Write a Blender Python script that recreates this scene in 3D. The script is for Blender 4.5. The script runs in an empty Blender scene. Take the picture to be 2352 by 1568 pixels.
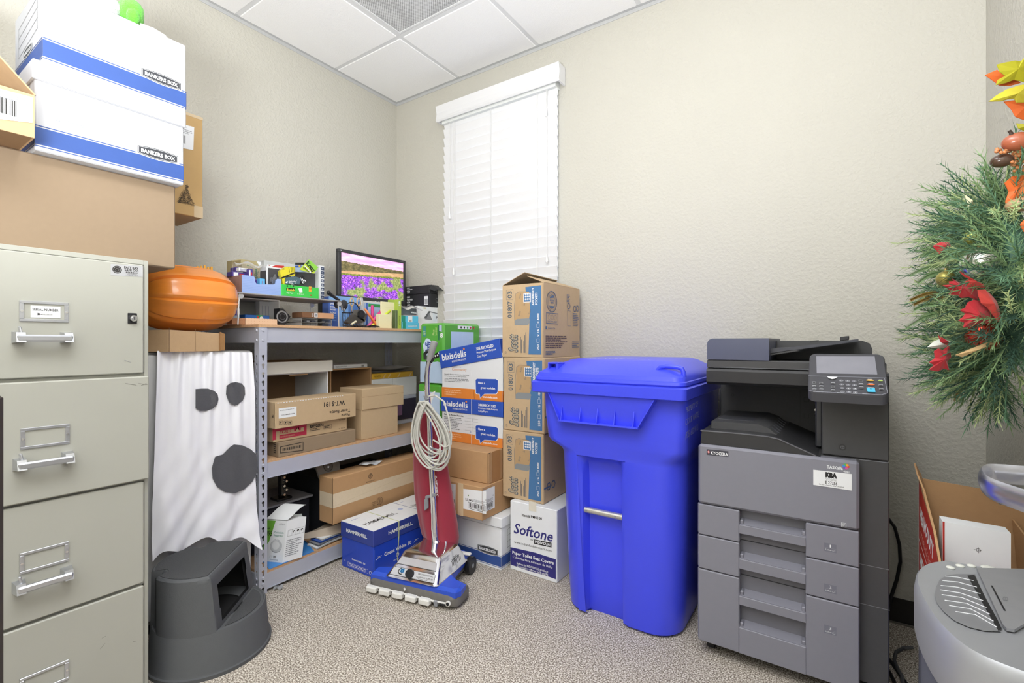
import bpy, math, random
from mathutils import Vector, Matrix
random.seed(7)
SC = bpy.context.scene
COL = SC.collection

# ---------------------------------------------------------------- camera, world, light, exposure
FPX, TH, PCX, HOR = 1105.0, math.radians(34.0), 1176.0, 786.0
CAM = Vector((2.664, -2.443, 1.115))
cam = bpy.data.cameras.new('camera'); co = bpy.data.objects.new('camera', cam); COL.objects.link(co)
cam.sensor_width = 36.0; cam.sensor_fit = 'HORIZONTAL'; cam.lens = 36.0*FPX/2352.0
cam.shift_y = (HOR-784.0)/2352.0; cam.clip_start = 0.05
co.location = CAM; co.rotation_euler = (math.pi/2, 0, TH)
SC.camera = co
SC.view_settings.view_transform = 'Standard'; SC.view_settings.look = 'None'
SC.view_settings.gamma = 1.0; SC.view_settings.use_curve_mapping = False
SC.view_settings.exposure = 0.27
w = bpy.data.worlds.new('daylight'); SC.world = w; w.use_nodes = True
w.node_tree.nodes['Background'].inputs[0].default_value = (0.85, 0.93, 1.0, 1)
w.node_tree.nodes['Background'].inputs[1].default_value = 2.0
def area(name, loc, size, power, col=(1, 1, 1), rot=(0, 0, 0)):
    l = bpy.data.lights.new(name, 'AREA'); l.shape = 'RECTANGLE'; l.size, l.size_y = size
    l.energy = power; l.color = col
    o = bpy.data.objects.new(name, l); COL.objects.link(o); o.location = loc; o.rotation_euler = rot
    return o
LIGHTS = [area('ceiling_lamp', (2.05, -2.25, 2.83), (0.58, 1.18), 13, (0.97, 0.985, 1.0)),
          area('ceiling_lamp', (2.35, -2.35, 2.83), (0.5, 1.1), 5, (0.97, 0.985, 1.0)),
          area('ceiling_lamp', (2.0, -3.6, 2.75), (1.6, 0.8), 16, (0.97, 0.985, 1.0), (math.radians(-28), 0, 0)),
          area('bounce_flash', (2.30, -2.80, 1.28), (0.5, 0.5), 93, (0.965, 0.985, 1.0), (math.radians(174), 0, math.radians(20)))]   # the photographer's flash, aimed up at the ceiling

# ---------------------------------------------------------------- measuring: photo pixel -> point on a real plane
RV = Vector((math.cos(TH), math.sin(TH), 0)); FV = Vector((-math.sin(TH), math.cos(TH), 0)); UV_ = Vector((0, 0, 1))
def ray(px, py): return FV + RV*((px-PCX)/FPX) + UV_*((HOR-py)/FPX)
def on(px, py, ax, v):
    r = ray(px, py); t = (v-CAM[ax])/r[ax]; return CAM + r*t
def PX(px, py, x): return on(px, py, 0, x)
def PY(px, py, y): return on(px, py, 1, y)
def PZ(px, py, z): return on(px, py, 2, z)

# ---------------------------------------------------------------- materials
def lin(c):
    c = c/255.0
    return c/12.92 if c <= 0.04045 else ((c+0.055)/1.055)**2.4
def rgb(h, k=1.0):
    h = h.lstrip('#'); return tuple(min(1, lin(int(h[i:i+2], 16))*k) for i in (0, 2, 4))
_mats = {}
def mat(h, rough=0.6, metal=0.0, var=0.06, scale=30.0, bump=0.0, bscale=None, coat=0.0, trans=0.0, emit=0.0, aniso=None, sheen=0.0, ior=1.45):
    key = (h, rough, metal, var, scale, bump, bscale, coat, trans, emit, aniso, sheen)
    if key in _mats: return _mats[key]
    m = bpy.data.materials.new('m_'+h.strip('#')); m.use_nodes = True
    nt = m.node_tree; n = nt.nodes; b = n['Principled BSDF']
    c = rgb(h)
    tc = n.new('ShaderNodeTexCoord'); nz = n.new('ShaderNodeTexNoise'); nz.inputs['Scale'].default_value = scale
    nz.inputs['Detail'].default_value = 5
    if aniso:
        mp = n.new('ShaderNodeMapping'); mp.inputs['Scale'].default_value = aniso
        nt.links.new(tc.outputs['Object'], mp.inputs[0]); nt.links.new(mp.outputs[0], nz.inputs[0])
    else: nt.links.new(tc.outputs['Object'], nz.inputs[0])
    mx = n.new('ShaderNodeMix'); mx.data_type = 'RGBA'
    mx.inputs[6].default_value = tuple(max(0, v*(1-var)) for v in c)+(1,)
    mx.inputs[7].default_value = tuple(min(1, v*(1+var)) for v in c)+(1,)
    nt.links.new(nz.outputs[0], mx.inputs[0]); nt.links.new(mx.outputs[2], b.inputs['Base Color'])
    b.inputs['Roughness'].default_value = rough; b.inputs['Metallic'].default_value = metal
    b.inputs['Coat Weight'].default_value = coat; b.inputs['Transmission Weight'].default_value = trans
    b.inputs['IOR'].default_value = ior
    if sheen: b.inputs['Sheen Weight'].default_value = sheen
    if emit:
        nt.links.new(mx.outputs[2], b.inputs['Emission Color']); b.inputs['Emission Strength'].default_value = emit
    if bump:
        bp = n.new('ShaderNodeBump'); bp.inputs['Strength'].default_value = bump; bp.inputs['Distance'].default_value = 0.01
        nb = nz
        if bscale:
            nb = n.new('ShaderNodeTexNoise'); nb.inputs['Scale'].default_value = bscale; nb.inputs['Detail'].default_value = 4
            nt.links.new(tc.outputs['Object'], nb.inputs[0])
        nt.links.new(nb.outputs[0], bp.inputs['Height']); nt.links.new(bp.outputs[0], b.inputs['Normal'])
    _mats[key] = m; return m
CARD = mat('#c0a07b', 0.85, var=0.05, scale=60, bump=0.06, bscale=250)
CARD2 = mat('#c4aa88', 0.85, var=0.05, scale=60, bump=0.05, bscale=250)
CARD3 = mat('#bb946b', 0.85, var=0.06, scale=50, bump=0.06, bscale=250)
CARDL = mat('#96826b', 0.8, var=0.04, scale=60)
CARDD = mat('#917252', 0.9, var=0.06, scale=60)
EDGE = mat('#a67c50', 0.9, var=0.2, scale=300)
WHT = mat('#e2e4e8', 0.6, var=0.02, scale=40)
WHT2 = mat('#eceef1', 0.55, var=0.02, scale=40)
OFFW = mat('#d9d6cf', 0.7, var=0.03)
BLK = mat('#1b1b1e', 0.5, var=0.1)
INK = mat('#2b2826', 0.7, var=0.1)
SEAM = mat('#4a3626', 0.9)
TAPE = mat('#d3bd9b', 0.25, var=0.05, coat=0.4)
TAPEW = mat('#dccbb0', 0.3, var=0.06, scale=90, coat=0.2)
GREY = mat('#8e9096', 0.5, var=0.04)
CHROME = mat('#e6e6ea', 0.12, 1.0, var=0.01)
STEEL = mat('#c4c5cb', 0.32, 1.0, var=0.05, scale=60)
PLAST_BLK = mat('#232326', 0.35, var=0.05)

# ---------------------------------------------------------------- mesh builder (world coordinates)
_tcache = {}
def text2d(s, bold=0.0, shear=0.0):
    k = (s, bold, shear)
    if k in _tcache: return _tcache[k]
    cu = bpy.data.curves.new('t', 'FONT'); cu.body = s; cu.size = 1; cu.offset = bold; cu.shear = shear; cu.resolution_u = 2
    ob = bpy.data.objects.new('t', cu); COL.objects.link(ob)
    me = bpy.data.meshes.new_from_object(ob)
    vs = [(v.co.x, v.co.y) for v in me.vertices]; fs = [tuple(p.vertices) for p in me.polygons]
    bpy.data.objects.remove(ob); bpy.data.curves.remove(cu); bpy.data.meshes.remove(me)
    xs = [v[0] for v in vs] or [0, 1]
    _tcache[k] = (vs, fs, min(xs), max(xs)); return _tcache[k]
CAPH = 0.70

class Face:
    def __init__(s, o, u, v):
        s.o = Vector(o); s.u = Vector(u).normalized(); s.v = Vector(v).normalized(); s.n = s.u.cross(s.v).normalized()
    def pt(s, a, b, l=0.0): return s.o + s.u*a + s.v*b + s.n*l
    def uv(s, px, py):
        r = ray(px, py); t = (s.o-CAM).dot(s.n)/r.dot(s.n); q = CAM + r*t - s.o
        return (q.dot(s.u), q.dot(s.v))

class M:
    def __init__(s): s.v = []; s.f = []; s.mi = []; s.ms = []; s.l = 0.0005
    def slot(s, m):
        if m not in s.ms: s.ms.append(m)
        return s.ms.index(m)
    def add(s, vs, fs, m):
        b = len(s.v); k = s.slot(m); s.v += [tuple(v) for v in vs]
        for f in fs: s.f.append(tuple(b+i for i in f)); s.mi.append(k)
    def lift(s): s.l += 0.00004; return s.l
    # ---- solids
    def hull8(s, p, m):  # p: 4 bottom, 4 top
        s.add(p, [(3, 2, 1, 0), (4, 5, 6, 7), (0, 1, 5, 4), (1, 2, 6, 5), (2, 3, 7, 6), (3, 0, 4, 7)], m)
    def frame_box(s, o, ux, uy, uz, m, c=0.0):
        """box from corner o with edge vectors; c = chamfer"""
        o, ux, uy, uz = map(Vector, (o, ux, uy, uz))
        if ux.cross(uy).dot(uz) < 0: o = o+ux; ux = -ux
        if c <= 0:
            s.hull8([o, o+ux, o+ux+uy, o+uy, o+uz, o+ux+uz, o+ux+uy+uz, o+uy+uz], m); return
        L = [ux.length, uy.length, uz.length]; D = [ux/L[0], uy/L[1], uz/L[2]]; c = min(c, min(L)*0.45)
        idx = {}; vs = []
        for i in range(8):
            sg = [(i >> k) & 1 for k in range(3)]
            for a in range(3):
                p = o.copy()
                for k in range(3):
                    t = L[k]*sg[k]
                    if k != a: t += c*(1-2*sg[k])
                    p += D[k]*t
                idx[(i, a)] = len(vs); vs.append(p)
        fs = []
        for a in range(3):
            b_, c_ = (a+1) % 3, (a+2) % 3
            for sa in (0, 1):
                q = []
                for (sb, sc) in ((0, 0), (1, 0), (1, 1), (0, 1)):
                    i = (sa << a) | (sb << b_) | (sc << c_); q.append(idx[(i, a)])
                fs.append(tuple(q) if sa else tuple(reversed(q)))
        for a in range(3):
            b_, c_ = (a+1) % 3, (a+2) % 3
            for sb in (0, 1):
                for sc in (0, 1):
                    i0 = (sb << b_) | (sc << c_); i1 = i0 | (1 << a)
                    q = (idx[(i0, b_)], idx[(i1, b_)], idx[(i1, c_)], idx[(i0, c_)])
                    fs.append(q if (sb == sc) else tuple(reversed(q)))
        for i in range(8):
            q = (idx[(i, 0)], idx[(i, 1)], idx[(i, 2)])
            par = bin(i).count('1') % 2
            fs.append(q if par else tuple(reversed(q)))
        s.add(vs, fs, m)
    def box(s, x0, y0, z0, x1, y1, z1, m, c=0.0):
        x0, x1 = min(x0, x1), max(x0, x1); y0, y1 = min(y0, y1), max(y0, y1); z0, z1 = min(z0, z1), max(z0, z1)
        s.frame_box((x0, y0, z0), (x1-x0, 0, 0), (0, y1-y0, 0), (0, 0, z1-z0), m, c)
    def slab(s, pts, t, m):
        """closed polygon pts (3D) thickened by vector t"""
        n = len(pts); P = [Vector(p) for p in pts]; t = Vector(t)
        nn = Vector((0, 0, 0))
        for i in range(n): nn += (P[i]-P[0]).cross(P[(i+1) % n]-P[0])
        if nn.dot(t) > 0: P.reverse()
        vs = P + [p+t for p in P]
        fs = [tuple(range(n)), tuple(range(2*n-1, n-1, -1))] + [((i+1) % n, i, n+i, n+(i+1) % n) for i in range(n)]
        s.add(vs, fs, m)
    def loft(s, rings, m, cap=True, closed=True):
        n = len(rings[0]); vs = [p for r in rings for p in r]; fs = []
        for i in range(len(rings)-1):
            for j in range(n if closed else n-1):
                a = i*n+j; b = i*n+(j+1) % n; fs.append((a, b, b+n, a+n))
        if cap: fs.append(tuple(reversed(range(n)))); fs.append(tuple(range((len(rings)-1)*n, len(rings)*n)))
        s.add(vs, fs, m)
    def tube(s, path, r, m, n=8, closed=False, cap=True):
        P = [Vector(p) for p in path]; rs = r if isinstance(r, (list, tuple)) else [r]*len(P); rings = []
        prev = None
        for i, p in enumerate(P):
            if closed: t = P[(i+1) % len(P)]-P[i-1]
            else: t = P[min(i+1, len(P)-1)]-P[max(i-1, 0)]
            if t.length < 1e-9: t = Vector((0, 0, 1))
            t.normalize()
            if prev is None:
                a = Vector((0, 0, 1)) if abs(t.z) < 0.9 else Vector((1, 0, 0)); x = t.cross(a).normalized()
            else:
                x = prev - t*prev.dot(t); x = x.normalized() if x.length > 1e-6 else t.orthogonal().normalized()
            prev = x; y = t.cross(x)
            rings.append([p + (x*math.cos(2*math.pi*k/n) + y*math.sin(2*math.pi*k/n))*rs[i] for k in range(n)])
        if closed: rings.append(rings[0]); s.loft(rings, m, cap=False)
        else: s.loft(rings, m, cap=cap)
    def cyl(s, p0, p1, r0, m, r1=None, n=20): s.tube([p0, p1], [r0, r0 if r1 is None else r1], m, n)
    def ellipsoid(s, c, r, m, n=16, k=10, fn=None):
        c = Vector(c); rings = []
        for i in range(1, k):
            ph = math.pi*i/k
            ring = []
            for j in range(n):
                th = 2*math.pi*j/n
                d = Vector((math.sin(ph)*math.cos(th), math.sin(ph)*math.sin(th), -math.cos(ph)))
                if fn: d = fn(d)
                ring.append(c+Vector((d.x*r[0], d.y*r[1], d.z*r[2])))
            rings.append(ring)
        s.loft(rings, m)
    def grid(s, fn, nu, nv, m, thick=None):
        vs = [fn(i/nu, j/nv) for j in range(nv+1) for i in range(nu+1)]
        fs = [(j*(nu+1)+i, j*(nu+1)+i+1, (j+1)*(nu+1)+i+1, (j+1)*(nu+1)+i) for j in range(nv) for i in range(nu)]
        s.add(vs, fs, m)
        if thick is not None:
            s.add([Vector(v)+Vector(thick) for v in vs], [tuple(reversed(f)) for f in fs], m)
    # ---- printing on a face
    def poly(s, F, pts, m, lift=None):
        l = s.lift() if lift is None else lift
        ar = sum(pts[i][0]*pts[(i+1) % len(pts)][1]-pts[(i+1) % len(pts)][0]*pts[i][1] for i in range(len(pts)))
        if ar < 0: pts = list(reversed(pts))
        s.add([F.pt(a, b, l) for a, b in pts], [tuple(range(len(pts)))], m)
    def rect(s, F, a0, b0, a1, b1, m, lift=None): s.poly(F, [(a0, b0), (a1, b0), (a1, b1), (a0, b1)], m, lift)
    def ppx(s, F, pts, m): s.poly(F, [F.uv(*p) for p in pts], m)
    def line(s, F, pts, wd, m, closed=False):
        l = s.lift(); n = len(pts)
        for i in range(n if closed else n-1):
            a = Vector(pts[i]); b = Vector(pts[(i+1) % n]); d = b-a
            if d.length < 1e-7: continue
            d.normalize(); q = Vector((-d.y, d.x))*wd/2; e = d*wd*0.3
            s.add([F.pt(*(a-q-e), l), F.pt(*(b-q+e), l), F.pt(*(b+q+e), l), F.pt(*(a+q-e), l)], [(0, 1, 2, 3)], m)
    def linepx(s, F, pts, wd, m, closed=False): s.line(F, [F.uv(*p) for p in pts], wd, m, closed)
    def disc(s, F, a, b, r, m, n=24, rb=None): s.poly(F, [(a+r*math.cos(2*math.pi*i/n), b+(rb or r)*math.sin(2*math.pi*i/n)) for i in range(n)], m)
    def ring(s, F, a, b, r, wd, m, n=28, rb=None): s.line(F, [(a+r*math.cos(2*math.pi*i/n), b+(rb or r)*math.sin(2*math.pi*i/n)) for i in range(n)], wd, m, True)
    def tx(s, F, t, p0, p1, hv, m, bold=0.0, shear=0.0):
        """text with baseline p0->p1 (face coords) and cap-height vector hv"""
        vs, fs, x0, x1 = text2d(t, bold, shear); l = s.lift()
        p0 = Vector(p0); du = (Vector(p1)-p0)/max(1e-6, x1-x0); dv = Vector(hv)/CAPH
        flip = (du.x*dv.y-du.y*dv.x) < 0
        out = [F.pt(*(p0+du*(x-x0)+dv*y), l) for x, y in vs]
        s.add(out, [tuple(reversed(f)) if flip else f for f in fs], m)
    def t(s, F, t, a, b, h, m, w=None, bold=0.0, shear=0.0, rot=0, cen=False):
        vs, fs, x0, x1 = text2d(t, bold, shear); W = w or (x1-x0)*h/CAPH
        d = Vector((math.cos(math.radians(rot)), math.sin(math.radians(rot)))); q = Vector((-d.y, d.x))
        p = Vector((a, b))
        if cen: p = p-d*W/2
        s.tx(F, t, p, p+d*W, q*h, m, bold, shear)
    def tp(s, F, t, q0, q1, qh, m, bold=0.0, shear=0.0):
        """text from photo pixels: baseline start, baseline end, top of first cap"""
        a = Vector(F.uv(*q0)); b = Vector(F.uv(*q1)); h = Vector(F.uv(*qh))-a
        s.tx(F, t, a, b, h, m, bold, shear)
    def fine(s, F, a0, b0, a1, b1, n, m, seed=1, fill=0.45):
        rd = random.Random(seed); st = (b1-b0)/n; l = s.lift()
        for i in range(n):
            y = b1-st*(i+0.7); x = a0; xe = a1-(a1-a0)*rd.random()*0.35
            while x < xe:
                wl = (a1-a0)*rd.uniform(0.05, 0.16); x2 = min(x+wl, xe)
                s.add([F.pt(x, y, l), F.pt(x2, y, l), F.pt(x2, y+st*fill, l), F.pt(x, y+st*fill, l)], [(0, 1, 2, 3)], m)
                x = x2+(a1-a0)*0.02
    def bars(s, F, a0, b0, a1, b1, m, seed=3):
        rd = random.Random(seed); x = a0; u = (a1-a0)/60; l = s.lift()
        while x < a1:
            wd = u*rd.choice((1, 1, 2, 3)); x2 = min(x+wd, a1)
            s.add([F.pt(x, b0, l), F.pt(x2, b0, l), F.pt(x2, b1, l), F.pt(x, b1, l)], [(0, 1, 2, 3)], m)
            x = x2+u*rd.choice((1, 1, 2))
    # ---- output
    def build(s, name, parent=None, smooth=False, origin=None):
        me = bpy.data.meshes.new(name)
        base = origin
        if base is None:
            p = parent; base = Vector((0, 0, 0))
            while p is not None: base = base+p.location; p = p.parent
        base = Vector(base)
        me.from_pydata([Vector(v)-base for v in s.v], [], s.f)
        for m in s.ms: me.materials.append(m)
        me.polygons.foreach_set('material_index', s.mi)
        me.validate()
        if smooth:
            me.polygons.foreach_set('use_smooth', [True]*len(me.polygons)); me.set_sharp_from_angle(angle=math.radians(38))
        me.update()
        o = bpy.data.objects.new(name, me); COL.objects.link(o)
        if parent: o.parent = parent
        else: o.location = base
        return o

def tag(o, label, cat, group=None, kind=None):
    o['label'] = label; o['category'] = cat
    if group: o['group'] = group
    if kind: o['kind'] = kind
    return o
def thing(name, label, cat, loc, group=None):
    o = bpy.data.objects.new(name, None); o.empty_display_size = 0.05; COL.objects.link(o); o.location = Vector(loc)
    return tag(o, label, cat, group)
def struct(o): o['kind'] = 'structure'; return o
def solo(m, name, label, cat, loc, group=None, smooth=False):
    return tag(m.build(name, None, smooth, origin=loc), label, cat, group)

EX, EY, EZ = Vector((1, 0, 0)), Vector((0, 1, 0)), Vector((0, 0, 1))
class Box:
    """upright carton: o = front-left-bottom corner, u = front direction (to the right), depth d goes back"""
    def __init__(s, o, u, w, dep, h):
        s.o = Vector(o); s.u = Vector(u).normalized(); s.d = EZ.cross(s.u).normalized(); s.w, s.dep, s.h = w, dep, h
        s.front = Face(s.o, s.u, EZ); s.right = Face(s.o+s.u*w, s.d, EZ); s.left = Face(s.o+s.d*dep, -s.d, EZ)
        s.top = Face(s.o+EZ*h, s.u, s.d)
    def cen(s): return s.o+s.u*s.w/2+s.d*s.dep/2
    def solid(s, m, mt, c=0.003): m.frame_box(s.o, s.u*s.w, s.d*s.dep, EZ*s.h, mt, c)
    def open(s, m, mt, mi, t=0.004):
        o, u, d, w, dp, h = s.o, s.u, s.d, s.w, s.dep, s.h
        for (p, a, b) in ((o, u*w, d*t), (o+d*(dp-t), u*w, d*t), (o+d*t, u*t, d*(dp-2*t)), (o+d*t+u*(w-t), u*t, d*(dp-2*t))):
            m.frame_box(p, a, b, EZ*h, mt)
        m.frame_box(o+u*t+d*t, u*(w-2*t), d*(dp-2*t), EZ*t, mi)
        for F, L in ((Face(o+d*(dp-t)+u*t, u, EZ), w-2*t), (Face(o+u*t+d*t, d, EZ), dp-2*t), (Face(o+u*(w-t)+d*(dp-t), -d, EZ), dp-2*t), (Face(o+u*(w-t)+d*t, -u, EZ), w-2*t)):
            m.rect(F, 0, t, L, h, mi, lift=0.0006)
def bx(c, pl, pr, yt, z0, dep, at='l'):
    """box whose +X face lies in the plane x=c between photo columns pl..pr"""
    a = PX(pl, HOR, c); b = PX(pr, HOR, c); z1 = PX(pl if at == 'l' else pr, yt, c).z
    return Box((c, a.y, z0), EY, b.y-a.y, dep, z1-z0)
def by(c, pl, pr, yt, z0, dep, at='l'):
    a = PY(pl, HOR, c); b = PY(pr, HOR, c); z1 = PY(pl if at == 'l' else pr, yt, c).z
    return Box((a.x, c, z0), EX, b.x-a.x, dep, z1-z0)
def seam_top(m, b, mt=None, tape=True):
    m.line(b.top, [(0, b.dep/2), (b.w, b.dep/2)], 0.002, SEAM)
    if tape: m.rect(b.top, 0, b.dep/2-0.025, b.w, b.dep/2+0.025, TAPE)
# ---------------------------------------------------------------- the room
RX, RY, RZ = 3.12, -4.2, 2.86
def wallmat():
    m = mat('#c8c5bb', 0.75, var=0.03, scale=3)
    n = m.node_tree.nodes; nt = m.node_tree; b = n['Principled BSDF']
    tc = n.new('ShaderNodeTexCoord'); nz = n.new('ShaderNodeTexNoise'); nz.inputs['Scale'].default_value = 70; nz.inputs['Detail'].default_value = 3
    vr = n.new('ShaderNodeValToRGB'); vr.color_ramp.elements[0].position = 0.42; vr.color_ramp.elements[1].position = 0.62
    bp = n.new('ShaderNodeBump'); bp.inputs['Strength'].default_value = 0.26; bp.inputs['Distance'].default_value = 0.005
    nt.links.new(tc.outputs['Object'], nz.inputs[0]); nt.links.new(nz.outputs[0], vr.inputs[0]); nt.links.new(vr.outputs[0], bp.inputs['Height']); nt.links.new(bp.outputs[0], b.inputs['Normal'])
    return m
WALL = wallmat()
def carpetmat():
    m = bpy.data.materials.new('carpet'); m.use_nodes = True; nt = m.node_tree; n = nt.nodes; b = n['Principled BSDF']
    tc = n.new('ShaderNodeTexCoord')
    a = n.new('ShaderNodeTexNoise'); a.inputs['Scale'].default_value = 195; a.inputs['Detail'].default_value = 4
    c = n.new('ShaderNodeTexNoise'); c.inputs['Scale'].default_value = 1.6
    r = n.new('ShaderNodeValToRGB'); e = r.color_ramp.elements
    e[0].position = 0.40; e[0].color = rgb('#7d7267')+(1,); e[1].position = 0.62; e[1].color = rgb('#f2ece1')+(1,)
    k = r.color_ramp.elements.new(0.5); k.color = rgb('#bbb0a2')+(1,)
    mx = n.new('ShaderNodeMix'); mx.data_type = 'RGBA'; mx.blend_type = 'MULTIPLY'; mx.inputs[0].default_value = 0.25
    bp = n.new('ShaderNodeBump'); bp.inputs['Strength'].default_value = 0.5; bp.inputs['Distance'].default_value = 0.003
    nt.links.new(tc.outputs['Object'], a.inputs[0]); nt.links.new(tc.outputs['Object'], c.inputs[0])
    nt.links.new(a.outputs[0], r.inputs[0]); nt.links.new(r.outputs[0], mx.inputs[6]); nt.links.new(c.outputs[0], mx.inputs[7])
    nt.links.new(mx.outputs[2], b.inputs['Base Color']); nt.links.new(a.outputs[0], bp.inputs['Height']); nt.links.new(bp.outputs[0], b.inputs['Normal'])
    b.inputs['Roughness'].default_value = 0.95
    return m
TILE = mat('#f8f8f9', 0.9, var=0.03, scale=220, bump=0.15, bscale=160)
TEE = mat('#dfe0e2', 0.45, var=0.01)
CARPET = carpetmat()
o = M(); o.box(-0.1, RY-0.1, -0.05, RX+0.1, 0.1, 0, CARPET); struct(o.build('floor'))
o = M(); o.box(-0.1, RY, 0, 0, 0.1, RZ+0.15, WALL); struct(o.build('wall_left'))
o = M(); o.box(RX, RY, 0, RX+0.1, 0.1, RZ+0.15, WALL); struct(o.build('wall_right'))
o = M(); o.box(-0.1, RY-0.1, 0, RX+0.1, RY, RZ+0.15, WALL); struct(o.build('wall_front'))
WX0, WX1, WZ0, WZ1 = 0.505, 1.335, 0.86, 2.62
o = M()
o.box(0, 0, 0, WX0, 0.1, RZ+0.15, WALL); o.box(WX1, 0, 0, RX, 0.1, RZ+0.15, WALL)
o.box(WX0, 0, 0, WX1, 0.1, WZ0, WALL); o.box(WX0, 0, WZ1, WX1, 0.1, RZ+0.15, WALL)
struct(o.build('wall_back'))
# window behind the blind: frame with a pane
wf = M(); FRW = mat('#e4e5e6', 0.4)
wf.box(WX0, 0.05, WZ0, WX0+0.04, 0.09, WZ1, FRW, 0.003); wf.box(WX1-0.04, 0.05, WZ0, WX1, 0.09, WZ1, FRW, 0.003)
wf.box(WX0+0.04, 0.05, WZ0, WX1-0.04, 0.09, WZ0+0.04, FRW, 0.003); wf.box(WX0+0.04, 0.05, WZ1-0.04, WX1-0.04, 0.09, WZ1, FRW, 0.003)
win = struct(wf.build('window_1'))
gl = M(); gl.box(WX0+0.04, 0.066, WZ0+0.04, WX1-0.04, 0.072, WZ1-0.04, mat('#f4f8ff', 0.02, trans=1.0, var=0)); gl.build('pane', win)
# ceiling: slab, lay-in tiles, tee grid, wall angle
o = M(); o.box(-0.1, RY, RZ+0.03, RX+0.1, 0.1, RZ+0.12, mat('#9a9a9a', 0.9)); ceil = struct(o.build('ceiling'))
gx = [0.0, 0.6]+[0.6+0.61*k for k in range(1, 5)]+[RX]; gy = [0.0]+[-0.527-0.61*k for k in range(0, 7)]
gy = [g for g in gy if g > RY]+[RY]
tile_m = {}
for i in range(len(gx)-1):
    for j in range(len(gy)-1):
        if i == 1 and j == 1: continue
        t = M(); x0, x1 = gx[i]+(0.012 if i else 0.02), gx[i+1]-0.012; y0, y1 = gy[j+1]+0.012, gy[j]-(0.012 if j else 0.02)
        t.box(x0, y0, RZ-0.006, x1, y1, RZ+0.012, TILE, 0.003); t.build('ceiling_tile', ceil)
for g in gx[1:-1]:
    t = M(); t.box(g-0.012, RY, RZ-0.002, g+0.012, 0, RZ+0.03, TEE); t.build('grid_bar', ceil)
for g in gy[1:-1]:
    t = M(); t.box(0, g-0.012, RZ-0.0022, RX, g+0.012, RZ+0.03, TEE); t.build('grid_bar', ceil)
TRIMM = mat('#c4c5c6', 0.4)
o = M(); o.box(0, -0.022, RZ-0.004, RX, 0, RZ+0.02, TRIMM); o.box(0, -0.003, RZ-0.022, RX, 0, RZ, TRIMM); struct(o.build('trim_1'))
o = M(); o.box(0, RY, RZ-0.004, 0.022, -0.022, RZ+0.02, TRIMM); o.box(0, RY, RZ-0.022, 0.003, -0.003, RZ, TRIMM); struct(o.build('trim_2'))
# perforated return grille in its ceiling bay
def perfmat():
    m = bpy.data.materials.new('perforated'); m.use_nodes = True; nt = m.node_tree; n = nt.nodes; b = n['Principled BSDF']
    tc = n.new('ShaderNodeTexCoord'); sx = n.new('ShaderNodeSeparateXYZ'); nt.links.new(tc.outputs['Object'], sx.inputs[0])
    outs = []
    for ax, kk in ((0, 480), (1, 480)):
        a = n.new('ShaderNodeMath'); a.operation = 'MULTIPLY'; a.inputs[1].default_value = kk; nt.links.new(sx.outputs[ax], a.inputs[0])
        s_ = n.new('ShaderNodeMath'); s_.operation = 'SINE'; nt.links.new(a.outputs[0], s_.inputs[0]); outs.append(s_)
    ml = n.new('ShaderNodeMath'); ml.operation = 'MULTIPLY'; nt.links.new(outs[0].outputs[0], ml.inputs[0]); nt.links.new(outs[1].outputs[0], ml.inputs[1])
    g = n.new('ShaderNodeMath'); g.operation = 'GREATER_THAN'; g.inputs[1].default_value = 0.1; nt.links.new(ml.outputs[0], g.inputs[0])
    mx = n.new('ShaderNodeMix'); mx.data_type = 'RGBA'; mx.inputs[6].default_value = rgb('#dcdddf')+(1,); mx.inputs[7].default_value = rgb('#8d8e90')+(1,)
    nt.links.new(g.outputs[0], mx.inputs[0]); nt.links.new(mx.outputs[2], b.inputs['Base Color']); b.inputs['Roughness'].default_value = 0.5
    return m
vt = thing('air_return_grille', 'square perforated metal air grille set in the white ceiling grid', 'vent', (0.905, -0.832, RZ))
o = M(); o.box(0.625, -1.112, RZ-0.001, 1.185, -0.552, RZ+0.004, perfmat()); o.build('perforated_plate', vt)
o = M()
for a in ((0.613, -1.124, 0.627, -0.54), (1.183, -1.124, 1.197, -0.54), (0.627, -1.124, 1.183, -1.11), (0.627, -0.554, 1.183, -0.54)): o.box(a[0], a[1], RZ-0.004, a[2], a[3], RZ+0.012, TEE, 0.002)
o.build('frame', vt)
BB = mat('#2a2625', 0.6, var=0.1)
o = M(); o.box(0, -0.004, 0, RX, 0, 0.1, BB, 0.001); o.frame_box((0, -0.012, 0), (RX, 0, 0), (0, 0.012, 0), (0, 0, 0.006), mat('#77716a', 0.7)); struct(o.build('baseboard_back'))
o = M(); o.box(0, RY, 0, 0.004, -0.013, 0.1, BB, 0.001); struct(o.build('baseboard_left'))
o = M(); o.box(RX-0.004, RY, 0, RX, -0.013, 0.1, BB, 0.001); struct(o.build('baseboard_right'))
# ---------------------------------------------------------------- window blind
BLM = mat('#e9e9eb', 0.45, var=0.02, scale=20, aniso=(2, 30, 30), bump=0.02)
bl = thing('window_blind', 'white closed slatted blind with a wide valance over the window', 'blind', (0.92, -0.03, 0.9))
SL0, SL1 = 0.492, 1.350
z = 2.585; pitch = 0.0575
while z > 0.93:
    t = M(); a = math.radians(17); hh = 0.0335
    up = Vector((0, -math.sin(a)*hh, math.cos(a)*hh)); th = Vector((0, -0.0032*math.cos(a), -0.0032*math.sin(a)))
    c = Vector((0, -0.03, z-0.03))
    t.frame_box(c-up+Vector((SL0, 0, 0)), (SL1-SL0, 0, 0), up*2, th, BLM, 0.001)
    t.build('slat', bl); z -= pitch
t = M(); t.box(SL0, -0.052, 0.885, SL1, -0.01, 0.903, BLM, 0.004); t.build('bottom_rail', bl)
t = M(); t.box(SL0, -0.058, 2.56, SL1, -0.004, 2.605, mat('#e8ebea', 0.4), 0.002); t.build('head_rail', bl)
t = M()
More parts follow.
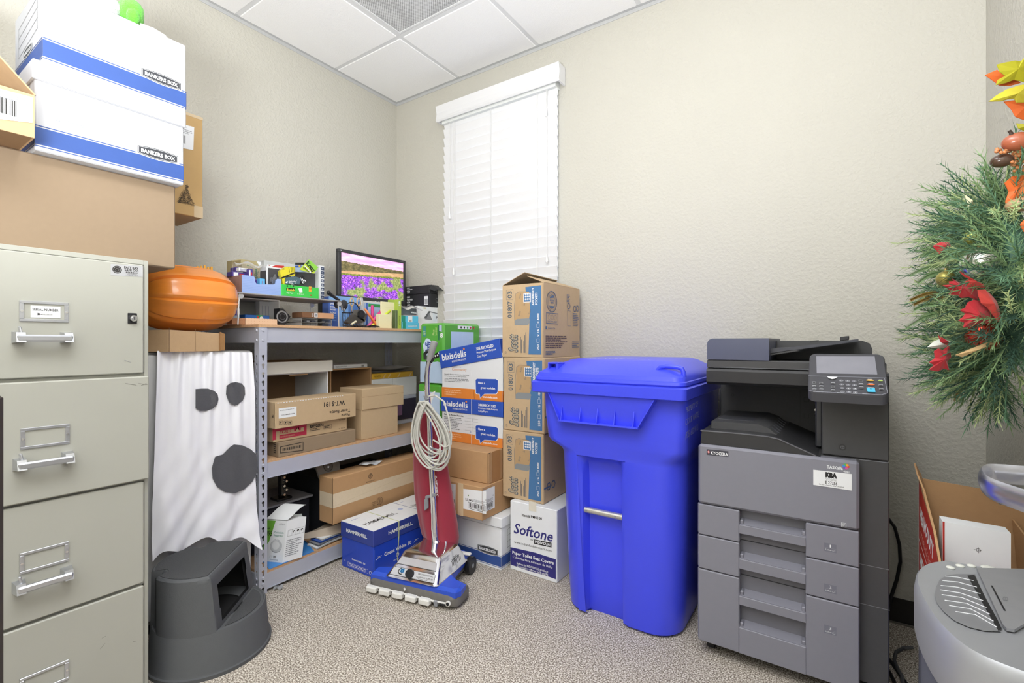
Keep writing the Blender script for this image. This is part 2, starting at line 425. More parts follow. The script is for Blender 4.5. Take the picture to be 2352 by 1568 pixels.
prof = [(-0.075, 2.575), (-0.082, 2.585), (-0.078, 2.60), (-0.075, 2.63), (-0.08, 2.655), (-0.085, 2.675), (-0.07, 2.675), (-0.068, 2.575)]
V0, V1 = 0.462, 1.385
t.loft([[Vector((x, y, zz)) for y, zz in prof] for x in (V0, V1)], BLM)
for x in (V0, V1-0.012):
    t.box(x, -0.068, 2.575, x+0.012, -0.004, 2.675, BLM, 0.001)
t.build('valance', bl)
CRD = mat('#f4f4f4', 0.5)
def cordblind(x, z1, tassel=True, n=1, y=-0.05):
    t = M()
    for k in range(n): t.tube([(x+0.010*k, y, 2.58), (x+0.004*k, y, z1)], 0.0011, CRD, 6)
    c = t.build('cord', bl)
    if tassel:
        t = M(); t.tube([(x, y, z1+0.012), (x, y, z1), (x, y, z1-0.018), (x, y, z1-0.028), (x, y, z1-0.034)], [0.0025, 0.005, 0.008, 0.0085, 0.005], CRD, 12)
        t.build('tassel', bl, True)
cordblind(0.555, PY(1047, 495, -0.05).z+0.02, n=2); cordblind(0.588, PY(1058, 625, -0.05).z+0.02)
cordblind(PY(1254, 400, -0.05).x, PY(1254, 262, -0.05).z+0.02, n=2); cordblind(PY(1256, 600, -0.052).x, PY(1256, 598, -0.05).z+0.02, y=-0.052)
for x in (0.592, 0.885, 1.22):
    t = M(); t.tube([(x, -0.046, 2.58), (x, -0.046, 0.9)], 0.0011, CRD, 6); t.tube([(x+0.007, -0.046, 2.58), (x+0.007, -0.046, 0.9)], 0.0008, CRD, 6); t.build('ladder_cord', bl)
# ================================================================ file cabinet and the stack on it
CABM = mat('#aeaea5', 0.38, var=0.02, scale=12)
HND = mat('#c4c6cc', 0.3, 0.85, var=0.05, aniso=(3, 60, 60))
cx0, cx1, cy0, cy1, ch = 0.10, 0.876, -2.287, -1.830, 1.370
cab = thing('file_cabinet', 'tall beige four drawer metal file cabinet with silver handles, at the left edge', 'file cabinet', ((cx0+cx1)/2, (cy0+cy1)/2, 0))
m = M()
m.box(cx0, cy0, 0, cx1, cy0+0.012, ch, CABM, 0.002); m.box(cx0, cy1-0.012, 0, cx1, cy1, ch, CABM, 0.002)
m.box(cx0, cy0+0.012, ch-0.014, cx1, cy1-0.012, ch, CABM, 0.001); m.box(cx0, cy0+0.012, 0, cx0+0.01, cy1-0.012, ch-0.014, CABM)
m.box(cx0+0.01, cy0+0.012, 0, cx1, cy1-0.012, 0.03, CABM)
for zz in (1.013, 0.688, 0.368): m.box(cx0+0.01, cy0+0.012, zz-0.004, cx1-0.004, cy1-0.012, zz+0.006, CABM)
m.box(cx0+0.3, cy0+0.012, 0.03, cx1-0.06, cy1-0.012, 1.35, mat('#3a3934', 0.8))
m.build('body', cab)
drs = [(1.020, 1.354, 0.004, 1.198, 1.127), (0.693, 1.0105, 0.014, 0.862, 0.797), (0.373, 0.6845, 0.006, 0.534, 0.476), (0.036, 0.364, 0.006, 0.205, 0.146)]
for k, (z0, z1, off, zl, zh) in enumerate(drs):
    F = Face((cx1+0.006+off, 0, 0), EY, EZ); xf = cx1+0.006+off
    m = M(); yr = cy1-(0.0155 if k != 1 else 0.005)
    m.box(cx1-0.05, cy0+0.0155, z0, xf, yr, z1, CABM, 0.003)
    if k == 0:
        stk = mat('#b9babd', 0.4, 0.2)
        m.ppx(F, [(254, 606), (328, 611), (328, 636), (254, 632)], stk)
        a, b = F.uv(269, 619); m.disc(F, a, b, 0.0115, INK); m.ring(F, a, b, 0.0085, 0.0012, stk); m.ring(F, a, b, 0.004, 0.001, stk)
        m.tp(F, 'EAST BAY', (285, 616), (318, 619), (285, 611), INK, 0.03); m.tp(F, 'SAFE CO.', (286, 622), (318, 624), (286, 617), INK, 0.03)
        m.ppx(F, [(289, 623.5), (317, 625.5), (317, 628.5), (289, 627)], INK)
        m.tp(F, '444-5493', (290, 626.8), (316, 628.2), (290, 624), stk, 0.02)
        m.tp(F, 'LOCKSMITHS', (292, 630), (314, 631), (292, 628), INK); m.tp(F, 'COMMERCIAL SUPPLIES', (288, 632), (317, 634), (288, 630.5), INK)
        m.linepx(F, [(286, 827), (300, 832)], 0.0012, GREY)
    if k == 1:
        for q in (((288, 880), (312, 884)), ((318, 880), (338, 883)), ((324, 885), (336, 880))): m.linepx(F, q, 0.0011, mat('#7d7c76', 0.6))
    if k == 3:
        for q in (((234, 1465), (243, 1460)), ((230, 1490), (241, 1477)), ((305, 1472), (313, 1474))): m.linepx(F, q, 0.001, mat('#7d7c76', 0.6))
    dr = m.build('drawer', cab)
    m = M(); L0, L1 = -2.120, -2.022; hh = 0.0275
    for (a0, b0, a1, b1) in ((L0, zl+hh-0.007, L1, zl+hh), (L0, zl-hh, L1, zl-hh+0.007), (L0, zl-hh+0.007, L0+0.009, zl+hh-0.007), (L1-0.009, zl-hh+0.007, L1, zl+hh-0.007)):
        m.box(xf, a0, b0, xf+0.004, a1, b1, HND, 0.001)
    for yy in (L0+0.0045, L1-0.0045): m.cyl((xf+0.003, yy, zl), (xf+0.0055, yy, zl), 0.003, CHROME, n=10)
    lf = m.build('label_frame', dr)
    if k == 0:
        m = M(); m.box(xf, L0+0.022, zl-0.0165, xf+0.0015, L1-0.017, zl+0.015, WHT2)
        G = Face((xf+0.0015, 0, 0), EY, EZ)
        m.t(G, 'SERIAL NUMBER', L0+0.025, zl+0.002, 0.0062, INK, w=0.052, bold=0.015); m.t(G, 'M-', L0+0.035, zl-0.010, 0.006, INK, bold=0.015)
        m.fine(G, L0+0.044, zl-0.011, L0+0.066, zl-0.004, 1, mat('#b9b9b9', 0.6))
        m.build('name_card', lf)
    m = M(); H0, H1 = -2.134, -2.016
    m.frame_box((xf+0.022, H0+0.004, zh-0.010), (0.016, 0, 0), (0, H1-H0-0.008, 0), (0, 0, 0.018), HND, 0.004)
    for yy in (H0, H1-0.024):
        m.hull8([Vector(p) for p in ((xf, yy, zh-0.014), (xf+0.038, yy+0.003, zh-0.011), (xf+0.038, yy+0.021, zh-0.011), (xf, yy+0.024, zh-0.014),
                 (xf, yy, zh+0.016), (xf+0.030, yy+0.003, zh+0.014), (xf+0.030, yy+0.021, zh+0.014), (xf, yy+0.024, zh+0.016))], HND)
    hd = m.build('handle', dr)
    m = M(); m.frame_box((xf+0.012, H0+0.012, zh+0.012), (0.010, 0, 0), (0, 0.006, 0), (-0.003, -0.003, 0.018), HND, 0.002); m.build('thumb_latch', hd)
    if k == 0:
        m = M(); a, b = F.uv(303.5, 731); m.box(xf, a-0.0115, b-0.016, xf+0.003, a+0.0115, b+0.016, PLAST_BLK, 0.001)
        m.cyl((xf+0.003, a+0.001, b), (xf+0.012, a+0.001, b), 0.0095, CHROME); m.cyl((xf+0.012, a+0.001, b), (xf+0.015, a+0.001, b), 0.006, STEEL)
        m.box(xf+0.015, a, b-0.004, xf+0.0155, a+0.002, b+0.004, BLK)
        m.build('lock', dr)
# dark low cabinet whose edge shows left of the file cabinet
m = M(); m.box(1.618, -2.56, 0, 1.662, -2.276, 1.04, mat('#3a332f', 0.5), 0.006)
dc = thing('dark_panel', 'dark brown upright panel edge nearest the camera at lower left', 'panel', (1.64, -2.42, 0)); m.build('body', dc)

# big plain carton
b = Box((0.765, -2.33, 1.370), EY, 0.617, 0.64, 0.284)
bc = thing('cardboard_box', 'large plain brown cardboard box lying on top of the beige file cabinet', 'box', (b.cen().x, b.cen().y, 1.37))
m = M(); b.solid(m, CARDL, 0.004); m.rect(b.right, 0.02, 0.0, 0.04, b.h, TAPE)
m.build('body', bc)

def bankers(b, name, label, group, lid=True, logo=True, ffold=True, handhole=True, parts=None, side='left', zl=0.052, name_w=True):
    t = thing(name, label, 'box', (b.cen().x, b.cen().y, b.o.z), group)
    WB = mat('#c6c8cd', 0.55, var=0.02) if name_w else WHT2; BLU = mat('#38569a', 0.5, var=0.08, scale=20)
    m = M(); b.solid(m, WB, 0.003)
    for F, L in ((b.front, b.w), (b.left, b.dep), (b.right, b.dep)):
        m.rect(F, 0, 0.018, L, 0.066, BLU); m.rect(F, 0, 0.012, L, 0.0145, BLU); m.rect(F, 0, 0.0695, L, 0.072, BLU)
        if L != b.w:
            for k in range(4): m.line(F, [(L*0.16, 0.095+0.03*k), (L*0.84, 0.115+0.03*k)], 0.0013, INK)
            m.line(F, [(L*0.84, 0.115), (L*0.84, 0.205)], 0.0013, INK); m.line(F, [(L*0.16, 0.095), (L*0.16, 0.185)], 0.0013, INK)
    def badge(F, c0, w, hz, ang=0.0):
        h = w*0.30; pts = []
        for k in range(9): pts.append((c0-w/2+w*k/8, hz+h*0.34+h*0.16*math.sin(math.pi*k/8)))
        for k in range(9): pts.append((c0+w/2-w*k/8, hz-h*0.34-h*0.16*math.sin(math.pi*k/8)))
        m.poly(F, [(c0+(x-c0)*1.05, hz+(y-hz)*1.14) for x, y in pts], WHT2); m.poly(F, pts, mat('#3b3d42', 0.6)); q = [(c0+(x-c0)*0.95, hz+(y-hz)*0.84) for x, y in pts]
        m.line(F, q, 0.0008, WHT2, True)
        m.t(F, 'BANKERS BOX', c0, hz-h*0.17, h*0.34, WHT2, w=w*0.84, bold=0.035, cen=True)
    if logo:
        badge(b.front, b.w*0.80, b.w*0.31, 0.082)
        badge(b.left, b.dep*0.5, b.dep*0.3, 0.082); badge(b.right, b.dep*0.55, b.dep*0.3, 0.082)
    if ffold: m.t(b.front, 'FASTFOLD', b.w*0.115, 0.097, 0.011, mat('#aab0bb', 0.6), w=b.w*0.17, shear=0.35, bold=0.01)
    m.box(0, 0, 0, 0, 0, 0, WHT2) if False else None
    m.build('body', t)
    if lid:
        m = M(); e = 0.006; bb = Box(b.o-b.u*e-b.d*e+EZ*(b.h-zl), b.u, b.w+2*e, b.dep+2*e, zl+0.004)
        bb.solid(m, WB, 0.003); m.line(bb.front, [(0.0, 0.001), (bb.w, 0.001)], 0.001, GREY); m.build('lid', t)
    return t
g = 'white and blue file storage boxes stacked at upper left'
b1 = Box((0.800, -2.073, 1.655), EY, 0.371, 0.31, 0.250)
bankers(b1, 'file_storage_box', 'lower white file storage box with lid, standing on the big brown carton', g)
b2 = Box((0.796, -2.056, 1.9105), EY, 0.363, 0.31, 0.232)
bankers(b2, 'file_storage_box', 'upper white file storage box, stacked on the lidded one under the knit toy', g, lid=False)
# box edge behind at far left
b3 = Box((0.60, -2.49, 1.895), EY, 0.34, 0.20, 0.20)
bankers(b3, 'file_storage_box', 'blue striped storage box partly cut off at the upper left corner', g, lid=False, ffold=False, logo=False)
b4 = Box((0.60, -2.46, 1.655), EY, 0.31, 0.3, 0.24)
t = thing('cardboard_box', 'brown taped cardboard box under the cut-off blue striped box at far left', 'box', b4.cen()-EZ*0.12)
m = M(); b4.solid(m, CARD); m.rect(b4.front, 0.26, 0, 0.30, 0.24, TAPE); m.build('body', t)
# small open carton with shipping label
b5 = Box((0.95, -2.325, 1.645), EY, 0.235, 0.135, 0.115)
t = thing('cardboard_box', 'small open brown carton with a white shipping label at the far left edge', 'box', (0.89, -2.2, 1.655))
m = M(); zt = 0.004
o5 = Vector((0.905, -2.33, 1.655)); wq = -2.094+2.33
b5 = Box(o5, EY, wq, 0.16, 0.113); b5.open(m, CARD, CARDD)
m.slab([o5+EZ*0.113+EY*0.0, o5+EZ*0.113+EY*wq, o5+EZ*0.215+EY*(wq-0.10)-EX*0.15, o5+EZ*0.215-EX*0.15], EX*0.004, CARD) if False else None
m.build('body', t)
m = M(); m.slab([o5+EY*wq+EZ*0.113, o5+EY*wq-EX*0.16+EZ*0.113, o5+EY*(wq-0.085)-EX*0.16+EZ*0.205, o5+EY*(wq-0.085)+EZ*0.205], (0, 0.003, 0.002), CARD); m.build('flap', t)
m = M(); F = Face(b5.front.o+EX*0.0008, EY, EZ)
m.ppx(F, [(-30, 196), (76, 224), (74, 282), (-30, 270)], WHT2); a, c = F.uv(-25, 252); d, e = F.uv(38, 232); m.bars(F, a, c, d, e, INK)
a, c = F.uv(46, 272); d, e = F.uv(64, 244); m.fine(F, F.uv(0, 228)[0], F.uv(0, 224)[1], d, F.uv(0, 206)[1], 4, GREY)
m.build('shipping_label', t)
# carton with a tree drawing, behind
b6 = Box((0.367, -1.80, 1.656), EY, 0.345, 0.25, 0.44)
t = thing('cardboard_box', 'tall brown carton with a line drawing of a fir tree, behind the white file boxes', 'box', (0.25, -1.66, 1.655))
m = M(); b6.solid(m, mat('#c3a06a', 0.6, var=0.04, coat=0.15), 0.003); F = b6.front
m.rect(F, b6.w-0.035, 0.0, b6.w, 0.05, TAPE); m.rect(F, 0, b6.h-0.012, b6.w, b6.h, TAPE)
rd = random.Random(5)
def up(q): return F.uv(*q)
top, lw, zb = up((429, 431)), up((407, 474)), up((446, 476))
import itertools
cx_, z_t = top; hw = (zb[0]-lw[0])/2; z_b = zb[1]; cxm = (zb[0]+lw[0])/2; H = z_t-z_b
for k in range(9):
    a = k/9.0; y0 = z_t-H*(0.08+0.9*a); wv = hw*(0.12+0.95*a)
    pts = [(cxm+(cx_-cxm)*(1-a)+wv*math.sin(q*math.pi/8-math.pi/2), y0-H*0.035*math.cos(q*math.pi/8*2)-H*0.02*math.sin(q)) for q in range(9)]
    m.line(F, pts, 0.0012, INK)
    for _ in range(3+k):
        x = cxm+rd.uniform(-wv, wv); m.ring(F, x, y0+rd.uniform(-.3, .5)*H*0.08, 0.0035, 0.0009, INK, n=8)
for k in range(5):
    a = 2*math.pi*k/5+math.pi/2; bq = a+4*math.pi/5
    m.line(F, [(cx_+0.008*math.cos(a), z_t+0.006+0.008*math.sin(a)), (cx_+0.008*math.cos(bq), z_t+0.006+0.008*math.sin(bq))], 0.0014, INK)
m.build('body', t)
m = M(); G = Face(F.o+EX*0.0006, EY, EZ); m.ppx(G, [(410, 283), (446, 292), (444, 345), (410, 338)], WHT2)
a, c = G.uv(412, 326); d, e = G.uv(426, 312); m.bars(G, a, c, d, e, INK); m.fine(G, a, e+0.008, G.uv(442, 300)[0], G.uv(412, 292)[1], 3, GREY); m.build('shipping_label', t)
# knit toy on top
KN = mat('#64c43a', 0.9, var=0.25, scale=140, bump=0.5, bscale=260, sheen=0.3)
kt = thing('knit_toy', 'lime green mesh knit toy slumped over the top edge of the upper file box', 'toy', (0.72, -1.86, 2.143))
m = M(); c = PX(296, 8, 0.74)
zt = 2.143
m.ellipsoid((0.735, c.y+0.004, zt+0.05), (0.055, 0.036, 0.05), KN, fn=lambda d: d*(1+0.04*math.sin(9*d.x+7*d.z)))
m.ellipsoid((0.775, c.y+0.0, zt+0.028), (0.02, 0.018, 0.028), KN); m.build('hat', kt, True)
m = M(); WOOL = mat('#e9e6ee', 0.95, var=0.15, scale=120, bump=0.6, bscale=200, sheen=0.4)
m.ellipsoid((0.73, c.y-0.075, zt+0.045), (0.05, 0.055, 0.045), WOOL, fn=lambda d: d*(1+0.08*math.sin(14*d.x+11*d.y))); m.build('body', kt, True)
m = M(); m.tube([(0.775, c.y+0.02, zt+0.008), (0.785, c.y+0.05, zt+0.007), (0.78, c.y+0.085, zt+0.006), (0.77, c.y+0.10, zt+0.005)], [0.008, 0.007, 0.006, 0.004], WOOL); m.build('scarf', kt, True)

# ================================================================ covered cabinet, ghost sheet, carton, pumpkin
GRYC = mat('#9c9c9c', 0.5, var=0.03)
gc = thing('metal_cabinet', 'grey metal cabinet hidden behind the white ghost sheet', 'cabinet', (0.28, -1.56, 0))
m = M(); m.box(0.05, -1.822, 0.04, 0.50, -1.315, 1.078, GRYC, 0.004); m.build('body', gc)
m = M(); m.box(0.07, -1.80, 0, 0.485, -1.33, 0.04, BLK); m.build('plinth', gc)
m = M(); m.box(0.50, -1.815, 0.06, 0.513, -1.322, 1.066, mat('#d9d9da', 0.4), 0.003); m.build('door', gc)
SHT = mat('#f3f3fa', 0.35, var=0.02, scale=8, coat=0.1)
gs = thing('ghost_sheet', 'white plastic sheet with black felt eyes and mouth, hung like a ghost', 'decoration', (0.56, -1.5, 0.3))
def sheet(s, t):
    yt = -1.688+0.358*s; zt = 1.083-0.012*s
    zb = 0.315-0.075*s+0.05*math.sin(s*3.1)+0.015*math.sin(s*17); yb = -1.722+0.388*s
    y = yt+(yb-yt)*t**0.8; z = zt+(zb-zt)*t
    x = 0.537+0.055*t**0.7
    f = 0.006*math.sin(s*38+2*math.sin(t*3))*(1-t)**1.6+0.005*math.sin(s*61+1.3+3*t)*(1-t)**2.2+0.008*math.sin(s*13+t*6+1)*t+0.006*math.sin(s*23-t*9)*t+0.003*math.sin(t*40+s*30)*t*t
    tail = max(0, t-0.82)/0.18; x += f+0.02*tail**2*max(0, (s-0.75)*4)
    return Vector((x, y, z))
m = M(); m.grid(sheet, 110, 110, SHT, thick=(-0.0008, 0, 0)); m.build('sheet', gs, True)
FELT = mat('#505056', 0.95, var=0.15, scale=200, sheen=0.5)
def sheet_at(px, py):
    s, t = 0.5, 0.5
    for _ in range(40):
        p = sheet(s, t); d = p-CAM; zc = d.dot(FV); qx = PCX+FPX*d.dot(RV)/zc; qy = HOR-FPX*d.z/zc
        s += (px-qx)/245.0*0.7; t += (py-qy)/450.0*0.7
    return s, t
def felt(pts, name):
    m = M(); P = [Vector(q) for q in pts]; c = sum(P, Vector((0, 0)))/len(P); n = len(P); ring = []; K = 5
    vs = [c]; fs = []
    for k in range(1, K+1): vs += [c+(p-c)*k/K for p in P]
    for i in range(n): fs.append((0, 1+i, 1+(i+1) % n))
    for k in range(K-1):
        for i in range(n): a = 1+k*n+i; b_ = 1+k*n+(i+1) % n; fs.append((a, a+n, b_+n, b_))
    out = [sheet(*sheet_at(*q))+Vector((0.007, 0, 0)) for q in vs]; N = len(out)
    m.add(out+[q-Vector((0.003, 0, 0)) for q in out], [tuple(reversed(f)) for f in fs]+[tuple(N+i for i in f) for f in fs]+[(N-n+i, N-n+(i+1) % n, 2*N-n+(i+1) % n, 2*N-n+i) for i in range(n)], FELT)
    m.build(name, gs, True)
felt([(448, 893), (462, 892), (476, 892), (490, 897), (498, 905), (500, 916), (497, 928), (487, 938), (472, 943), (458, 943), (448, 937), (448, 922), (448, 906)], 'eye')
felt([(519, 886), (528, 879), (540, 877), (553, 880), (560, 888), (561, 905), (556, 919), (544, 929), (537, 931), (524, 922), (518, 905)], 'eye')
felt([(493, 1048), (510, 1043), (527, 1026), (536, 1020), (555, 1022), (574, 1031), (586, 1042), (589, 1060), (588, 1085), (578, 1105), (560, 1122), (538, 1132), (515, 1129), (497, 1117), (487, 1098), (485, 1075)], 'mouth')
# carton under pumpkin
t = thing('cardboard_box', 'low brown cardboard box squeezed between the plastic pumpkin and the ghost sheet', 'box', (0.4, -1.6, 1.078))
m = M(); fp = [(0.575, -1.665), (0.545, -1.462), (0.20, -1.47), (0.33, -1.80)]; fp = fp[::-1] if False else fp
zt_ = [1.163, 1.152, 1.150, 1.158]
m.hull8([Vector((x, y, 1.079)) for x, y in fp]+[Vector((x, y, z)) for (x, y), z in zip(fp, zt_)], CARD)
F = Face((0.5755, -1.664, 1.079), Vector((-0.03, 0.203, 0)), EZ); m.line(F, [(0.003, 0), (0.003, 0.09)], 0.002, SEAM); m.line(F, [(0.10, 0.002), (0.10, 0.088)], 0.001, CARDD)
m.build('body', t)
m = M(); m.slab([(0.549, -1.470, 1.081), (0.549, -1.470, 1.158), (0.541, -1.448, 1.150), (0.541, -1.448, 1.081)], (0.004, 0.001, 0), EDGE); m.build('flap', t)
# pumpkin on its side
PMK = mat('#e98c34', 0.3, var=0.10, scale=9, coat=0.5, aniso=(4, 1.5, 8))
pk = thing('plastic_pumpkin', 'large glossy orange plastic pumpkin lying on its side on a brown carton', 'pumpkin', (0.42, -1.6, 1.165))
m = M(); PC = Vector((0.415, -1.543, 1.297)); rings = []
NS, NP = 22, 96
for i in range(1, NS):
    v = -1+2*i/NS; yy = math.copysign(abs(math.sin(v*math.pi/2))**1.0, v)
    rr = max(0.0, 1-abs(yy)**3.4)**0.36
    ring = []
    for j in range(NP):
        th = 2*math.pi*j/NP; rib = 1-0.115*(abs(math.sin(th*4.5+0.5)) < 0.30)*(1-abs(math.sin(th*4.5+0.5))/0.30)**1.0*0.9
        rib *= 1+0.02*math.cos(th*9+1)
        ring.append(PC+Vector((math.cos(th)*0.168*rr*rib, yy*0.180, math.sin(th)*0.133*rr*rib)))
    rings.append(ring)
m.loft([r[::-1] for r in rings], PMK); m.build('shell', pk, True)
m = M(); m.ellipsoid((0.34, -1.55, 1.400), (0.10, 0.11, 0.038), mat('#e59334', 0.35, var=0.15, scale=10, coat=0.3)); m.build('torn_lid', pk, True)
m = M()
for k in range(5): m.box(0.40+0.004*k, -1.495+0.012*k, 1.425, 0.407+0.004*k, -1.487+0.012*k, 1.440+0.003*(k % 3), mat('#d9a544', 0.5), 0.001)
m.build('stem_stub', pk)

# ================================================================ step stool
STM = mat('#56585b', 0.62, var=0.06, scale=40, bump=0.08, bscale=300)
st = thing('step_stool', 'dark grey plastic two step stool in front of the ghost sheet', 'step stool', (0.8, -1.62, 0))
C0 = Vector((0.77, -1.60)); nn = Vector((0.748, 0.663)); tt = Vector((0.663, -0.748)); NP = 144
def sring(r, z, cut=None, dent=0.0, c=C0):
    out = []
    for j in range(NP):
        a = 2*math.pi*j/NP; rr = r
        if dent:
            for a0 in (math.radians(-97), math.radians(165)):
                d = abs((a-a0+math.pi) % (2*math.pi)-math.pi)
                if d < 0.20: rr -= dent*(0.5+0.5*math.cos(math.pi*min(1, max(0, (d-0.08)/0.10))))
        p = c+Vector((math.cos(a), math.sin(a)))*rr
        if cut is not None:
            d = (p-C0).dot(nn)
            if d > cut: p = p-nn*(d-cut)
        out.append(Vector((p.x, p.y, z)))
    return out
m = M()
m.loft([sring(0.196, 0.0), sring(0.197, 0.012), sring(0.191, 0.014), sring(0.188, 0.02), sring(0.179, 0.138), sring(0.176, 0.145), sring(0.171, 0.146), sring(0.168, 0.143), sring(0.10, 0.143)], STM, cap=False)
m.add([], [], STM)
lo = sring(0.10, 0.143); 
m.build('lower_step', st, True)
m = M(); Ct = Vector((0.758, -1.606))
zs = [0.140, 0.155, 0.172, 0.20, 0.23, 0.262, 0.28, 0.305, 0.318, 0.325]
rings = []
for z in zs:
    k = (z-0.14)/0.185; c = C0+(Ct-C0)*k; e = 0.006 if z > 0.322 else 0.0
    rings.append(sring(0.178-0.012*k-e, z, 0.088-0.026*k-e, 0.032, c))
vs = [p for r in rings for p in r]; fs = []
for i in range(len(rings)-1):
    for j in range(NP):
        j2 = (j+1) % NP; mid = (rings[i][j]+rings[i][j2])/2; q = Vector((mid.x, mid.y))-C0
        k = (zs[i]-0.14)/0.185
        if q.dot(nn) > 0.085-0.026*k-0.004 and abs(q.dot(tt)) < 0.112 and 0.15 < zs[i] < 0.27: continue
        fs.append((i*NP+j, i*NP+j2, (i+1)*NP+j2, (i+1)*NP+j))
fs.append(tuple(range((len(rings)-1)*NP, len(rings)*NP)))
m.add(vs, fs, STM)
# inner shell behind the opening so the wall has thickness
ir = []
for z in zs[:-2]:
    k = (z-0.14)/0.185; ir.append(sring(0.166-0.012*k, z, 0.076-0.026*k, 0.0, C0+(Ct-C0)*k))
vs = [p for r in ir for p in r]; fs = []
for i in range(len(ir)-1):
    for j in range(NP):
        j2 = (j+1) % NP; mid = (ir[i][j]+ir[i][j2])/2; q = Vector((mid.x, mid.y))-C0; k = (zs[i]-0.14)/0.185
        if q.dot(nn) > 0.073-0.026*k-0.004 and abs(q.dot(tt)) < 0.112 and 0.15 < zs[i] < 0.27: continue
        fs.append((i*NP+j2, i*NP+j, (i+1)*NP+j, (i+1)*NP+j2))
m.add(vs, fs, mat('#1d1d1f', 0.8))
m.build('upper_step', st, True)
m = M(); m.slab([r+Vector((0, 0, 0.0002)) for r in sring(0.156, 0.325, 0.050, 0.034, Ct)], (0, 0, 0.0015), mat('#4a4b4d', 0.85, var=0.1, scale=200, bump=0.4, bscale=500)); m.build('top_tread', st)
m = M(); r = sring(0.160, 0.1435); lowt = [p for p in r if (Vector((p.x, p.y))-C0).dot(nn) > 0.095]
lowt.sort(key=lambda p: (Vector((p.x, p.y))-C0).dot(tt)); m.slab(lowt, (0, 0, 0.0015), mat('#4a4b4d', 0.85, var=0.1, scale=200, bump=0.4, bscale=500)); m.build('lower_tread', st)
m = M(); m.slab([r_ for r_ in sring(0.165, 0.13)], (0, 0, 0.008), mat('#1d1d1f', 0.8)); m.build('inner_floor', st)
# ================================================================ steel shelving unit
GALV = mat('#c2c5d2', 0.38, 0.25, var=0.06, scale=14)
PBRD = mat('#c9a27c', 0.85, var=0.28, scale=160)
SX0, SX1, SY0, SY1, SH = 0.020, 0.560, -1.312, -0.092, 1.186
rack = thing('steel_shelving', 'grey steel boltless shelving unit with particleboard decks along the left wall', 'shelving', (0.29, -0.67, 0))
def plate_holes(name, org, u, v, w, h, t, par, m_):
    """perforated angle flange: real keyhole openings"""
    cu = bpy.data.curves.new('p', 'CURVE'); cu.dimensions = '2D'; cu.fill_mode = 'BOTH'; cu.extrude = t/2
    def spl(pts):
        s_ = cu.splines.new('POLY'); s_.points.add(len(pts)-1)
        for i, q in enumerate(pts): s_.points[i].co = (q[0], q[1], 0, 1)
        s_.use_cyclic_u = True
    spl([(0, 0), (w, 0), (w, h), (0, h)])
    zc = 0.025
    while zc < h-0.10:
        r = 0.0062; pts = [(w/2+r*math.cos(a), zc+r*math.sin(a)) for a in [math.radians(-58+i*(296/12)) for i in range(13)]]
        pts += [(w/2-0.0033, zc-0.017), (w/2, zc-0.0195), (w/2+0.0033, zc-0.017)]
        if not (0.02 < zc < 0.045 or 0.49 < zc < 0.56) or True: spl(pts)
        zc += 0.0381
    ob = bpy.data.objects.new('p', cu); COL.objects.link(ob); me = bpy.data.meshes.new_from_object(ob)
    bpy.data.objects.remove(ob); bpy.data.curves.remove(cu)
    n = Vector(u).cross(Vector(v)); base = par.location if par.parent is None else par.parent.location
    mm = M(); mm.add([Vector(org)+Vector(u)*q.co.x+Vector(v)*q.co.y+n*q.co.z for q in me.vertices], [tuple(p.vertices) for p in me.polygons], m_)
    for zz in (h-0.062, h-0.018, 0.535, 0.57, 0.045, 0.07):   # rivets of the beam ends
        mm.cyl(Vector(org)+Vector(u)*(w/2)+Vector(v)*zz+n*t/2, Vector(org)+Vector(u)*(w/2)+Vector(v)*zz+n*(t/2+0.004), 0.0075, GALV, 0.005, 14)
    bpy.data.meshes.remove(me)
    return mm
for (x, y, sx, sy) in ((SX1, SY0, -1, 1), (SX1, SY1, -1, -1), (SX0, SY0, 1, 1), (SX0, SY1, 1, -1)):
    fw = 0.036
    ya, yb = sorted((y, y+sy*fw)); xa, xb = sorted((x, x+sx*fw))
    m1 = plate_holes('f', (x, ya, 0), EY, EZ, fw, SH, 0.002, rack, GALV)
    m2 = plate_holes('f', (xa, y, 0), EX, EZ, fw, SH, 0.002, rack, GALV)
    base = len(m1.v); off = m1.slot(GALV); m1.v += m2.v; m1.f += [tuple(base+i for i in f) for f in m2.f]; m1.mi += [off]*len(m2.f)
    m1.build('post', rack)
for zt, bh in ((1.181, 0.068), (0.576, 0.068), (0.084, 0.069)):
    for x, n in ((SX1, 1), (SX0, -1)):
        m = M(); sg = 1 if n == 1 else -1; xi = x-sg*0.006
        m.box(xi, SY0+0.036, zt-bh, xi-sg*0.002, SY1-0.036, zt, GALV); m.box(xi-sg*0.002, SY0+0.036, zt-0.003, xi-sg*0.03, SY1-0.036, zt-0.001, GALV)
        m.box(xi, SY0+0.036, zt-bh, xi+sg*0.004, SY1-0.036, zt-bh+0.003, GALV)
        m.build('beam', rack)
    for y, sg in ((SY0, 1), (SY1, -1)):
        m = M(); yi = y+sg*0.006; m.box(SX0+0.036, yi, zt-bh, SX1-0.036, yi+sg*0.002, zt, GALV); m.box(SX0+0.036, yi+sg*0.002, zt-0.003, SX1-0.036, yi+sg*0.03, zt-0.001, GALV); m.build('end_beam', rack)
DT = [1.195, 0.588, 0.088]
for k, zt in enumerate((1.182, 0.575, 0.083)):
    m = M(); e = -0.004 if k == 0 else 0.010
    m.box(SX0+0.01, SY0+(e if k == 0 else 0.014), zt, SX1-e-(0.0 if k == 0 else 0), SY1-0.01, zt+(0.013 if k == 0 else 0.012), PBRD); m.build('deck_board', rack)
DT = [1.1955, 0.5875, 0.0955]

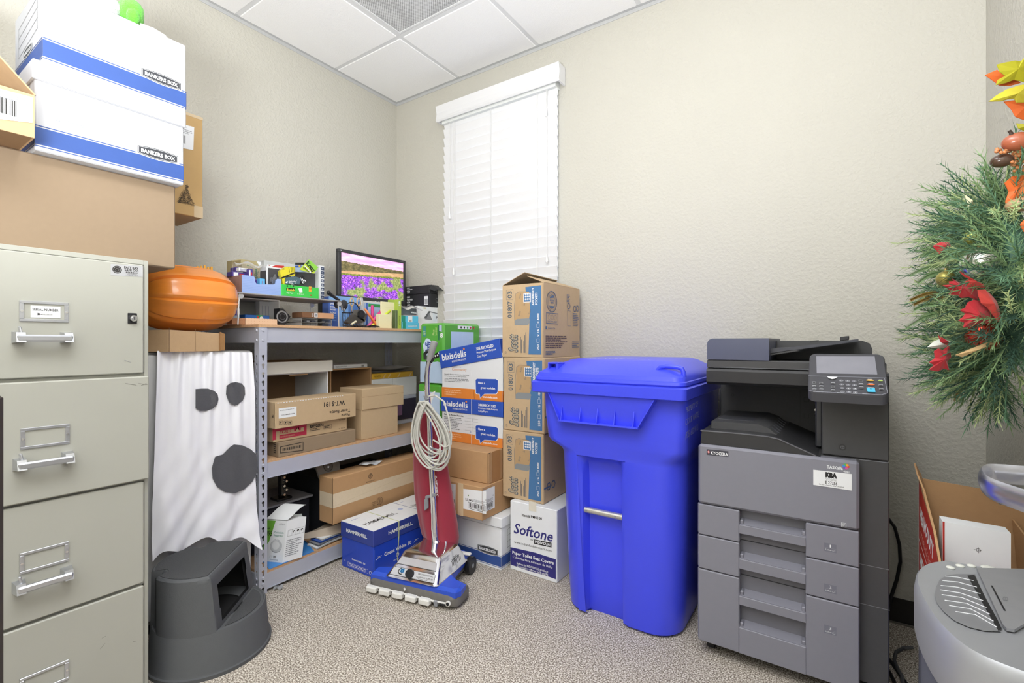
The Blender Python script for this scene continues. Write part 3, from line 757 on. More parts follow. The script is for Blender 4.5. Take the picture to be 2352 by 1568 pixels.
# ================================================================ middle shelf
def pbox(name, label, cat, b, mt, group=None, seam=False, c=0.002, par='body'):
    t = thing(name, label, cat, b.cen(), group); t.location.z = b.o.z
    m = M(); b.solid(m, mt, c)
    if seam: seam_top(m, b)
    return t, m
Z2 = DT[1]
# flat barcode carton (bottom of the stack)
b = bx(0.540, 617, 817, 1012, Z2, 0.115); b.h = 0.082
b = Box((0.548, PX(640, HOR, 0.548).y, Z2), EY, PX(817, HOR, 0.548).y-PX(640, HOR, 0.548).y, 0.14, PX(817, 985, 0.548).z-Z2)
t, m = pbox('cardboard_box', 'flat tan carton with a black framed barcode, lowest on the middle shelf', 'box', b, CARDL)
F = b.front; m.linepx(F, [(644, 1026), (696, 1015), (696, 1034), (644, 1040)], 0.003, INK, True)
a = F.uv(649, 1036); c = F.uv(691, 1020); m.bars(F, a[0], a[1]+0.001, c[0], c[1]-0.003, INK)
m.fine(b.left, b.dep-0.04, 0.015, b.dep-0.02, 0.06, 5, INK); m.build('body', t)
zA = b.o.z+b.h+0.001
# magenta toner carton
y0 = PX(622, HOR, 0.53).y; y1 = PX(797, HOR, 0.53).y
b = Box((0.530, y0+0.012, zA), EY, y1-y0-0.012, 0.12, PX(797, 957, 0.53).z-zA)
t, m = pbox('toner_box', 'tan toner carton with a magenta printed square, sandwiched in the middle shelf stack', 'box', b, CARD2)
F = b.front; MAG = mat('#b8324c', 0.6, var=0.05)
L = b.w; H = b.h
a0 = F.uv(626, 1000)[0]; a1 = F.uv(704, 1000)[0]
m.rect(F, a0, 0.012, a0+0.016, H-0.003, MAG); m.rect(F, a0, H-0.018, a1, H-0.003, MAG); m.rect(F, a1-0.013, 0.02, a1, H-0.003, MAG); m.rect(F, a0+0.032, 0.012, a1, 0.030, MAG)
m.rect(F, a0+0.032, H-0.018, a1-0.026, H-0.0185, MAG)
m.t(F, 'TK-5217', a0+0.034, 0.036, 0.012, MAG, w=0.058, bold=0.02); m.t(F, 'M', a0+0.105, 0.040, 0.030, MAG, w=0.034, bold=0.05)
m.t(F, 'TONER KIT MAGENTA', a0+0.036, 0.017, 0.007, CARD2, w=0.075)
k0 = F.uv(712, 980)[0]; m.ring(F, k0+0.006, H-0.020, 0.006, 0.003, INK, n=6); m.t(F, 'KYOCERA', k0+0.014, H-0.026, 0.013, INK, w=0.062, bold=0.03)
m.fine(F, k0, 0.022, k0+0.055, 0.052, 4, INK); m.line(F, [(k0+0.075, 0.022), (k0+0.12, 0.022), (k0+0.12, 0.042), (k0+0.075, 0.042)], 0.001, INK, True); m.fine(F, k0+0.078, 0.024, k0+0.117, 0.040, 2, INK, 5)
m.t(F, 'TK 502 BT', L-0.05, H-0.014, 0.007, INK, w=0.04); m.t(F, 'No. 2060 4 PK', L-0.05, 0.010, 0.006, INK, w=0.038)
m.build('body', t)
zB = b.o.z+b.h+0.001
# WT-5191 carton, printed upside down, angled
c0 = PX(632, HOR, 0.575); c1 = PX(817, HOR, 0.555); z1 = PX(817, 903, 0.555).z; 
bw = Box((0.575, c0.y, zB), Vector((-0.018, c1.y-c0.y, 0)), (c1-c0).length, 0.148, z1-zB)
t, m = pbox('toner_bottle_box', 'tan carton with upside down WT-5191 print on top of the middle shelf stack', 'box', bw, CARD2)
F = bw.front
def tpr(F, s_, q0, q1, qh, mt, bold=0.0): m.tp(F, s_, q0, q1, qh, mt, bold)
tpr(F, 'WT-5191', (792, 919), (744, 924), (792, 929), INK, 0.02)
tpr(F, 'Waste', (804, 948), (784, 951), (804, 954), INK, 0.01); tpr(F, 'Toner Bottle', (804, 938), (757, 944), (804, 945), INK, 0.01)
m.ppx(F, [(640, 938), (681, 933), (681, 955), (640, 961)], WHT2); a = F.uv(647, 954); c = F.uv(677, 949); m.bars(F, a[0], a[1]-0.001, c[0], a[1]+0.004, INK)
a = F.uv(643, 944); c = F.uv(678, 937); m.fine(F, a[0], a[1], c[0], c[1], 3, INK, 4); 
for q in (641, 652, 662):
    m.linepx(F, [(q, 967), (q+8, 966), (q+8, 974), (q, 975)], 0.0012, INK, True); m.ppx(F, [(q+2, 969), (q+6, 968.5), (q+4, 973)], INK)
a = F.uv(634, 930)[1]
for k in range(26): m.rect(F, 0.01+k*0.014, bw.h-0.006-0.0*k, 0.018+k*0.014, bw.h-0.003, WHT2)
m.t(bw.left, 'W', bw.dep-0.022, 0.065, -0.014, INK, w=0.014, bold=0.02); m.line(bw.left, [(bw.dep-0.004, 0.01), (bw.dep-0.004, bw.h-0.01)], 0.002, SEAM)
m.build('body', t)
# brown lidded box
y0 = PX(833, HOR, 0.548).y; y1 = PX(916, HOR, 0.548).y; zt = PX(833, 906, 0.548).z
b = Box((0.540, y0, Z2), EY, y1-y0, 0.19, zt-Z2+0.03)
t = thing('lidded_box', 'plain tan box with a deep lid, standing at the right of the toner cartons', 'box', b.cen()); t.location.z = Z2
m = M(); b.solid(m, CARD2, 0.002); m.build('body', t)
zl0 = PX(836, 942, 0.552).z; zl1 = PX(836, 894, 0.552).z
m = M(); bb = Box((0.547, PX(832, HOR, 0.547).y, zl0), EY, PX(927, HOR, 0.547).y-PX(832, HOR, 0.547).y, 0.184, zl1-zl0); bb.solid(m, CARD2, 0.002)
m.line(bb.front, [(0.0, (zl1-zl0)*0.62), (bb.w, (zl1-zl0)*0.62)], 0.0012, CARDD); m.build('lid', t)
# open white file carton (brown inside) facing out, and its tray on top
yA = PX(620, HOR, 0.40).y; yB = PX(753, HOR, 0.40).y; zTop = PX(753, 852, 0.40).z
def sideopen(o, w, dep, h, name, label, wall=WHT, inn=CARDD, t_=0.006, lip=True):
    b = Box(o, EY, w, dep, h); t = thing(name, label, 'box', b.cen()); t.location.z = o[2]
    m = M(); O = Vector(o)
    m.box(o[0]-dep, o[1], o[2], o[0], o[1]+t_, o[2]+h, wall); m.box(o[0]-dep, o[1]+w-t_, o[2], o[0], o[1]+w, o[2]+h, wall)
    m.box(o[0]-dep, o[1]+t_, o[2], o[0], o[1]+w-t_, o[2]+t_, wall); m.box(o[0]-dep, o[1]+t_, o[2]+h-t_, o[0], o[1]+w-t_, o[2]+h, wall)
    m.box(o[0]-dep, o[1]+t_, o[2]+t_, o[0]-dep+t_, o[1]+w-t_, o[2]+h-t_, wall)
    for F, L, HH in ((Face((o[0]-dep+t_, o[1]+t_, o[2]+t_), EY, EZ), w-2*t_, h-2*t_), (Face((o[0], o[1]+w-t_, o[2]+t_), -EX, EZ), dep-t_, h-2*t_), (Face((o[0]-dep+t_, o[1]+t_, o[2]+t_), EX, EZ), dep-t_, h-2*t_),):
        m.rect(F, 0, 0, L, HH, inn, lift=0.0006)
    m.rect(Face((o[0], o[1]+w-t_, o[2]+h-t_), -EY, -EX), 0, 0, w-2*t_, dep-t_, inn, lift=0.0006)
    m.build('body', t); return t
t = sideopen((0.40, yA-0.02, Z2), yB-yA+0.02, 0.30, zTop-Z2, 'open_box', 'white carton lying on its side, brown inside, under the off-white tray')
m = M(); yc = (yA+yB)/2; m.box(0.385, yc-0.055, zTop-0.014, 0.393, yc+0.045, zTop-0.007, CARD); m.build('flap', t)
b = Box((0.425, PX(600, HOR, 0.425).y, zTop+0.001), EY, PX(764, HOR, 0.425).y-PX(600, HOR, 0.425).y, 0.30, PX(764, 827, 0.425).z-zTop-0.001)
t = thing('cardboard_tray', 'shallow off-white open tray on the on-side white carton, middle shelf', 'tray', b.cen()); t.location.z = b.o.z
m = M(); b.open(m, OFFW, CARDD, 0.005); m.build('body', t)
pp = thing('paper_pile', 'loose dark papers in the shallow off-white tray', 'papers', b.cen()); pp.location.z = b.o.z+0.005
m = M()
for k in range(6): 
    a = k*0.5; m.frame_box(b.cen()+Vector((-0.06+0.01*k, -0.10+0.02*k, 0.006+0.0065*k)), (0.10*math.cos(a*.1), 0.10*math.sin(a*.1), 0.0), (-0.12*math.sin(a*.1), 0.12*math.cos(a*.1), 0.0), (0, 0, 0.004), [BLK, OFFW, GREY][k % 3])
m.build('papers', pp)
m = M(); m.box(0.36, yA-0.115, Z2, 0.372, yA-0.024, Z2+0.12, mat('#3566b8', 0.5)); solo(m, 'blue_binder', 'blue folder standing behind the near shelf post, middle shelf', 'folder', (0.366, yA-0.07, Z2))
# second side-open carton with a white slim box on top
yA2 = PX(757, HOR, 0.33).y; yB2 = PX(853, HOR, 0.33).y; zT2 = PX(853, 843, 0.33).z
t = sideopen((0.33, yA2+0.004, Z2), yB2-yA2-0.004, 0.24, zT2-Z2, 'open_box', 'brown carton lying on its side behind the lidded tan box, middle shelf', CARD3, CARDD)
b = Box((0.325, PX(765, HOR, 0.325).y+0.006, zT2+0.001), EY, PX(846, HOR, 0.325).y-PX(765, HOR, 0.325).y-0.012, 0.20, 0.022)
t, m = pbox('slim_box', 'slim white box with a small barcode lying on the brown on-side carton', 'box', b, WHT); m.bars(b.front, b.w-0.045, 0.005, b.w-0.025, 0.016, INK); m.fine(b.front, 0.01, 0.006, 0.09, 0.015, 2, GREY); m.build('body', t)
# paper stack inside the 2nd carton
b = Box((0.322, yA2+0.012, Z2+0.0065), EY, 0.07, 0.21, 0.112); t = thing('paper_stack', 'stack of white paper packs beside the upright tan lidded box', 'paper', b.cen()); t.location.z = b.o.z
m = M()
for k in range(7): m.box(b.o.x-0.21, b.o.y, b.o.z+k*0.016, b.o.x-0.001*(k % 2), b.o.y+0.07, b.o.z+k*0.016+0.014, WHT2, 0.002)
m.build('packs', t)
# white storage drawers with pink contents (right end), white box above, yellow box
DRK = mat('#3b3748', 0.25, var=0.1, coat=0.3)
y0 = PX(917, HOR, 0.52).y; yq = max(y0-0.02, yB2+0.004); b = Box((0.335, yq, Z2), EY, SY1-0.04-yq, 0.24, PX(930, 908, 0.335).z-Z2)
t = thing('drawer_box', 'dark translucent plastic drawer with a pinkish tint at the right end of the middle shelf', 'drawer', b.cen()); t.location.z = Z2
m = M(); b.solid(m, mat('#c3c8d8', 0.4), 0.003); m.build('case', t)
m = M(); m.frame_box(b.o+EY*0.05+EZ*0.03+EX*0.001, (0.006, 0, 0), (0, b.w-0.06, 0), (0, 0, b.h-0.05), DRK, 0.002); m.rect(Face(b.o+EY*0.05+EZ*0.03+EX*0.007, EY, EZ), 0.02, 0.03, 0.16, 0.12, mat('#8a6a8e', 0.4, var=0.2, scale=15)); m.build('drawer', t)
yq = yB2+0.004; b2_ = Box((0.335, yq, b.o.z+b.h+0.001), EY, SY1-0.04-yq, 0.24, PX(940, 865, 0.335).z-b.o.z-b.h-0.001)
t, m = pbox('white_box', 'plain white box above the dark plastic drawer, middle shelf', 'box', b2_, WHT2); m.line(b2_.front, [(0.16, 0), (0.16, b2_.h)], 0.0012, GREY); m.build('body', t)
YEL = mat('#e2b23c', 0.4, var=0.12, scale=25, coat=0.3)
b3_ = Box((0.33, yq+0.002, b2_.o.z+b2_.h+0.001), EY, 0.34, 0.20, 0.034)
t, m = pbox('yellow_box', 'flat yellow box under loose papers on the plain white box, middle shelf', 'box', b3_, YEL)
m.t(b3_.front, 'CON-N', 0.06, 0.021, -0.012, INK, w=-0.05) if False else m.t(b3_.front, 'CON-N', 0.065, 0.022, 0.012, INK, w=0.05, rot=180)
for q in (0.08, 0.12, 0.2, 0.3): m.poly(b3_.front, [(q, 0.002), (q+0.012, 0.002), (q+0.03, 0.028), (q+0.02, 0.028)], mat('#e9c98a', 0.4))
m.build('body', t)
t = thing('loose_papers', 'loose grey-white papers piled on the flat yellow box, middle shelf', 'papers', (0.34, b3_.o.y+0.2, b3_.o.z+0.031))
for k in range(5):
    m = M(); zz = b3_.o.z+0.0355+k*0.005; yy = b3_.o.y+0.02+0.03*k
    m.grid(lambda s, q: Vector((0.10+0.23*s, yy+0.22*q, zz+0.0015*math.sin(5*q+k)+0.004*q*k*0.5)), 6, 8, [OFFW, WHT, GREY][k % 3], thick=(0, 0, 0.0015)); m.build('sheet', t, True)

# ================================================================ bottom shelf
Z3 = DT[2]
b = Box((0.60, PX(765, HOR, 0.60).y, 0.0), EY, 0, 0.17, 0)
# long brown carton with tape, leaning out, its foot on the grey bag
cA = PX(765, 1205, 0.585); yA = cA.y; zb = PX(763, 1207, 0.585).z; zt = PX(765, 1098, 0.585).z
b = Box((0.585, yA, zb), EY, 0.62, 0.115, zt-zb)
t, m = pbox('cardboard_box', 'long brown cardboard box with a wide paper tape band, bottom shelf', 'box', b, CARD3, c=0.004)
F = b.front; m.rect(F, 0, b.h*0.36, b.w, b.h*0.66, TAPEW); m.line(F, [(0.0, b.h*0.40), (b.w, b.h*0.62)], 0.001, mat('#c9b48e', 0.5)); m.rect(b.left, b.dep-0.11, b.h*0.36, b.dep, b.h*0.66, TAPEW)
a = F.uv(851, 1093); m.ring(F, a[0], a[1], 0.012, 0.003, INK); m.ring(F, a[0], a[1]-0.001, 0.005, 0.002, INK, n=5); m.t(F, 'BREAKDOWN BOX', a[0], a[1]-0.030, 0.006, INK, w=0.06, cen=True)
a = F.uv(872, 1150); m.ring(F, a[0], a[1], 0.020, 0.0018, INK); m.ring(F, a[0], a[1], 0.014, 0.0012, INK)
for q in (-.006, 0, .006): m.line(F, [(a[0]+q, a[1]-0.008), (a[0]+q, a[1]+0.008)], 0.002, INK)
m.t(F, 'PREMIUM', a[0]-0.052, a[1]+0.002, 0.005, INK, w=0.026); m.t(F, 'QUALITY', a[0]-0.050, a[1]-0.007, 0.005, INK, w=0.022); m.t(F, 'STOCK', a[0]-0.048, a[1]-0.016, 0.005, INK, w=0.016)
m.line(b.left, [(b.dep-0.002, 0), (b.dep-0.002, b.h)], 0.003, SEAM); m.build('body', t)
long_ = b
m = M(); m.box(0.46, yA+0.34, Z3, 0.550, yA+0.60, zb-0.001, mat('#8d8073', 0.9), 0.003); sb = thing('cardboard_box', 'low brown box under the long taped carton, bottom shelf', 'box', (0.5, yA+0.45, Z3)); m.build('body', sb)
# crumpled receipt
m = M(); q = PX(852, 1056, 0.53); zz = b.o.z+b.h
m.grid(lambda s, v: Vector((0.49+0.07*v, q.y-0.055+0.11*s, zz+0.003+0.010*abs(math.sin(3*s+1.5*v))+0.004*math.sin(7*s))), 14, 6, WHT, thick=(0, 0, 0.0008))
solo(m, 'crumpled_paper', 'crumpled white printed paper on top of the long taped carton', 'paper', (0.52, q.y, zz), smooth=True)
# respirator boxes
GRN = mat('#6fae3f', 0.5)
def facebox(name, label, base, h, cols, grp=None):
    t = thing(name, label, 'box', base[0], grp); m = M()
    n = len(base); m.hull8([Vector(p) for p in base]+[Vector(p)+Vector(h) for p in base], WHT2) 
    return t, m
P0 = PX(649, 1283, 0.545); P0.z = Z3+0.003; top = PX(668, 1184, 0.545); H_ = 0.185
u1 = Vector((0.02, 0.085, 0)); u2 = Vector((-0.10, -0.045, 0)); hv = Vector((0.0, 0.022, H_))
m = M(); base = [P0+u2, P0, P0+u1, P0+u1+u2]
m.hull8(base+[p+hv for p in base], WHT2)
t = thing('mask_box', 'white and green opened box of N95 respirator masks on the bottom shelf', 'box', P0+Vector((-0.04, 0.02, 0)), None)
F = Face(P0, u1, hv); W = u1.length
m.line(F, [(0.010, 0.115), (0.082, 0.115), (0.082, 0.142), (0.010, 0.142)], 0.0008, INK, True)
for k in range(4):
    m.line(F, [(0.028+0.018*k, 0.115), (0.028+0.018*k, 0.142)], 0.0007, INK)
    if k: m.disc(F, 0.019+0.018*k, 0.131, 0.0055, INK, 12); m.disc(F, 0.020+0.018*k, 0.128, 0.0035, WHT2, 10)
m.fine(F, 0.008, 0.022, 0.078, 0.100, 9, GREY)
G = Face(P0+u2, -u2, hv); W2 = u2.length
m.poly(G, [(0, 0.045), (0.0, 0.185), (0.052, 0.185), (0.03, 0.09)], GRN)
m.t(G, 'N95', 0.003, 0.115, 0.024, INK, w=0.038, bold=0.01); m.fine(G, 0.004, 0.145, 0.03, 0.156, 2, INK)
m.t(G, 'Particulate', 0.052, 0.129, 0.009, mat('#4c8f7d', 0.5), w=0.048); m.t(G, 'Respirator', 0.052, 0.115, 0.009, mat('#4c8f7d', 0.5), w=0.046)
m.disc(G, 0.068, 0.072, 0.027, mat('#c9ccd0', 0.5)); m.ring(G, 0.068, 0.072, 0.029, 0.0015, GREY); m.disc(G, 0.066, 0.075, 0.019, mat('#e2e4e6', 0.5)); m.line(G, [(0.045, 0.092), (0.068, 0.101), (0.092, 0.092)], 0.002, WHT2)
m.ring(G, 0.048, 0.022, 0.005, 0.0012, GREY); m.t(G, '20', 0.058, 0.018, 0.010, INK, bold=0.01); m.fine(G, 0.044, 0.008, 0.088, 0.012, 1, GREY)
m.t(G, 'ALTRIFIT', 0.072, 0.168, 0.007, GREY, w=0.03); m.build('body', t)
m = M(); tp = P0+hv
m.grid(lambda s, v: tp+u2*(s)+u1*(v*1.0)+Vector((0, 0, 0.004+0.055*math.sin(v*1.9)*(0.4+0.6*v))), 8, 10, WHT2, thick=(0, 0, 0.0012)); F2 = Face(tp+u2+EZ*0.03, u1, -u2); m.build('flap', t, True)
# second mask box behind
Q = P0+Vector((-0.185, 0.075, 0)); m = M(); m.hull8([Q+Vector((0, 0, 0)), Q+Vector((0.06, -0.03, 0)), Q+Vector((0.12, 0.05, 0)), Q+Vector((0.06, 0.08, 0))]+[Q+Vector((0, 0.02, 0.15)), Q+Vector((0.06, -0.01, 0.15)), Q+Vector((0.12, 0.07, 0.15)), Q+Vector((0.06, 0.10, 0.15))], mat('#dfe6e4', 0.5))
t = thing('mask_box', 'second pale mask box half hidden behind the opened N95 box', 'box', Q+Vector((.06, .03, 0))); t.location.z = Z3; m.build('body', t)
# blue folder on deck
m = M(); q0 = PX(626, 1300, 0.545); q1 = PX(728, 1272, 0.545)
m.slab([(0.552, -1.262, Z3+0.0005), (0.552, q1.y-0.02, Z3+0.0005), (0.40, q1.y+0.03, Z3+0.0005), (0.30, -1.20, Z3+0.0005)], (0, 0, 0.002), mat('#3f8fdb', 0.35, var=0.08, coat=0.3)); solo(m, 'blue_folder', 'glossy blue folder lying flat under the opened N95 mask box', 'folder', (0.45, -1.15, Z3))
# folded paper bag and magazines
m = M(); BAG = mat('#b9ab9b', 0.85, var=0.08, scale=20)
yb = PX(716, HOR, 0.52).y; yc = PX(800, HOR, 0.52).y
def bag(s, v):
    y = yb+(yc+0.16-yb)*s; x = 0.545-0.10*(1-math.sin(min(1, s*2.2)*math.pi/2))*1.0; z = Z3+0.034+0.050*v*(0.45+0.55*math.sin(min(1, s*1.6)*math.pi/2))+0.010*s
    return Vector((x-0.01*v, y, z))
m.grid(bag, 24, 8, BAG, thick=(-0.002, 0, 0)); m.grid(lambda s, v: bag(s, 1-0.15*v)-Vector((0.004+0.075*(0.6+0.4*math.sin(s*3))*v*(1 if s > 0.3 else s/0.3), -0.01*v, 0.0)), 20, 6, mat('#a39686', 0.9), thick=(0, 0, -0.001))
t = thing('paper_bag', 'crumpled greyish brown paper bag on magazines, bottom shelf', 'bag', (0.48, yb+0.15, Z3+0.03)); m.build('bag', t, True)
t = thing('magazine_pile', 'pile of bent white and blue magazines under the paper bag, bottom shelf', 'magazines', (0.46, yb+0.15, Z3))
for k in range(4):
    m = M(); m.grid(lambda s, v, k=k: Vector((0.548-0.004*k-0.085*v, yb+0.01+0.012*k+0.26*s, Z3+0.003+0.007*k+0.008*math.sin(s*3.0+k*0.4))), 16, 3, [WHT, GREY, mat('#3d62b8', 0.4), WHT2][k], thick=(0, 0, 0.005)); m.build('magazine', t, True)
# dark equipment at the back
DP = mat('#2b2a33', 0.4, var=0.15, scale=6)
t = thing('plastic_crate', 'dark translucent plastic bin with a pale rim at the back of the bottom shelf', 'bin', (0.2, -1.1, Z3))
m = M(); m.box(0.10, -1.25, Z3, 0.36, -0.93, 0.30, DP, 0.01); m.build('bin', t)
m = M(); m.box(0.09, -1.26, 0.301, 0.37, -0.92, 0.312, mat('#8d8d94', 0.5), 0.003); m.build('lid', t)
t = thing('computer_tower', 'black computer tower standing at the middle of the bottom shelf', 'computer', (0.28, -0.86, Z3))
m = M(); m.box(0.10, -0.912, Z3, 0.452, -0.80, 0.40, mat('#25262b', 0.35, var=0.1), 0.006); m.line(Face((0.452, -0.912, Z3), EY, EZ), [(0.002, 0.13), (0.108, 0.13)], 0.001, GREY); m.build('case', t)
m = M(); m.box(0.13, -0.795, Z3, 0.30, -0.35, 0.36, mat('#1f1f23', 0.5, var=0.2), 0.01); t = thing('black_case', 'black equipment case in shadow behind the long taped carton', 'case', (0.2, -0.6, Z3)); m.build('case', t)
t = thing('monitor_stand', 'black monitor arm parts standing in front of the pale rimmed bin', 'stand', (0.35, -1.0, 0.312))
m = M(); GLB = mat('#17171a', 0.15, coat=0.6)
m.box(0.27, -1.10, 0.3125, 0.34, -1.02, 0.325, GLB, 0.003); m.box(0.30, -1.075, 0.325, 0.315, -1.045, 0.45, GLB, 0.003)
for k in range(5): m.cyl((0.32, -1.06+0.012*(k % 2), 0.34+0.022*k), (0.335, -1.06+0.012*(k % 2), 0.34+0.022*k), 0.006, CHROME, n=10)
m.box(0.315, -1.07, 0.33, 0.322, -1.05, 0.44, GLB, 0.002); m.build('arm', t)
t = thing('hard_drive', 'silver grey drive plate with a round hub, on top of the black computer tower', 'computer part', (0.44, -0.87, 0.40))
m = M(); F = Face((0.435, -0.925, 0.403), EY, Vector((-0.35, 0, 1)))
m.slab([F.pt(0, 0), F.pt(0.125, 0.0), F.pt(0.135, 0.098), F.pt(-0.012, 0.098)], F.n*-0.012, mat('#a9a9a4', 0.4, 0.4)); m.disc(F, 0.06, 0.055, 0.030, mat('#8f8f8a', 0.35, 0.5)); m.ring(F, 0.06, 0.055, 0.026, 0.002, INK); m.disc(F, 0.06, 0.052, 0.006, CHROME); m.rect(F, 0.02, 0.006, 0.10, 0.016, mat('#d8d8d2', 0.4))
m.build('plate', t)
# plastic scrap below the shelf
m = M(); m.grid(lambda s, v: PZ(628+22*s, 1345+10*v, 0.004)+Vector((0, 0, 0.008*abs(math.sin(5*s+3*v)))), 8, 5, mat('#e6e8ea', 0.05, trans=0.7), thick=(0, 0, 0.001)); solo(m, 'plastic_scrap', 'clear crumpled plastic scrap on the carpet below the shelving', 'litter', PZ(640, 1350, 0), smooth=True)
# ================================================================ things on the top deck
Z1 = DT[0]
WIRE = mat('#d7d8dc', 0.3, 0.6, var=0.03)
# riser shelf
ry0 = PX(527, HOR, 0.45).y; ry1 = PX(786, HOR, 0.45).y
rs = thing('riser_shelf', 'grey metal desk riser with thin folding legs on the top deck', 'riser shelf', (0.32, (ry0+ry1)/2, Z1))
RZ1 = 1.340; ry0 = -1.352
m = M(); m.box(0.20, ry0, RZ1-0.006, 0.452, ry1, RZ1, mat('#a9aaad', 0.45, 0.3), 0.002); m.build('top', rs)
for (x, y, y2) in ((0.440, -1.337, -1.343), (0.440, ry1-0.018, ry1-0.014), (0.21, -1.33, -1.33), (0.21, ry1-0.03, ry1-0.03)):
    m = M(); m.tube([(x, y, RZ1-0.006), (x, y2, Z1)], 0.0035, WIRE, 8); m.build('leg', rs)
    m = M(); m.cyl((x+0.004, y+0.007, RZ1-0.016), (x-0.004, y+0.007, RZ1-0.016), 0.012, WIRE, n=20); m.build('hinge', rs)
LAV = mat('#9db6ea', 0.55, var=0.06, scale=60, aniso=(1, 3, 40)); LAVD = mat('#7f97d8', 0.55)
BRW = mat('#a08078', 0.6, var=0.25, scale=14, aniso=(6, 6, 1))
# lavender tray with brick pattern
y0 = PX(556, HOR, 0.44).y; y1 = PX(646, HOR, 0.44).y; zt = PX(556, 631, 0.44).z
t = thing('desk_tray', 'lavender and brown patterned cardboard desk tray on the riser shelf', 'tray', (0.33, (y0+y1)/2, RZ1))
F = Face((0.44, y0, RZ1), EY, EZ); L = y1-y0; H = zt-RZ1
prof = [(0, 0), (L, 0), (L, H), (L*0.90, H), (L*0.86, H*0.9), (L*0.84, H*0.70), (L*0.80, H*0.64), (L*0.40, H*0.56), (L*0.345, H*0.6), (L*0.32, H*0.68), (L*0.30, H*0.97), (L*0.26, H), (0, H)]
m = M(); m.slab([F.pt(a, b_) for a, b_ in prof], (-0.004, 0, 0), LAV)
for k in range(12):
    zz = 0.006+k*0.0072
    if zz < H*0.52: m.line(F, [(0.002, zz), (L-0.002, zz)], 0.0006, LAVD)
    elif zz < H: m.line(F, [(0.002, zz), (L*0.27, zz)], 0.0006, LAVD)
m.box(0.24, y0, RZ1, 0.436, y0+0.004, RZ1+H, BRW); m.box(0.38, y1-0.004, RZ1, 0.436, y1, RZ1+H, LAV); m.box(0.378, y0+0.004, RZ1, 0.382, y1-0.004, RZ1+H*0.6, LAV); m.box(0.382, y0+0.004, RZ1, 0.436, y1-0.004, RZ1+0.003, LAV)
m.build('body', t)
def small(name, label, cat, c, pl, pr, yt, yb, dep, mt, group=None, parts=None, z0=None):
    """small pack facing +X at plane c, pixel bounds; returns thing, M, Box (not yet built)"""
    a = PX(pl, yt, c); q = PX(pr, HOR, c); zb = z0 if z0 is not None else PX(pl, yb, c).z
    b = Box((c, a.y, zb), EY, q.y-a.y, dep, a.z-zb); t = thing(name, label, cat, b.cen(), group); t.location.z = zb
    m = M(); b.solid(m, mt, 0.0015); return t, m, b
PUR = mat('#4d3b8a', 0.4, coat=0.2); RED = mat('#c8342f', 0.4, coat=0.2); ORA = mat('#e8733a', 0.4); SKY = mat('#62b4e8', 0.35, coat=0.2)
t, m, b = small('glue_carton', 'small orange and purple carton inside the lavender tray', 'box', 0.40, 574, 597, 641, 650, 0.04, PUR, z0=RZ1+0.004)
m.rect(b.front, 0, 0, b.w*0.38, b.h, ORA); m.build('body', t)
t, m, b = small('tissue_pack', 'small sky blue pack standing inside the lavender tray', 'box', 0.425, 597, 609, 639, 652, 0.03, SKY, z0=RZ1+0.004); m.rect(b.front, b.w*.45, b.h*.6, b.w*.55, b.h*.85, RED); m.build('body', t)
# purple medicine cartons in a clear bag
gpu = 'purple and white cartons in the lavender tray'
for (pl, pr, yt, yb, c, lab) in ((533, 566, 623, 634, 0.36, 'purple carton lowest behind the lavender tray wall'), (541, 580, 613, 626, 0.345, 'white and purple carton lying under the clear plastic wrap'), (571, 581, 617, 641, 0.39, 'small purple carton upright at the notch of the lavender tray')):
    zz = PX(pl, yb, c).z
    t, m, b = small('carton', lab, 'box', c, pl, pr, yt, yb, 0.05, PUR, gpu, z0=zz)
    m.rect(b.front, b.w*0.10, b.h*0.1, b.w*0.42, b.h*0.9, WHT2); m.rect(b.front, b.w*0.5, b.h*0.4, b.w*0.8, b.h*0.7, RED); m.build('body', t)
t, m, b = small('carton', 'white tilted carton on top of the purple cartons', 'box', 0.37, 549, 571, 614, 624, 0.04, WHT2, gpu, z0=PX(549, 622, 0.37).z); m.fine(b.front, 0.005, 0.002, b.w-0.01, b.h-0.003, 3, PUR); m.build('body', t)
t, m, b = small('carton', 'mauve carton filling the lavender tray below the others', 'box', 0.33, 530, 590, 634, 668, 0.05, mat('#8878a8', 0.5), gpu, z0=RZ1+0.004); m.build('body', t)
m = M(); q = PX(545, 618, 0.31)
m.grid(lambda s, v: Vector((0.31+0.05*v, q.y-0.03+0.13*s, q.z-0.055+0.085*math.sin(v*2.2)+0.008*math.sin(9*s+5*v))), 14, 8, mat('#f2f2f4', 0.08, trans=0.85, ior=1.1)); solo(m, 'plastic_bag', 'clear crumpled plastic wrap over the cartons on the riser shelf', 'bag', (0.33, q.y, RZ1), smooth=True)
# tan carton with green arc
KRF = mat('#b3a67c', 0.7, var=0.04)
a = PX(533, 597, 0.27); b_ = PX(604, HOR, 0.27); zb = RZ1
t = thing('kraft_carton', 'tan magazine carton with a dark green curved stripe behind the lavender tray', 'box', (0.25, (a.y+b_.y)/2, zb))
F = Face((0.27, a.y, zb), EY, EZ); P_ = [F.uv(*q) for q in ((533, 598), (553, 595), (589, 600), (603, 625))]
L = b_.y-a.y
m = M(); m.slab([F.pt(*q) for q in ([(0, 0), (L, 0), (L, P_[3][1])]+[P_[2], P_[1], P_[0]])], (-0.05, 0, 0), KRF)
m.ppx(F, [(534, 599), (553, 597), (553, 640), (534, 640)], mat('#84754e', 0.8))
arc = [F.uv(*q) for q in ((566, 608), (574, 606), (581, 609), (587, 616), (588, 625), (588, 632), (592, 641), (597, 650))]
m.line(F, arc, 0.007, mat('#2f7a3d', 0.6)); m.tp(F, 'DURABLE', (579, 646), (585, 622), (587, 646), mat('#3c5a36', 0.6), 0.02); m.build('body', t)
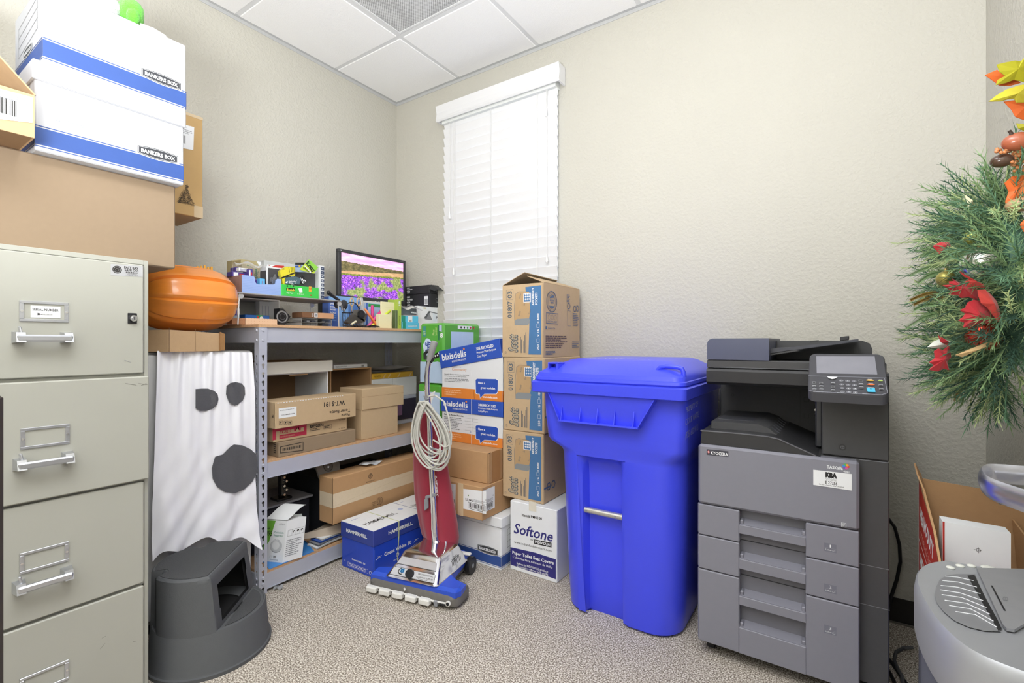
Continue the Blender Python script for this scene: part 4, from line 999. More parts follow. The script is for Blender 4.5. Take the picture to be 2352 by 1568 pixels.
t, m, b = small('white_board_sheet', 'white angled cardboard panel right of the tan carton with the green stripe', 'board', 0.262, 590, 606, 600, 668, 0.02, WHT2, z0=RZ1); m.build('body', t)
# small framed chalk boards
for (pl, pr, yt, c, lab, gl_) in ((612, 672, 611, 0.375, 'white framed dark panel box behind the lavender tray, left one', 0), (672, 733, 618, 0.37, 'white framed dark panel box behind the green tape box, right one', 1)):
    t, m, b = small('label_box', lab, 'box', c, pl, pr, yt, 680, 0.06, WHT, z0=RZ1)
    m.rect(b.front, 0.008, 0.006, b.w-0.008, b.h-0.007, mat('#4d4c50', 0.5)); m.rect(b.left, 0.004, 0.004, b.dep-0.002, b.h-0.02, mat('#4d4c50', 0.5))
    m.build('body', t)
t, m, b = small('grey_box', 'long pale grey box behind the framed dark panels on the riser', 'box', 0.29, 606, 690, 597, 680, 0.05, mat('#c2c4c4', 0.5), z0=RZ1); m.build('body', t)
t, m, b = small('tape_refill_box', 'white and red box lying on the left framed dark panel box', 'box', 0.37, 614, 658, 607, 613, 0.05, WHT2, z0=PX(612, 611, 0.375).z+0.0005)
m.ppx(b.front, [(622, 613), (633, 609), (652, 610), (655, 616)], RED); m.t(b.front, '3M', 0.006, b.h*0.4, 0.005, RED, bold=0.03); m.build('body', t)
# green tape box
GRN2 = mat('#3fc950', 0.4, var=0.05, coat=0.3); GRN3 = mat('#2ea83e', 0.4)
a = PX(646, 652, 0.445); q = PX(732, 680, 0.445)
b = Box((0.445, a.y+0.001, RZ1), EY, q.y-a.y, 0.06, a.z-RZ1)
t, m = pbox('tape_box', 'bright green shrink wrapped box of clear tape rolls on the riser shelf', 'box', b, GRN2)
F = b.front; m.ppx(F, [(657.5, 660.5), (677.5, 662), (677.5, 669), (657.5, 667)], BLK); m.tp(F, 'Scotch', (659, 667), (676.5, 668), (659, 662.3), mat('#f1e04a', 0.4), 0.04)
for qx in (660, 667, 674): a_ = F.uv(qx, 656.5); m.disc(F, a_[0], a_[1], 0.005, GRN3 if qx == 667 else BLK, 4)
m.ppx(F, [(685, 662), (693, 661), (695, 671), (688, 672)], WHT2); m.tp(F, 'Magic Tape', (658, 673), (673, 674.5), (658, 670), WHT2, 0.01); m.tp(F, '10 ROLLS', (683, 676), (697, 677), (683, 673.5), WHT2)
m.ppx(F, [(709, 657.5), (715.5, 658), (715.5, 670), (709, 669.5)], mat('#e8b03a', 0.4)); m.tp(F, '10', (710, 664), (715, 664.3), (710, 660), RED, 0.03); m.tp(F, '3M', (711.5, 679), (716, 679.5), (711.5, 676), RED, 0.05)
m.line(F, [(b.w*0.08, 0.003), (b.w*0.08, b.h-0.003)], 0.0007, GRN3); m.line(F, [(b.w*0.8, 0.003), (b.w*0.8, b.h-0.003)], 0.0007, GRN3); m.build('body', t)
# tall white strip box with navy squares
t, m, b = small('strip_box', 'tall white box with a column of navy squares at the right end of the riser', 'box', 0.40, 732, 745, 609, 683, 0.035, WHT, z0=RZ1)
NAVY = mat('#33405f', 0.5)
for k in range(8):
    zz = b.h*(0.04+0.119*k); m.rect(b.front, b.w*0.38, zz, b.w*0.95, zz+b.h*0.085, NAVY); m.rect(b.front, b.w*0.5, zz+b.h*.03, b.w*0.82, zz+b.h*0.05, WHT)
m.build('body', t)
t, m, b = small('foam_board', 'white back panel behind the glue pack on the riser', 'board', 0.305, 700, 732, 607, 680, 0.02, WHT, z0=RZ1); m.build('body', t)
# glue pack, yellow packs, slate packs (tilted flat blister cards)
def card_(name, label, c, pts, mt, thick=0.003, group=None):
    F = Face((c, 0, 0), EY, EZ); P = [F.uv(*q) for q in pts]; ctr = F.pt(sum(q[0] for q in P)/len(P), sum(q[1] for q in P)/len(P))
    t = thing(name, label, 'pack', ctr, group); m = M(); m.slab([F.pt(*q) for q in P], (-thick, 0, 0), mt); return t, m, F
YG = mat('#c3dc3a', 0.35, coat=0.3); LG = mat('#8ccf4a', 0.35, coat=0.3); YL = mat('#e2d531', 0.35, coat=0.3)
t, m, F = card_('glue_pack', 'yellow green super glue blister card tilted on the riser shelf', 0.425, ((688, 619), (710, 596), (731, 614), (721, 628)), YG)
m.ppx(F, [(701, 605), (710, 596), (731, 614), (723, 624)], LG); m.tp(F, 'Krazy', (702, 605.5), (719.5, 626), (708.5, 599.5), BLK, 0.05)
m.ppx(F, [(699, 611), (700, 609.5), (715, 625), (713, 627)], WHT2); m.tp(F, 'SUPER GLUE', (695.5, 615), (709, 625), (698, 612), BLK, 0.03); m.build('card', t)
gy_ = 'yellow and slate blister packs leaning behind the green tape box'
t, m, F = card_('marker_pack', 'yellow wrapped pack tilted left of the super glue card', 0.43, ((643, 622), (657, 612), (668, 612), (671, 626), (646, 640)), YL, 0.02, gy_)
for q in ((668, 613, 669, 624), (663, 613, 665, 625)): m.linepx(F, [(q[0], q[1]), (q[2], q[3])], 0.002, BLK)
m.linepx(F, [(646, 638), (678, 626)], 0.005, BLK); m.ppx(F, [(648, 619), (652, 616), (654, 618)], BLK); m.build('pack', t)
t, m, F = card_('marker_pack', 'narrow yellow striped pack just left of the super glue card', 0.425, ((668, 613), (678, 612), (678, 633), (662, 635), (668, 628)), YL, 0.01, gy_)
for k in range(4): m.linepx(F, [(669+2.4*k, 614), (668+2.4*k, 626)], 0.0015, BLK)
m.build('pack', t)
t, m, F = card_('marker_pack', 'yellow pack standing at the left end behind the green tape box', 0.428, ((648, 640), (656, 636), (656, 654), (650, 654)), YL, 0.02, gy_); m.build('pack', t)
SLT = mat('#4f6874', 0.5)
t, m, F = card_('slate_pack', 'slate blue pack with white print leaning on the green tape box', 0.437, ((657, 637), (680, 635), (692, 640), (688, 653), (656, 651)), SLT, 0.012, gy_)
m.tp(F, 'Reclosable', (663, 647), (679, 648), (663, 643.5), WHT2, 0.02); m.tp(F, 'Mints', (663, 650.5), (672, 651), (663, 648), WHT2, 0.02); m.ppx(F, [(656, 647), (661, 645), (660, 650), (656, 650)], WHT2); m.linepx(F, [(681, 643), (679, 652)], 0.0015, WHT2); m.build('pack', t)
t, m, F = card_('slate_pack', 'black and white crumpled pack at the right of the slate blue pack', 0.433, ((686, 641), (695, 632), (703, 645), (697, 654), (690, 652)), BLK, 0.01, gy_)
for k in range(3): m.linepx(F, [(690+4*k, 638+2*k), (696+3*k, 650-2*k)], 0.004, WHT2)
m.build('pack', t)
t, m, F = card_('tape_pack', 'dark and blue card standing behind the super glue pack', 0.40, ((678, 603), (700, 603), (698, 625), (678, 624)), mat('#a9bfe0', 0.4), 0.004)
m.ppx(F, [(678, 603), (700, 603), (699, 608), (678, 608)], INK); m.ppx(F, [(678, 610), (692, 609), (692, 614), (678, 614)], mat('#3e59a8', 0.4)); a_ = F.uv(688, 611); m.disc(F, a_[0], a_[1], 0.006, mat('#d9b34a', 0.4)); m.build('card', t)
m = M(); q = PX(625, 640, 0.40); m.grid(lambda s, v: Vector((0.405+0.02*v, q.y-0.015+0.045*s, RZ1+0.06+0.035*v+0.01*math.sin(11*s+4*v))), 10, 6, mat('#e9edf2', 0.05, trans=0.8, ior=1.15)); solo(m, 'plastic_bag', 'small clear crinkled bag in front of the left dark panel', 'bag', (0.41, q.y, RZ1+0.06), smooth=True)
# ---- under the riser
# white carton open to the front
t = sideopen((0.35, PX(548, HOR, 0.35).y-0.06, Z1+0.0005), PX(642, HOR, 0.35).y-PX(548, HOR, 0.35).y+0.06, 0.20, 0.130, 'open_box', 'open white carton on its side under the riser shelf', mat('#c9cac9', 0.6), mat('#b7b7b3', 0.7), 0.004)
t, m, b = small('book', 'blue and green book lying in the open white carton under the riser', 'book', 0.34, 563, 619, 722, 733, 0.12, mat('#2f68b8', 0.35, coat=0.3), z0=Z1+0.0265)
m.rect(b.front, b.w*0.45, 0, b.w*0.72, b.h, mat('#2f9a5c', 0.4)); m.rect(b.front, b.w*0.48, b.h*.3, b.w*0.55, b.h*.8, RED); m.disc(b.front, b.w*.66, b.h*.4, b.h*.36, WHT2); m.build('body', t)
t, m, b = small('white_pack', 'pale box with printed lines at the back of the open white carton', 'box', 0.26, 596, 626, 690, 735, 0.04, mat('#a9a9ab', 0.6), z0=Z1+0.005)
for k in range(4): m.rect(b.front, 0.012+0.016*k, 0.02, 0.0165+0.016*k, b.h*0.8, GREY)
m.build('body', t)
t, m, b = small('stacked_books', 'pile of books in the open white carton holding up the blue green book', 'book', 0.335, 566, 622, 733, 746, 0.12, OFFW, z0=Z1+0.0055); m.t_ = 0; m.build('pages', t); 
# peg card box
PEG = mat('#e3c1a2', 0.7, var=0.03); 
t, m, b = small('peg_box', 'long pinkish tan box with a dotted pattern on the deck under the riser', 'box', 0.43, 565, 637, 730, 750, 0.05, PEG, z0=Z1)
for i in range(12):
    for j in range(3): m.rect(b.front, 0.012+i*b.w/12, 0.006+j*0.011, 0.0135+i*b.w/12, 0.008+j*0.011, mat('#c0765e', 0.7))
m.build('body', t)
t, m, b = small('peg_box', 'darker reddish brown dotted box end at the foot of the near riser leg', 'box', 0.42, 533, 563, 730, 750, 0.05, mat('#b4825f', 0.7), z0=Z1)
for i in range(8):
    for j in range(3): m.rect(b.front, 0.008+i*b.w/8, 0.006+j*0.011, 0.0095+i*b.w/8, 0.008+j*0.011, mat('#8a4f3a', 0.7))
m.build('body', t)
t, m, b = small('carton', 'dark purple carton partly hidden by the pumpkin on the deck', 'box', 0.38, 537, 550, 706, 722, 0.03, PUR, z0=PX(537, 720, .38).z) if False else small('carton', 'dark purple and pale blue carton partly hidden by the pumpkin on the deck', 'box', 0.38, 534, 551, 706, 750, 0.03, mat('#9fb4c2', 0.5), z0=Z1)
m.rect(b.front, 0, b.h*.55, b.w*.6, b.h, PUR); m.rect(b.front, b.w*.6, b.h*.6, b.w, b.h*.95, WHT); m.build('body', t)
# black tilted speaker box
t = thing('webcam_box', 'black diamond tilted box with a round silver ring under the riser', 'box', (0.36, PX(654, HOR, 0.36).y, Z1)); F = Face((0.365, 0, 0), EY, EZ)
P = [F.uv(*q) for q in ((642, 745.5), (642, 708), (651, 709), (667.5, 727), (655, 746), (650, 748))]
m = M(); m.slab([F.pt(a, max(b_, Z1+0.001)) for a, b_ in P], (-0.05, 0, 0), mat('#2b2b2e', 0.4)); a_ = F.uv(648, 727)
m.disc(F, a_[0], a_[1], 0.030, mat('#a9abb0', 0.3, 0.5)); m.disc(F, a_[0], a_[1]-0.001, 0.023, mat('#1c1c20', 0.25)); m.ring(F, a_[0]+0.002, a_[1], 0.014, 0.001, GREY); m.build('body', t)
# clear trays and flat brown carton
ACR = mat('#e6e8ea', 0.06, trans=0.8, ior=1.2)
t = thing('letter_tray', 'clear acrylic stacking tray under the flat brown carton on the deck', 'tray', (0.37, PX(730, HOR, 0.4).y, Z1))
ya, yb = PX(692, HOR, 0.41).y, PX(762, HOR, 0.41).y
m = M()
for zz in (0.002, 0.022, 0.043): m.box(0.27, ya, Z1+zz, 0.415, yb, Z1+zz+0.0025, ACR)
for yy in (ya, (ya+yb)/2, yb-0.003): m.box(0.27, yy, Z1+0.0045, 0.41, yy+0.003, Z1+0.043, ACR)
m.build('trays', t)
m = M()
for k in range(5): m.box(0.31, ya+0.012+0.03*k, Z1+0.025, 0.395, ya+0.03+0.03*k, Z1+0.034, [BLK, GREY, mat('#5c5f6b', .4)][k % 3], 0.003)
solo(m, 'card_sleeves', 'dark small items lying inside the clear acrylic tray', 'supplies', (0.35, (ya+yb)/2, Z1+0.025))
a = PX(692, 718, 0.41); q = PX(770, 727, 0.41)
t = thing('flat_carton', 'flat brown mailing carton with a small label on the clear acrylic tray', 'box', (0.36, (a.y+q.y)/2, Z1+0.046))
b = Box((0.415, ya+0.004, Z1+0.0465), Vector((0.03, 1, 0)), yb-ya, 0.10, 0.028); m = M(); b.solid(m, mat('#7d5a40', 0.8), 0.002); m.rect(b.front, b.w*.48, 0, b.w, b.h, mat('#c89b78', 0.8)); m.rect(b.front, b.w*.36, .003, b.w*.47, b.h-.002, WHT); m.rect(b.front, b.w*.375, .006, b.w*.455, b.h-.005, GREY); m.fine(b.front, b.w*.28, .004, b.w*.34, b.h-.004, 3, WHT); m.build('body', t)
# blue boxes behind the headset
BL1 = mat('#4d74cc', 0.35, var=0.05, coat=0.3); BL2 = mat('#86b6ee', 0.35, var=0.08, scale=10, coat=0.3)
t, m, b = small('blue_box', 'tall royal blue box with white lettering right of the riser', 'box', 0.30, 755, 776, 680, 750, 0.06, BL1, z0=Z1)
m.rect(b.front, 0, b.h*0.86, b.w, b.h, BL2)
for k, s_ in enumerate(('WIRE', 'BOLD', 'BOLD', 'ROLL')): m.t(b.front, s_, 0.008, b.h*(0.74-0.09*k), b.h*.05, WHT2, w=b.w*0.66, bold=0.04)
m.fine(b.front, 0.008, b.h*.22, b.w-0.01, b.h*.42, 4, BL2); m.rect(b.front, 0, b.h*.30, b.w*.5, b.h*.302, WHT); m.build('body', t)
t, m, b = small('blue_box', 'wide sky blue box behind the scissors in the pen cup', 'box', 0.29, 770, 832, 679, 750, 0.05, BL2, z0=Z1)
m.ppx(b.front, [(800, 700), (832, 690), (832, 735), (800, 735)], mat('#5a86cc', 0.4)); m.build('body', t)
t, m, b = small('black_box', 'narrow black box with grey print at the right rear riser leg', 'box', 0.21, 742, 752, 686, 716, 0.05, mat('#2b2b2b', 0.5), z0=Z1) ; m.tp(b.front, 'CAMERA', (747, 712), (747, 692), (743, 712), GREY, 0.02); m.build('body', t)
# headset
def pxp(q, c): return PX(q[0], q[1], c)
hs = thing('headset', 'black telephone headset resting on the corner of the riser', 'headset', pxp((775, 700), 0.43))
m = M(); m.tube([pxp(q, 0.43) for q in ((753, 671), (758, 675), (770, 683), (778, 690))], [0.010, 0.010, 0.008, 0.009], PLAST_BLK, 12); m.ellipsoid(pxp((755, 672), 0.432), (0.011, 0.012, 0.012), PLAST_BLK); m.build('microphone', hs, True)
m = M(); m.ellipsoid(pxp((790, 700), 0.42), (0.018, 0.022, 0.028), mat('#2c2c31', 0.6)); m.build('ear_cushion', hs, True)
m = M(); m.ellipsoid(pxp((774, 698), 0.41), (0.014, 0.016, 0.026), mat('#2c2c31', 0.6)); m.build('ear_cushion', hs, True)
m = M(); m.tube([pxp(q, 0.425) for q in ((790, 727), (789, 715), (795, 700), (803, 694), (812, 694), (820, 700), (826, 710))], 0.0025, PLAST_BLK, 8); m.tube([pxp(q, 0.43) for q in ((784, 700), (786, 712), (791, 714), (790, 708))], 0.005, GREY, 8); m.build('headband', hs, True)
m = M(); m.tube([pxp(q, 0.415) for q in ((778, 712), (777.5, 735), (777, 748))], 0.0025, PLAST_BLK, 8); m.build('cord', hs, True)
# wire pen cup with scissors
pc = thing('pen_cup', 'black wire mesh pen cup holding scissors, on the deck edge', 'cup', (0.40, PX(802, HOR, 0.4).y, Z1))
cy = PX(803, HOR, 0.40).y; m = M(); R0 = 0.040
for zz, r in ((0.003, R0*0.85), (0.035, R0*0.92), (0.085, R0)): m.tube([(0.40+r*math.cos(a*math.pi/12), cy+r*math.sin(a*math.pi/12), Z1+zz) for a in range(24)], 0.0012 if zz < 0.08 else 0.002, PLAST_BLK, 6, closed=True)
for k in range(20):
    a = k*math.pi/10; m.tube([(0.40+R0*.85*math.cos(a), cy+R0*.85*math.sin(a), Z1+0.002), (0.40+R0*math.cos(a), cy+R0*math.sin(a), Z1+0.085)], 0.0008, PLAST_BLK, 5)
m.cyl((0.40, cy, Z1), (0.40, cy, Z1+0.002), R0*.85, PLAST_BLK, n=24); m.build('mesh_cup', pc)
SCM = mat('#d7dade', 0.2, 1.0)
def scissors(px, pyt, lab, h=26, w=6):
    t = thing('scissors', lab, 'scissors', pxp((px, pyt+h), 0.41), 'scissors handles up in the wire cup')
    HB = mat('#d8b98c', 0.4, coat=0.2)
    m = M(); F = Face((0.41, 0, 0), EY, EZ); c = F.uv(px, pyt+h*0.4)
    pts = [F.pt(c[0]+(0.0105)*math.cos(a)*w/6, c[1]+0.022*math.sin(a)) for a in [k*math.pi/10 for k in range(20)]]
    m.tube(pts, 0.0042, HB, 8, closed=True); m.build('handle', t, True)
    m = M(); m.slab([F.pt(c[0]-0.005, c[1]-0.022), F.pt(c[0]+0.006, c[1]-0.022), F.pt(c[0]-0.002, Z1+0.01), F.pt(c[0]-0.005, Z1+0.01)], (-0.0025, 0, 0), SCM); m.build('blade', t)
scissors(808, 683, 'tan handled scissors, left of the pair standing in the wire cup'); scissors(824, 683, 'black and tan handled scissors, right of the pair in the wire cup', w=7)
m = M(); m.frame_box(pxp((826, 683), 0.425), (0.006, 0.0, 0), pxp((832, 683), 0.425)-pxp((826, 683), 0.425), pxp((834, 724), 0.425)-pxp((826, 683), 0.425), mat('#d9dadd', 0.25, 0.8), 0.002)
solo(m, 'stapler_strip', 'slim silver metal letter opener leaning in front of the scissors', 'opener', pxp((833, 724), 0.425))
# black webcam cube
t = thing('webcam', 'black cube device with a round lens cap in front of the scissors', 'webcam', (0.45, PX(818, HOR, 0.45).y, Z1+0.02)); F = Face((0.465, 0, 0), EY, EZ)
m = M(); m.slab([F.pt(*F.uv(*q)) for q in ((798, 740), (814, 722), (838, 734), (832, 742), (804, 745))], (-0.035, 0, 0), mat('#47423e', 0.5)); m.slab([F.pt(*F.uv(*q)) for q in ((814, 722), (822, 711), (844, 722), (838, 740))], (-0.035, 0, 0), mat('#58544f', 0.5)); m.build('body', t)
m = M(); c = F.pt(*F.uv(829, 722)); m.cyl(c-EX*0.01, c+EX*0.006, 0.024, PLAST_BLK, n=28); m.cyl(c+EX*0.006, c+EX*0.009, 0.018, mat('#2b2b30', 0.2), n=28); m.build('lens', t, True)
# cable tangle
m = M(); rd = random.Random(11)
for k in range(7):
    y0 = PX(795, HOR, 0.45).y; pts = []
    for i in range(14):
        s_ = i/13; pts.append((0.47+0.05*math.sin(5*s_+k), y0+0.012*k*0+0.17*s_+0.01*math.sin(7*s_+k*2), Z1+0.0045+0.012*abs(math.sin(3*s_*math.pi+k))*(0.4+0.1*k)))
    m.tube(pts, 0.0028, PLAST_BLK, 6)
m.tube([PX(807, 745, 0.50), PX(815, 739, 0.50), PX(818, 738, 0.50)], 0.0055, mat('#d8d2b8', 0.5), 8)
solo(m, 'cable_tangle', 'tangle of black cables lying at the front edge of the deck', 'cable', (0.47, y0+0.08, Z1), smooth=True)
# markers
gm = 'loose markers and highlighters leaning in the clear bin'
def marker(q0, q1, colr, lab, r=0.0065, c=0.46, cap=None):
    a, b_ = PX(q0[0], q0[1], c), PX(q1[0], q1[1], c); t = thing('marker', lab, 'marker', b_, gm)
    if b_.z < Z1+r: b_.z = Z1+r
    d = (a-b_); m = M(); m.tube([b_, b_+d*0.05, b_+d*0.66, b_+d*0.68], [r*.6, r, r, r*.9], mat(colr, 0.35, coat=0.2), 12); m.build('barrel', t, True)
    m = M(); m.tube([b_+d*0.67, b_+d*0.97, a], [r*1.08, r*1.0, r*.6], mat(cap or colr, 0.3, coat=0.3), 12); m.build('cap', t, True)
marker((855, 701), (855, 745), '#d8408a', 'magenta pink highlighter standing upright at the left of the marker bin', c=0.43, r=0.008)
marker((880, 709), (846, 749), '#e0559a', 'pink highlighter leaning to the right', cap='#d63c86', c=0.455, r=0.0085); marker((838, 709), (868, 751), '#f0804a', 'orange pencil shaped marker leaning to the left in front', cap='#ee9060', c=0.475)
marker((897, 712), (851, 752), '#e8d84a', 'yellow highlighter leaning to the right in front', cap='#cfe03e', c=0.468, r=0.0075); marker((888, 703), (860, 748), '#e2c25a', 'marker with a purple cap behind the yellow highlighter', cap='#5a3fb0', c=0.435, r=0.0055)
marker((894, 706), (866, 748), '#dfe0e4', 'marker with a blue cap behind the paper pad', cap='#3f6fd0', c=0.43, r=0.0055); marker((884, 715), (843, 750), '#e2404a', 'red marker lowest in the marker bin', c=0.445, r=0.0065)
# cards and pads
t, m, b = small('card_pack', 'blue and green packet standing behind the highlighters', 'pack', 0.38, 841, 876, 695, 750, 0.02, mat('#b8cdf0', 0.4, coat=0.2), z0=Z1)
m.rect(b.front, 0, 0, b.w*.1, b.h, mat('#3b66c0', 0.4)); m.rect(b.front, b.w*.14, b.h*.86, b.w*.95, b.h*.98, mat('#3f9a5a', 0.4)); m.build('body', t)
t, m, b = small('white_envelope_box', 'off-white box behind the blue green packet and yellow pad', 'box', 0.34, 833, 885, 690, 750, 0.02, OFFW, z0=Z1); m.build('body', t)
YP = mat('#ece5bb', 0.6, var=0.02)
t, m, b = small('sticky_notes', 'pale yellow square sticky note pad at the front edge', 'note pad', 0.505, 871, 899, 721, 751, 0.028, YP, z0=Z1); m.build('pad', t)
t, m, b = small('legal_pad', 'pale yellow ruled legal pad standing behind the sticky notes', 'note pad', 0.47, 876, 911, 692, 751, 0.012, YP, z0=Z1)
for k in range(9): m.line(b.front, [(0.03, 0.012+0.014*k), (b.w-0.004, 0.012+0.014*k)], 0.0006, mat('#c9bf8f', 0.6))
m.build('pad', t)
GP = mat('#a9c04a', 0.35, var=0.06, coat=0.3)
t, m, b = small('pen_pack', 'yellow green retail pack with 8 PK print beside the legal pad', 'pack', 0.50, 914, 922, 687, 752, 0.09, GP, z0=Z1)
m.tp(b.front, '8 PK', (919.5, 702), (919.5, 690), (915.5, 702), WHT2, 0.03); m.tp(b.front, 'NOTEBOOK', (919, 746), (919, 724), (916, 746), mat('#7a8c2e', 0.4), 0.03); m.build('front_panel', t)
m = M(); m.frame_box(b.o+EX*0.0-EY*0.018, (-0.09, 0, 0), (0, 0.0165, 0), (0, 0, 0.11), mat('#5a6b45', 0.35, var=0.3, scale=60, coat=0.2), 0.002); m.build('window_side', t)
TEAL = mat('#1f8f78', 0.35, coat=0.2); CYN = mat('#58bfe4', 0.35, var=0.06, coat=0.25)
gb = 'green and blue retail packs by the puff tissue box'
t, m, b = small('battery_pack', 'upper green and cyan box with a barcode at the deck end', 'box', 0.50, 923, 961, 724, 738, 0.08, CYN, gb, z0=Z1+0.0425); m.rect(b.front, 0, 0, b.w*.2, b.h, TEAL); m.rect(b.front, b.w*.36, b.h*.02, b.w*.62, b.h*.95, WHT2); m.bars(b.front, b.w*.42, b.h*.05, b.w*.58, b.h*.4, INK); m.build('body', t)
b = Box((0.507, b.o.y, Z1), EY, b.w, 0.09, 0.042); t, m = pbox('battery_pack', 'lower green and cyan box, directly on the deck end', 'box', b, CYN, gb); m.rect(b.front, 0, 0, b.w*.17, b.h, TEAL); m.fine(b.front, b.w*.3, b.h*.3, b.w*.9, b.h*.6, 2, WHT); m.build('body', t)
t, m, b = small('black_carton', 'black and silver carton under clear plastic on the cyan boxes', 'box', 0.46, 922, 957, 706, 724, 0.07, mat('#5c6064', 0.25, 0.4, var=0.5, scale=40), z0=Z1+0.0925); m.tp(b.front, 'WINDELL', (944, 719), (957, 720), (944, 715.5), WHT2, 0.03); m.build('body', t)
q = b
m = M(); m.grid(lambda s, v: Vector((0.40+0.08*v, q.o.y-0.004+0.17*s, q.o.z+q.h+0.006+0.012*math.sin(s*9+v*3)*0.6+0.012*(1-v)-0.03*max(0, v-0.6))), 18, 8, mat('#f4f5f6', 0.12, trans=0.7, ior=1.15)); solo(m, 'plastic_wrap', 'clear crumpled plastic sheet on the black and silver carton', 'plastic', (0.44, q.o.y+0.08, q.o.z+q.h), smooth=True)
# white box with a laptop stand drawing, two black boxes on top
b = bx(0.40, 960, 1029, 702, Z1, 0.14, 'l')
t, m = pbox('laptop_stand_box', 'white box with a folding stand drawing, under the two black boxes', 'box', b, WHT2)
F = b.front; DG = mat('#5d5f63', 0.5)
m.ppx(F, [(973, 731), (985, 714), (1011, 721), (1010, 722), (988, 717), (979, 732)], DG); m.ppx(F, [(979, 731), (986, 719), (993, 735), (975, 733)], mat('#8b8d90', 0.5)); m.ppx(F, [(994, 718), (994, 738), (1004, 738), (1004, 722)], mat('#e2eaf2', 0.5)); m.tp(F, 'P', (1001, 732), (1005, 732), (1001, 727), DG, 0.05)
m.ppx(F, [(986, 698), (1024, 700), (1024, 706), (986, 704)], mat('#dfe8f0', 0.5)); m.rect(F, 0.05, b.h-0.016, 0.075, b.h-0.008, mat('#c9b98a', 0.5)); m.build('body', t)
zt = b.o.z+b.h
ge = 'flat black boxes with white print stacked near the window'
BKB = mat('#2b2c2f', 0.5, var=0.06)
def eat(b, lab, tab):
    t, m = pbox('black_box', lab, 'box', b, BKB, ge)
    for k, s_ in enumerate(('DARK', 'WALL WOOD', 'BOLZEN', 'ASSORT')):
        if b.h*(0.78-0.19*k) > 0.004: m.t(b.left, s_, b.dep*0.08, b.h*(0.76-0.2*k), b.h*0.11, WHT2, bold=0.05, w=b.dep*(0.13+0.1*(k == 1)))
    m.rect(b.left, b.dep*0.78, b.h*0.15, b.dep*0.94, b.h*0.8, WHT2) if not tab else None
    if not tab: m.bars(b.left, b.dep*0.80, b.h*0.2, b.dep*0.92, b.h*0.6, INK)
    m.ring(b.front, b.w*0.33, b.h*0.56, b.h*0.11, 0.0035, WHT2); m.t(b.front, 'EatWell', b.w*0.42, b.h*0.47, b.h*0.15, WHT2, w=b.w*0.27, bold=0.03); m.fine(b.front, b.w*0.32, b.h*0.33, b.w*0.72, b.h*0.38, 1, WHT2)
    m.build('body', t); return t
yl, yr = PX(986, HOR, 0.40).y, PX(1033, HOR, 0.40).y
e1 = Box((0.405, yl, zt+0.0005), EY, yr-yl, 0.235, PX(986, 673, 0.405).z-zt); eat(e1, 'lower flat black box with a barcode, on the laptop stand box', False)
e2 = Box((0.402, yl-0.002, e1.o.z+e1.h+0.001), EY, yr-yl, 0.230, PX(986, 654, 0.402).z-e1.o.z-e1.h); t = eat(e2, 'upper flat black box with a raised open front flap', True)
m = M(); F = e2.front; zt2 = e2.o.z+e2.h; O = Vector((0.404, e2.o.y, zt2))
m.slab([O+EY*0.012, O+EY*(e2.w-0.0), O+EY*(e2.w+0.025)+EX*0.05-EZ*0.035, O+EY*0.03+EX*0.05-EZ*0.035], (0, 0, 0.002), BKB)
m.slab([O+EY*0.012+EX*0.001, O+EY*0.03+EX*0.05-EZ*0.035, O+EY*0.005+EX*0.04-EZ*0.045, O-EY*0.012+EX*0.012-EZ*0.03], (0, -0.001, 0.001), BKB)
FF = Face(O+EX*0.05-EZ*0.0325, EY, Vector((-0.05, 0, 0.035))); m.t(FF, 'EatWell', e2.w*0.47, 0.030, 0.009, WHT2, w=e2.w*0.24, bold=0.03); m.ring(FF, e2.w*0.38, 0.034, 0.006, 0.003, WHT2); m.build('flap', t)
# monitor
mo = thing('monitor', 'black framed computer monitor showing a lavender field, behind the desk clutter', 'monitor', (0.19, -0.36, Z1))
MY0, MY1, MX = PX(778, HOR, 0.22).y, PX(932, HOR, 0.22).y, 0.22
z00, z01 = PX(778, 694, 0.22).z, PX(775, 575, 0.22).z; z10, z11 = PX(930, 694, 0.22).z, PX(932, 594, 0.22).z
zb, zt = (z00+z10)/2-0.004, (z01+z11)/2; BZ = mat('#37373a', 0.4, var=0.03)
m = M(); bw_ = 0.020; bb_ = 0.030
m.box(MX-0.03, MY0, zb, MX, MY1, zb+bb_, BZ, 0.002); m.box(MX-0.03, MY0, zt-bw_, MX, MY1, zt, BZ, 0.002); m.box(MX-0.03, MY0, zb+bb_, MX, MY0+bw_, zt-bw_, BZ, 0.002); m.box(MX-0.03, MY1-bw_, zb+bb_, MX, MY1, zt-bw_, BZ, 0.002)
m.box(MX-0.05, MY0+0.03, zb+0.03, MX-0.03, MY1-0.03, zt-0.03, BZ, 0.006)
F = Face((MX, MY0, zb), EY, EZ); W = MY1-MY0; H = zt-zb
for k in range(5): m.rect(F, W*0.5+0.015*k, 0.009, W*0.5+0.015*k+0.008, 0.012, WHT)
m.rect(F, 0.012, H-0.012, 0.02, H-0.006, WHT); m.t(F, 'VIEWSONIC', W-0.06, H-0.013, 0.005, GREY, w=0.042); m.build('bezel', mo)
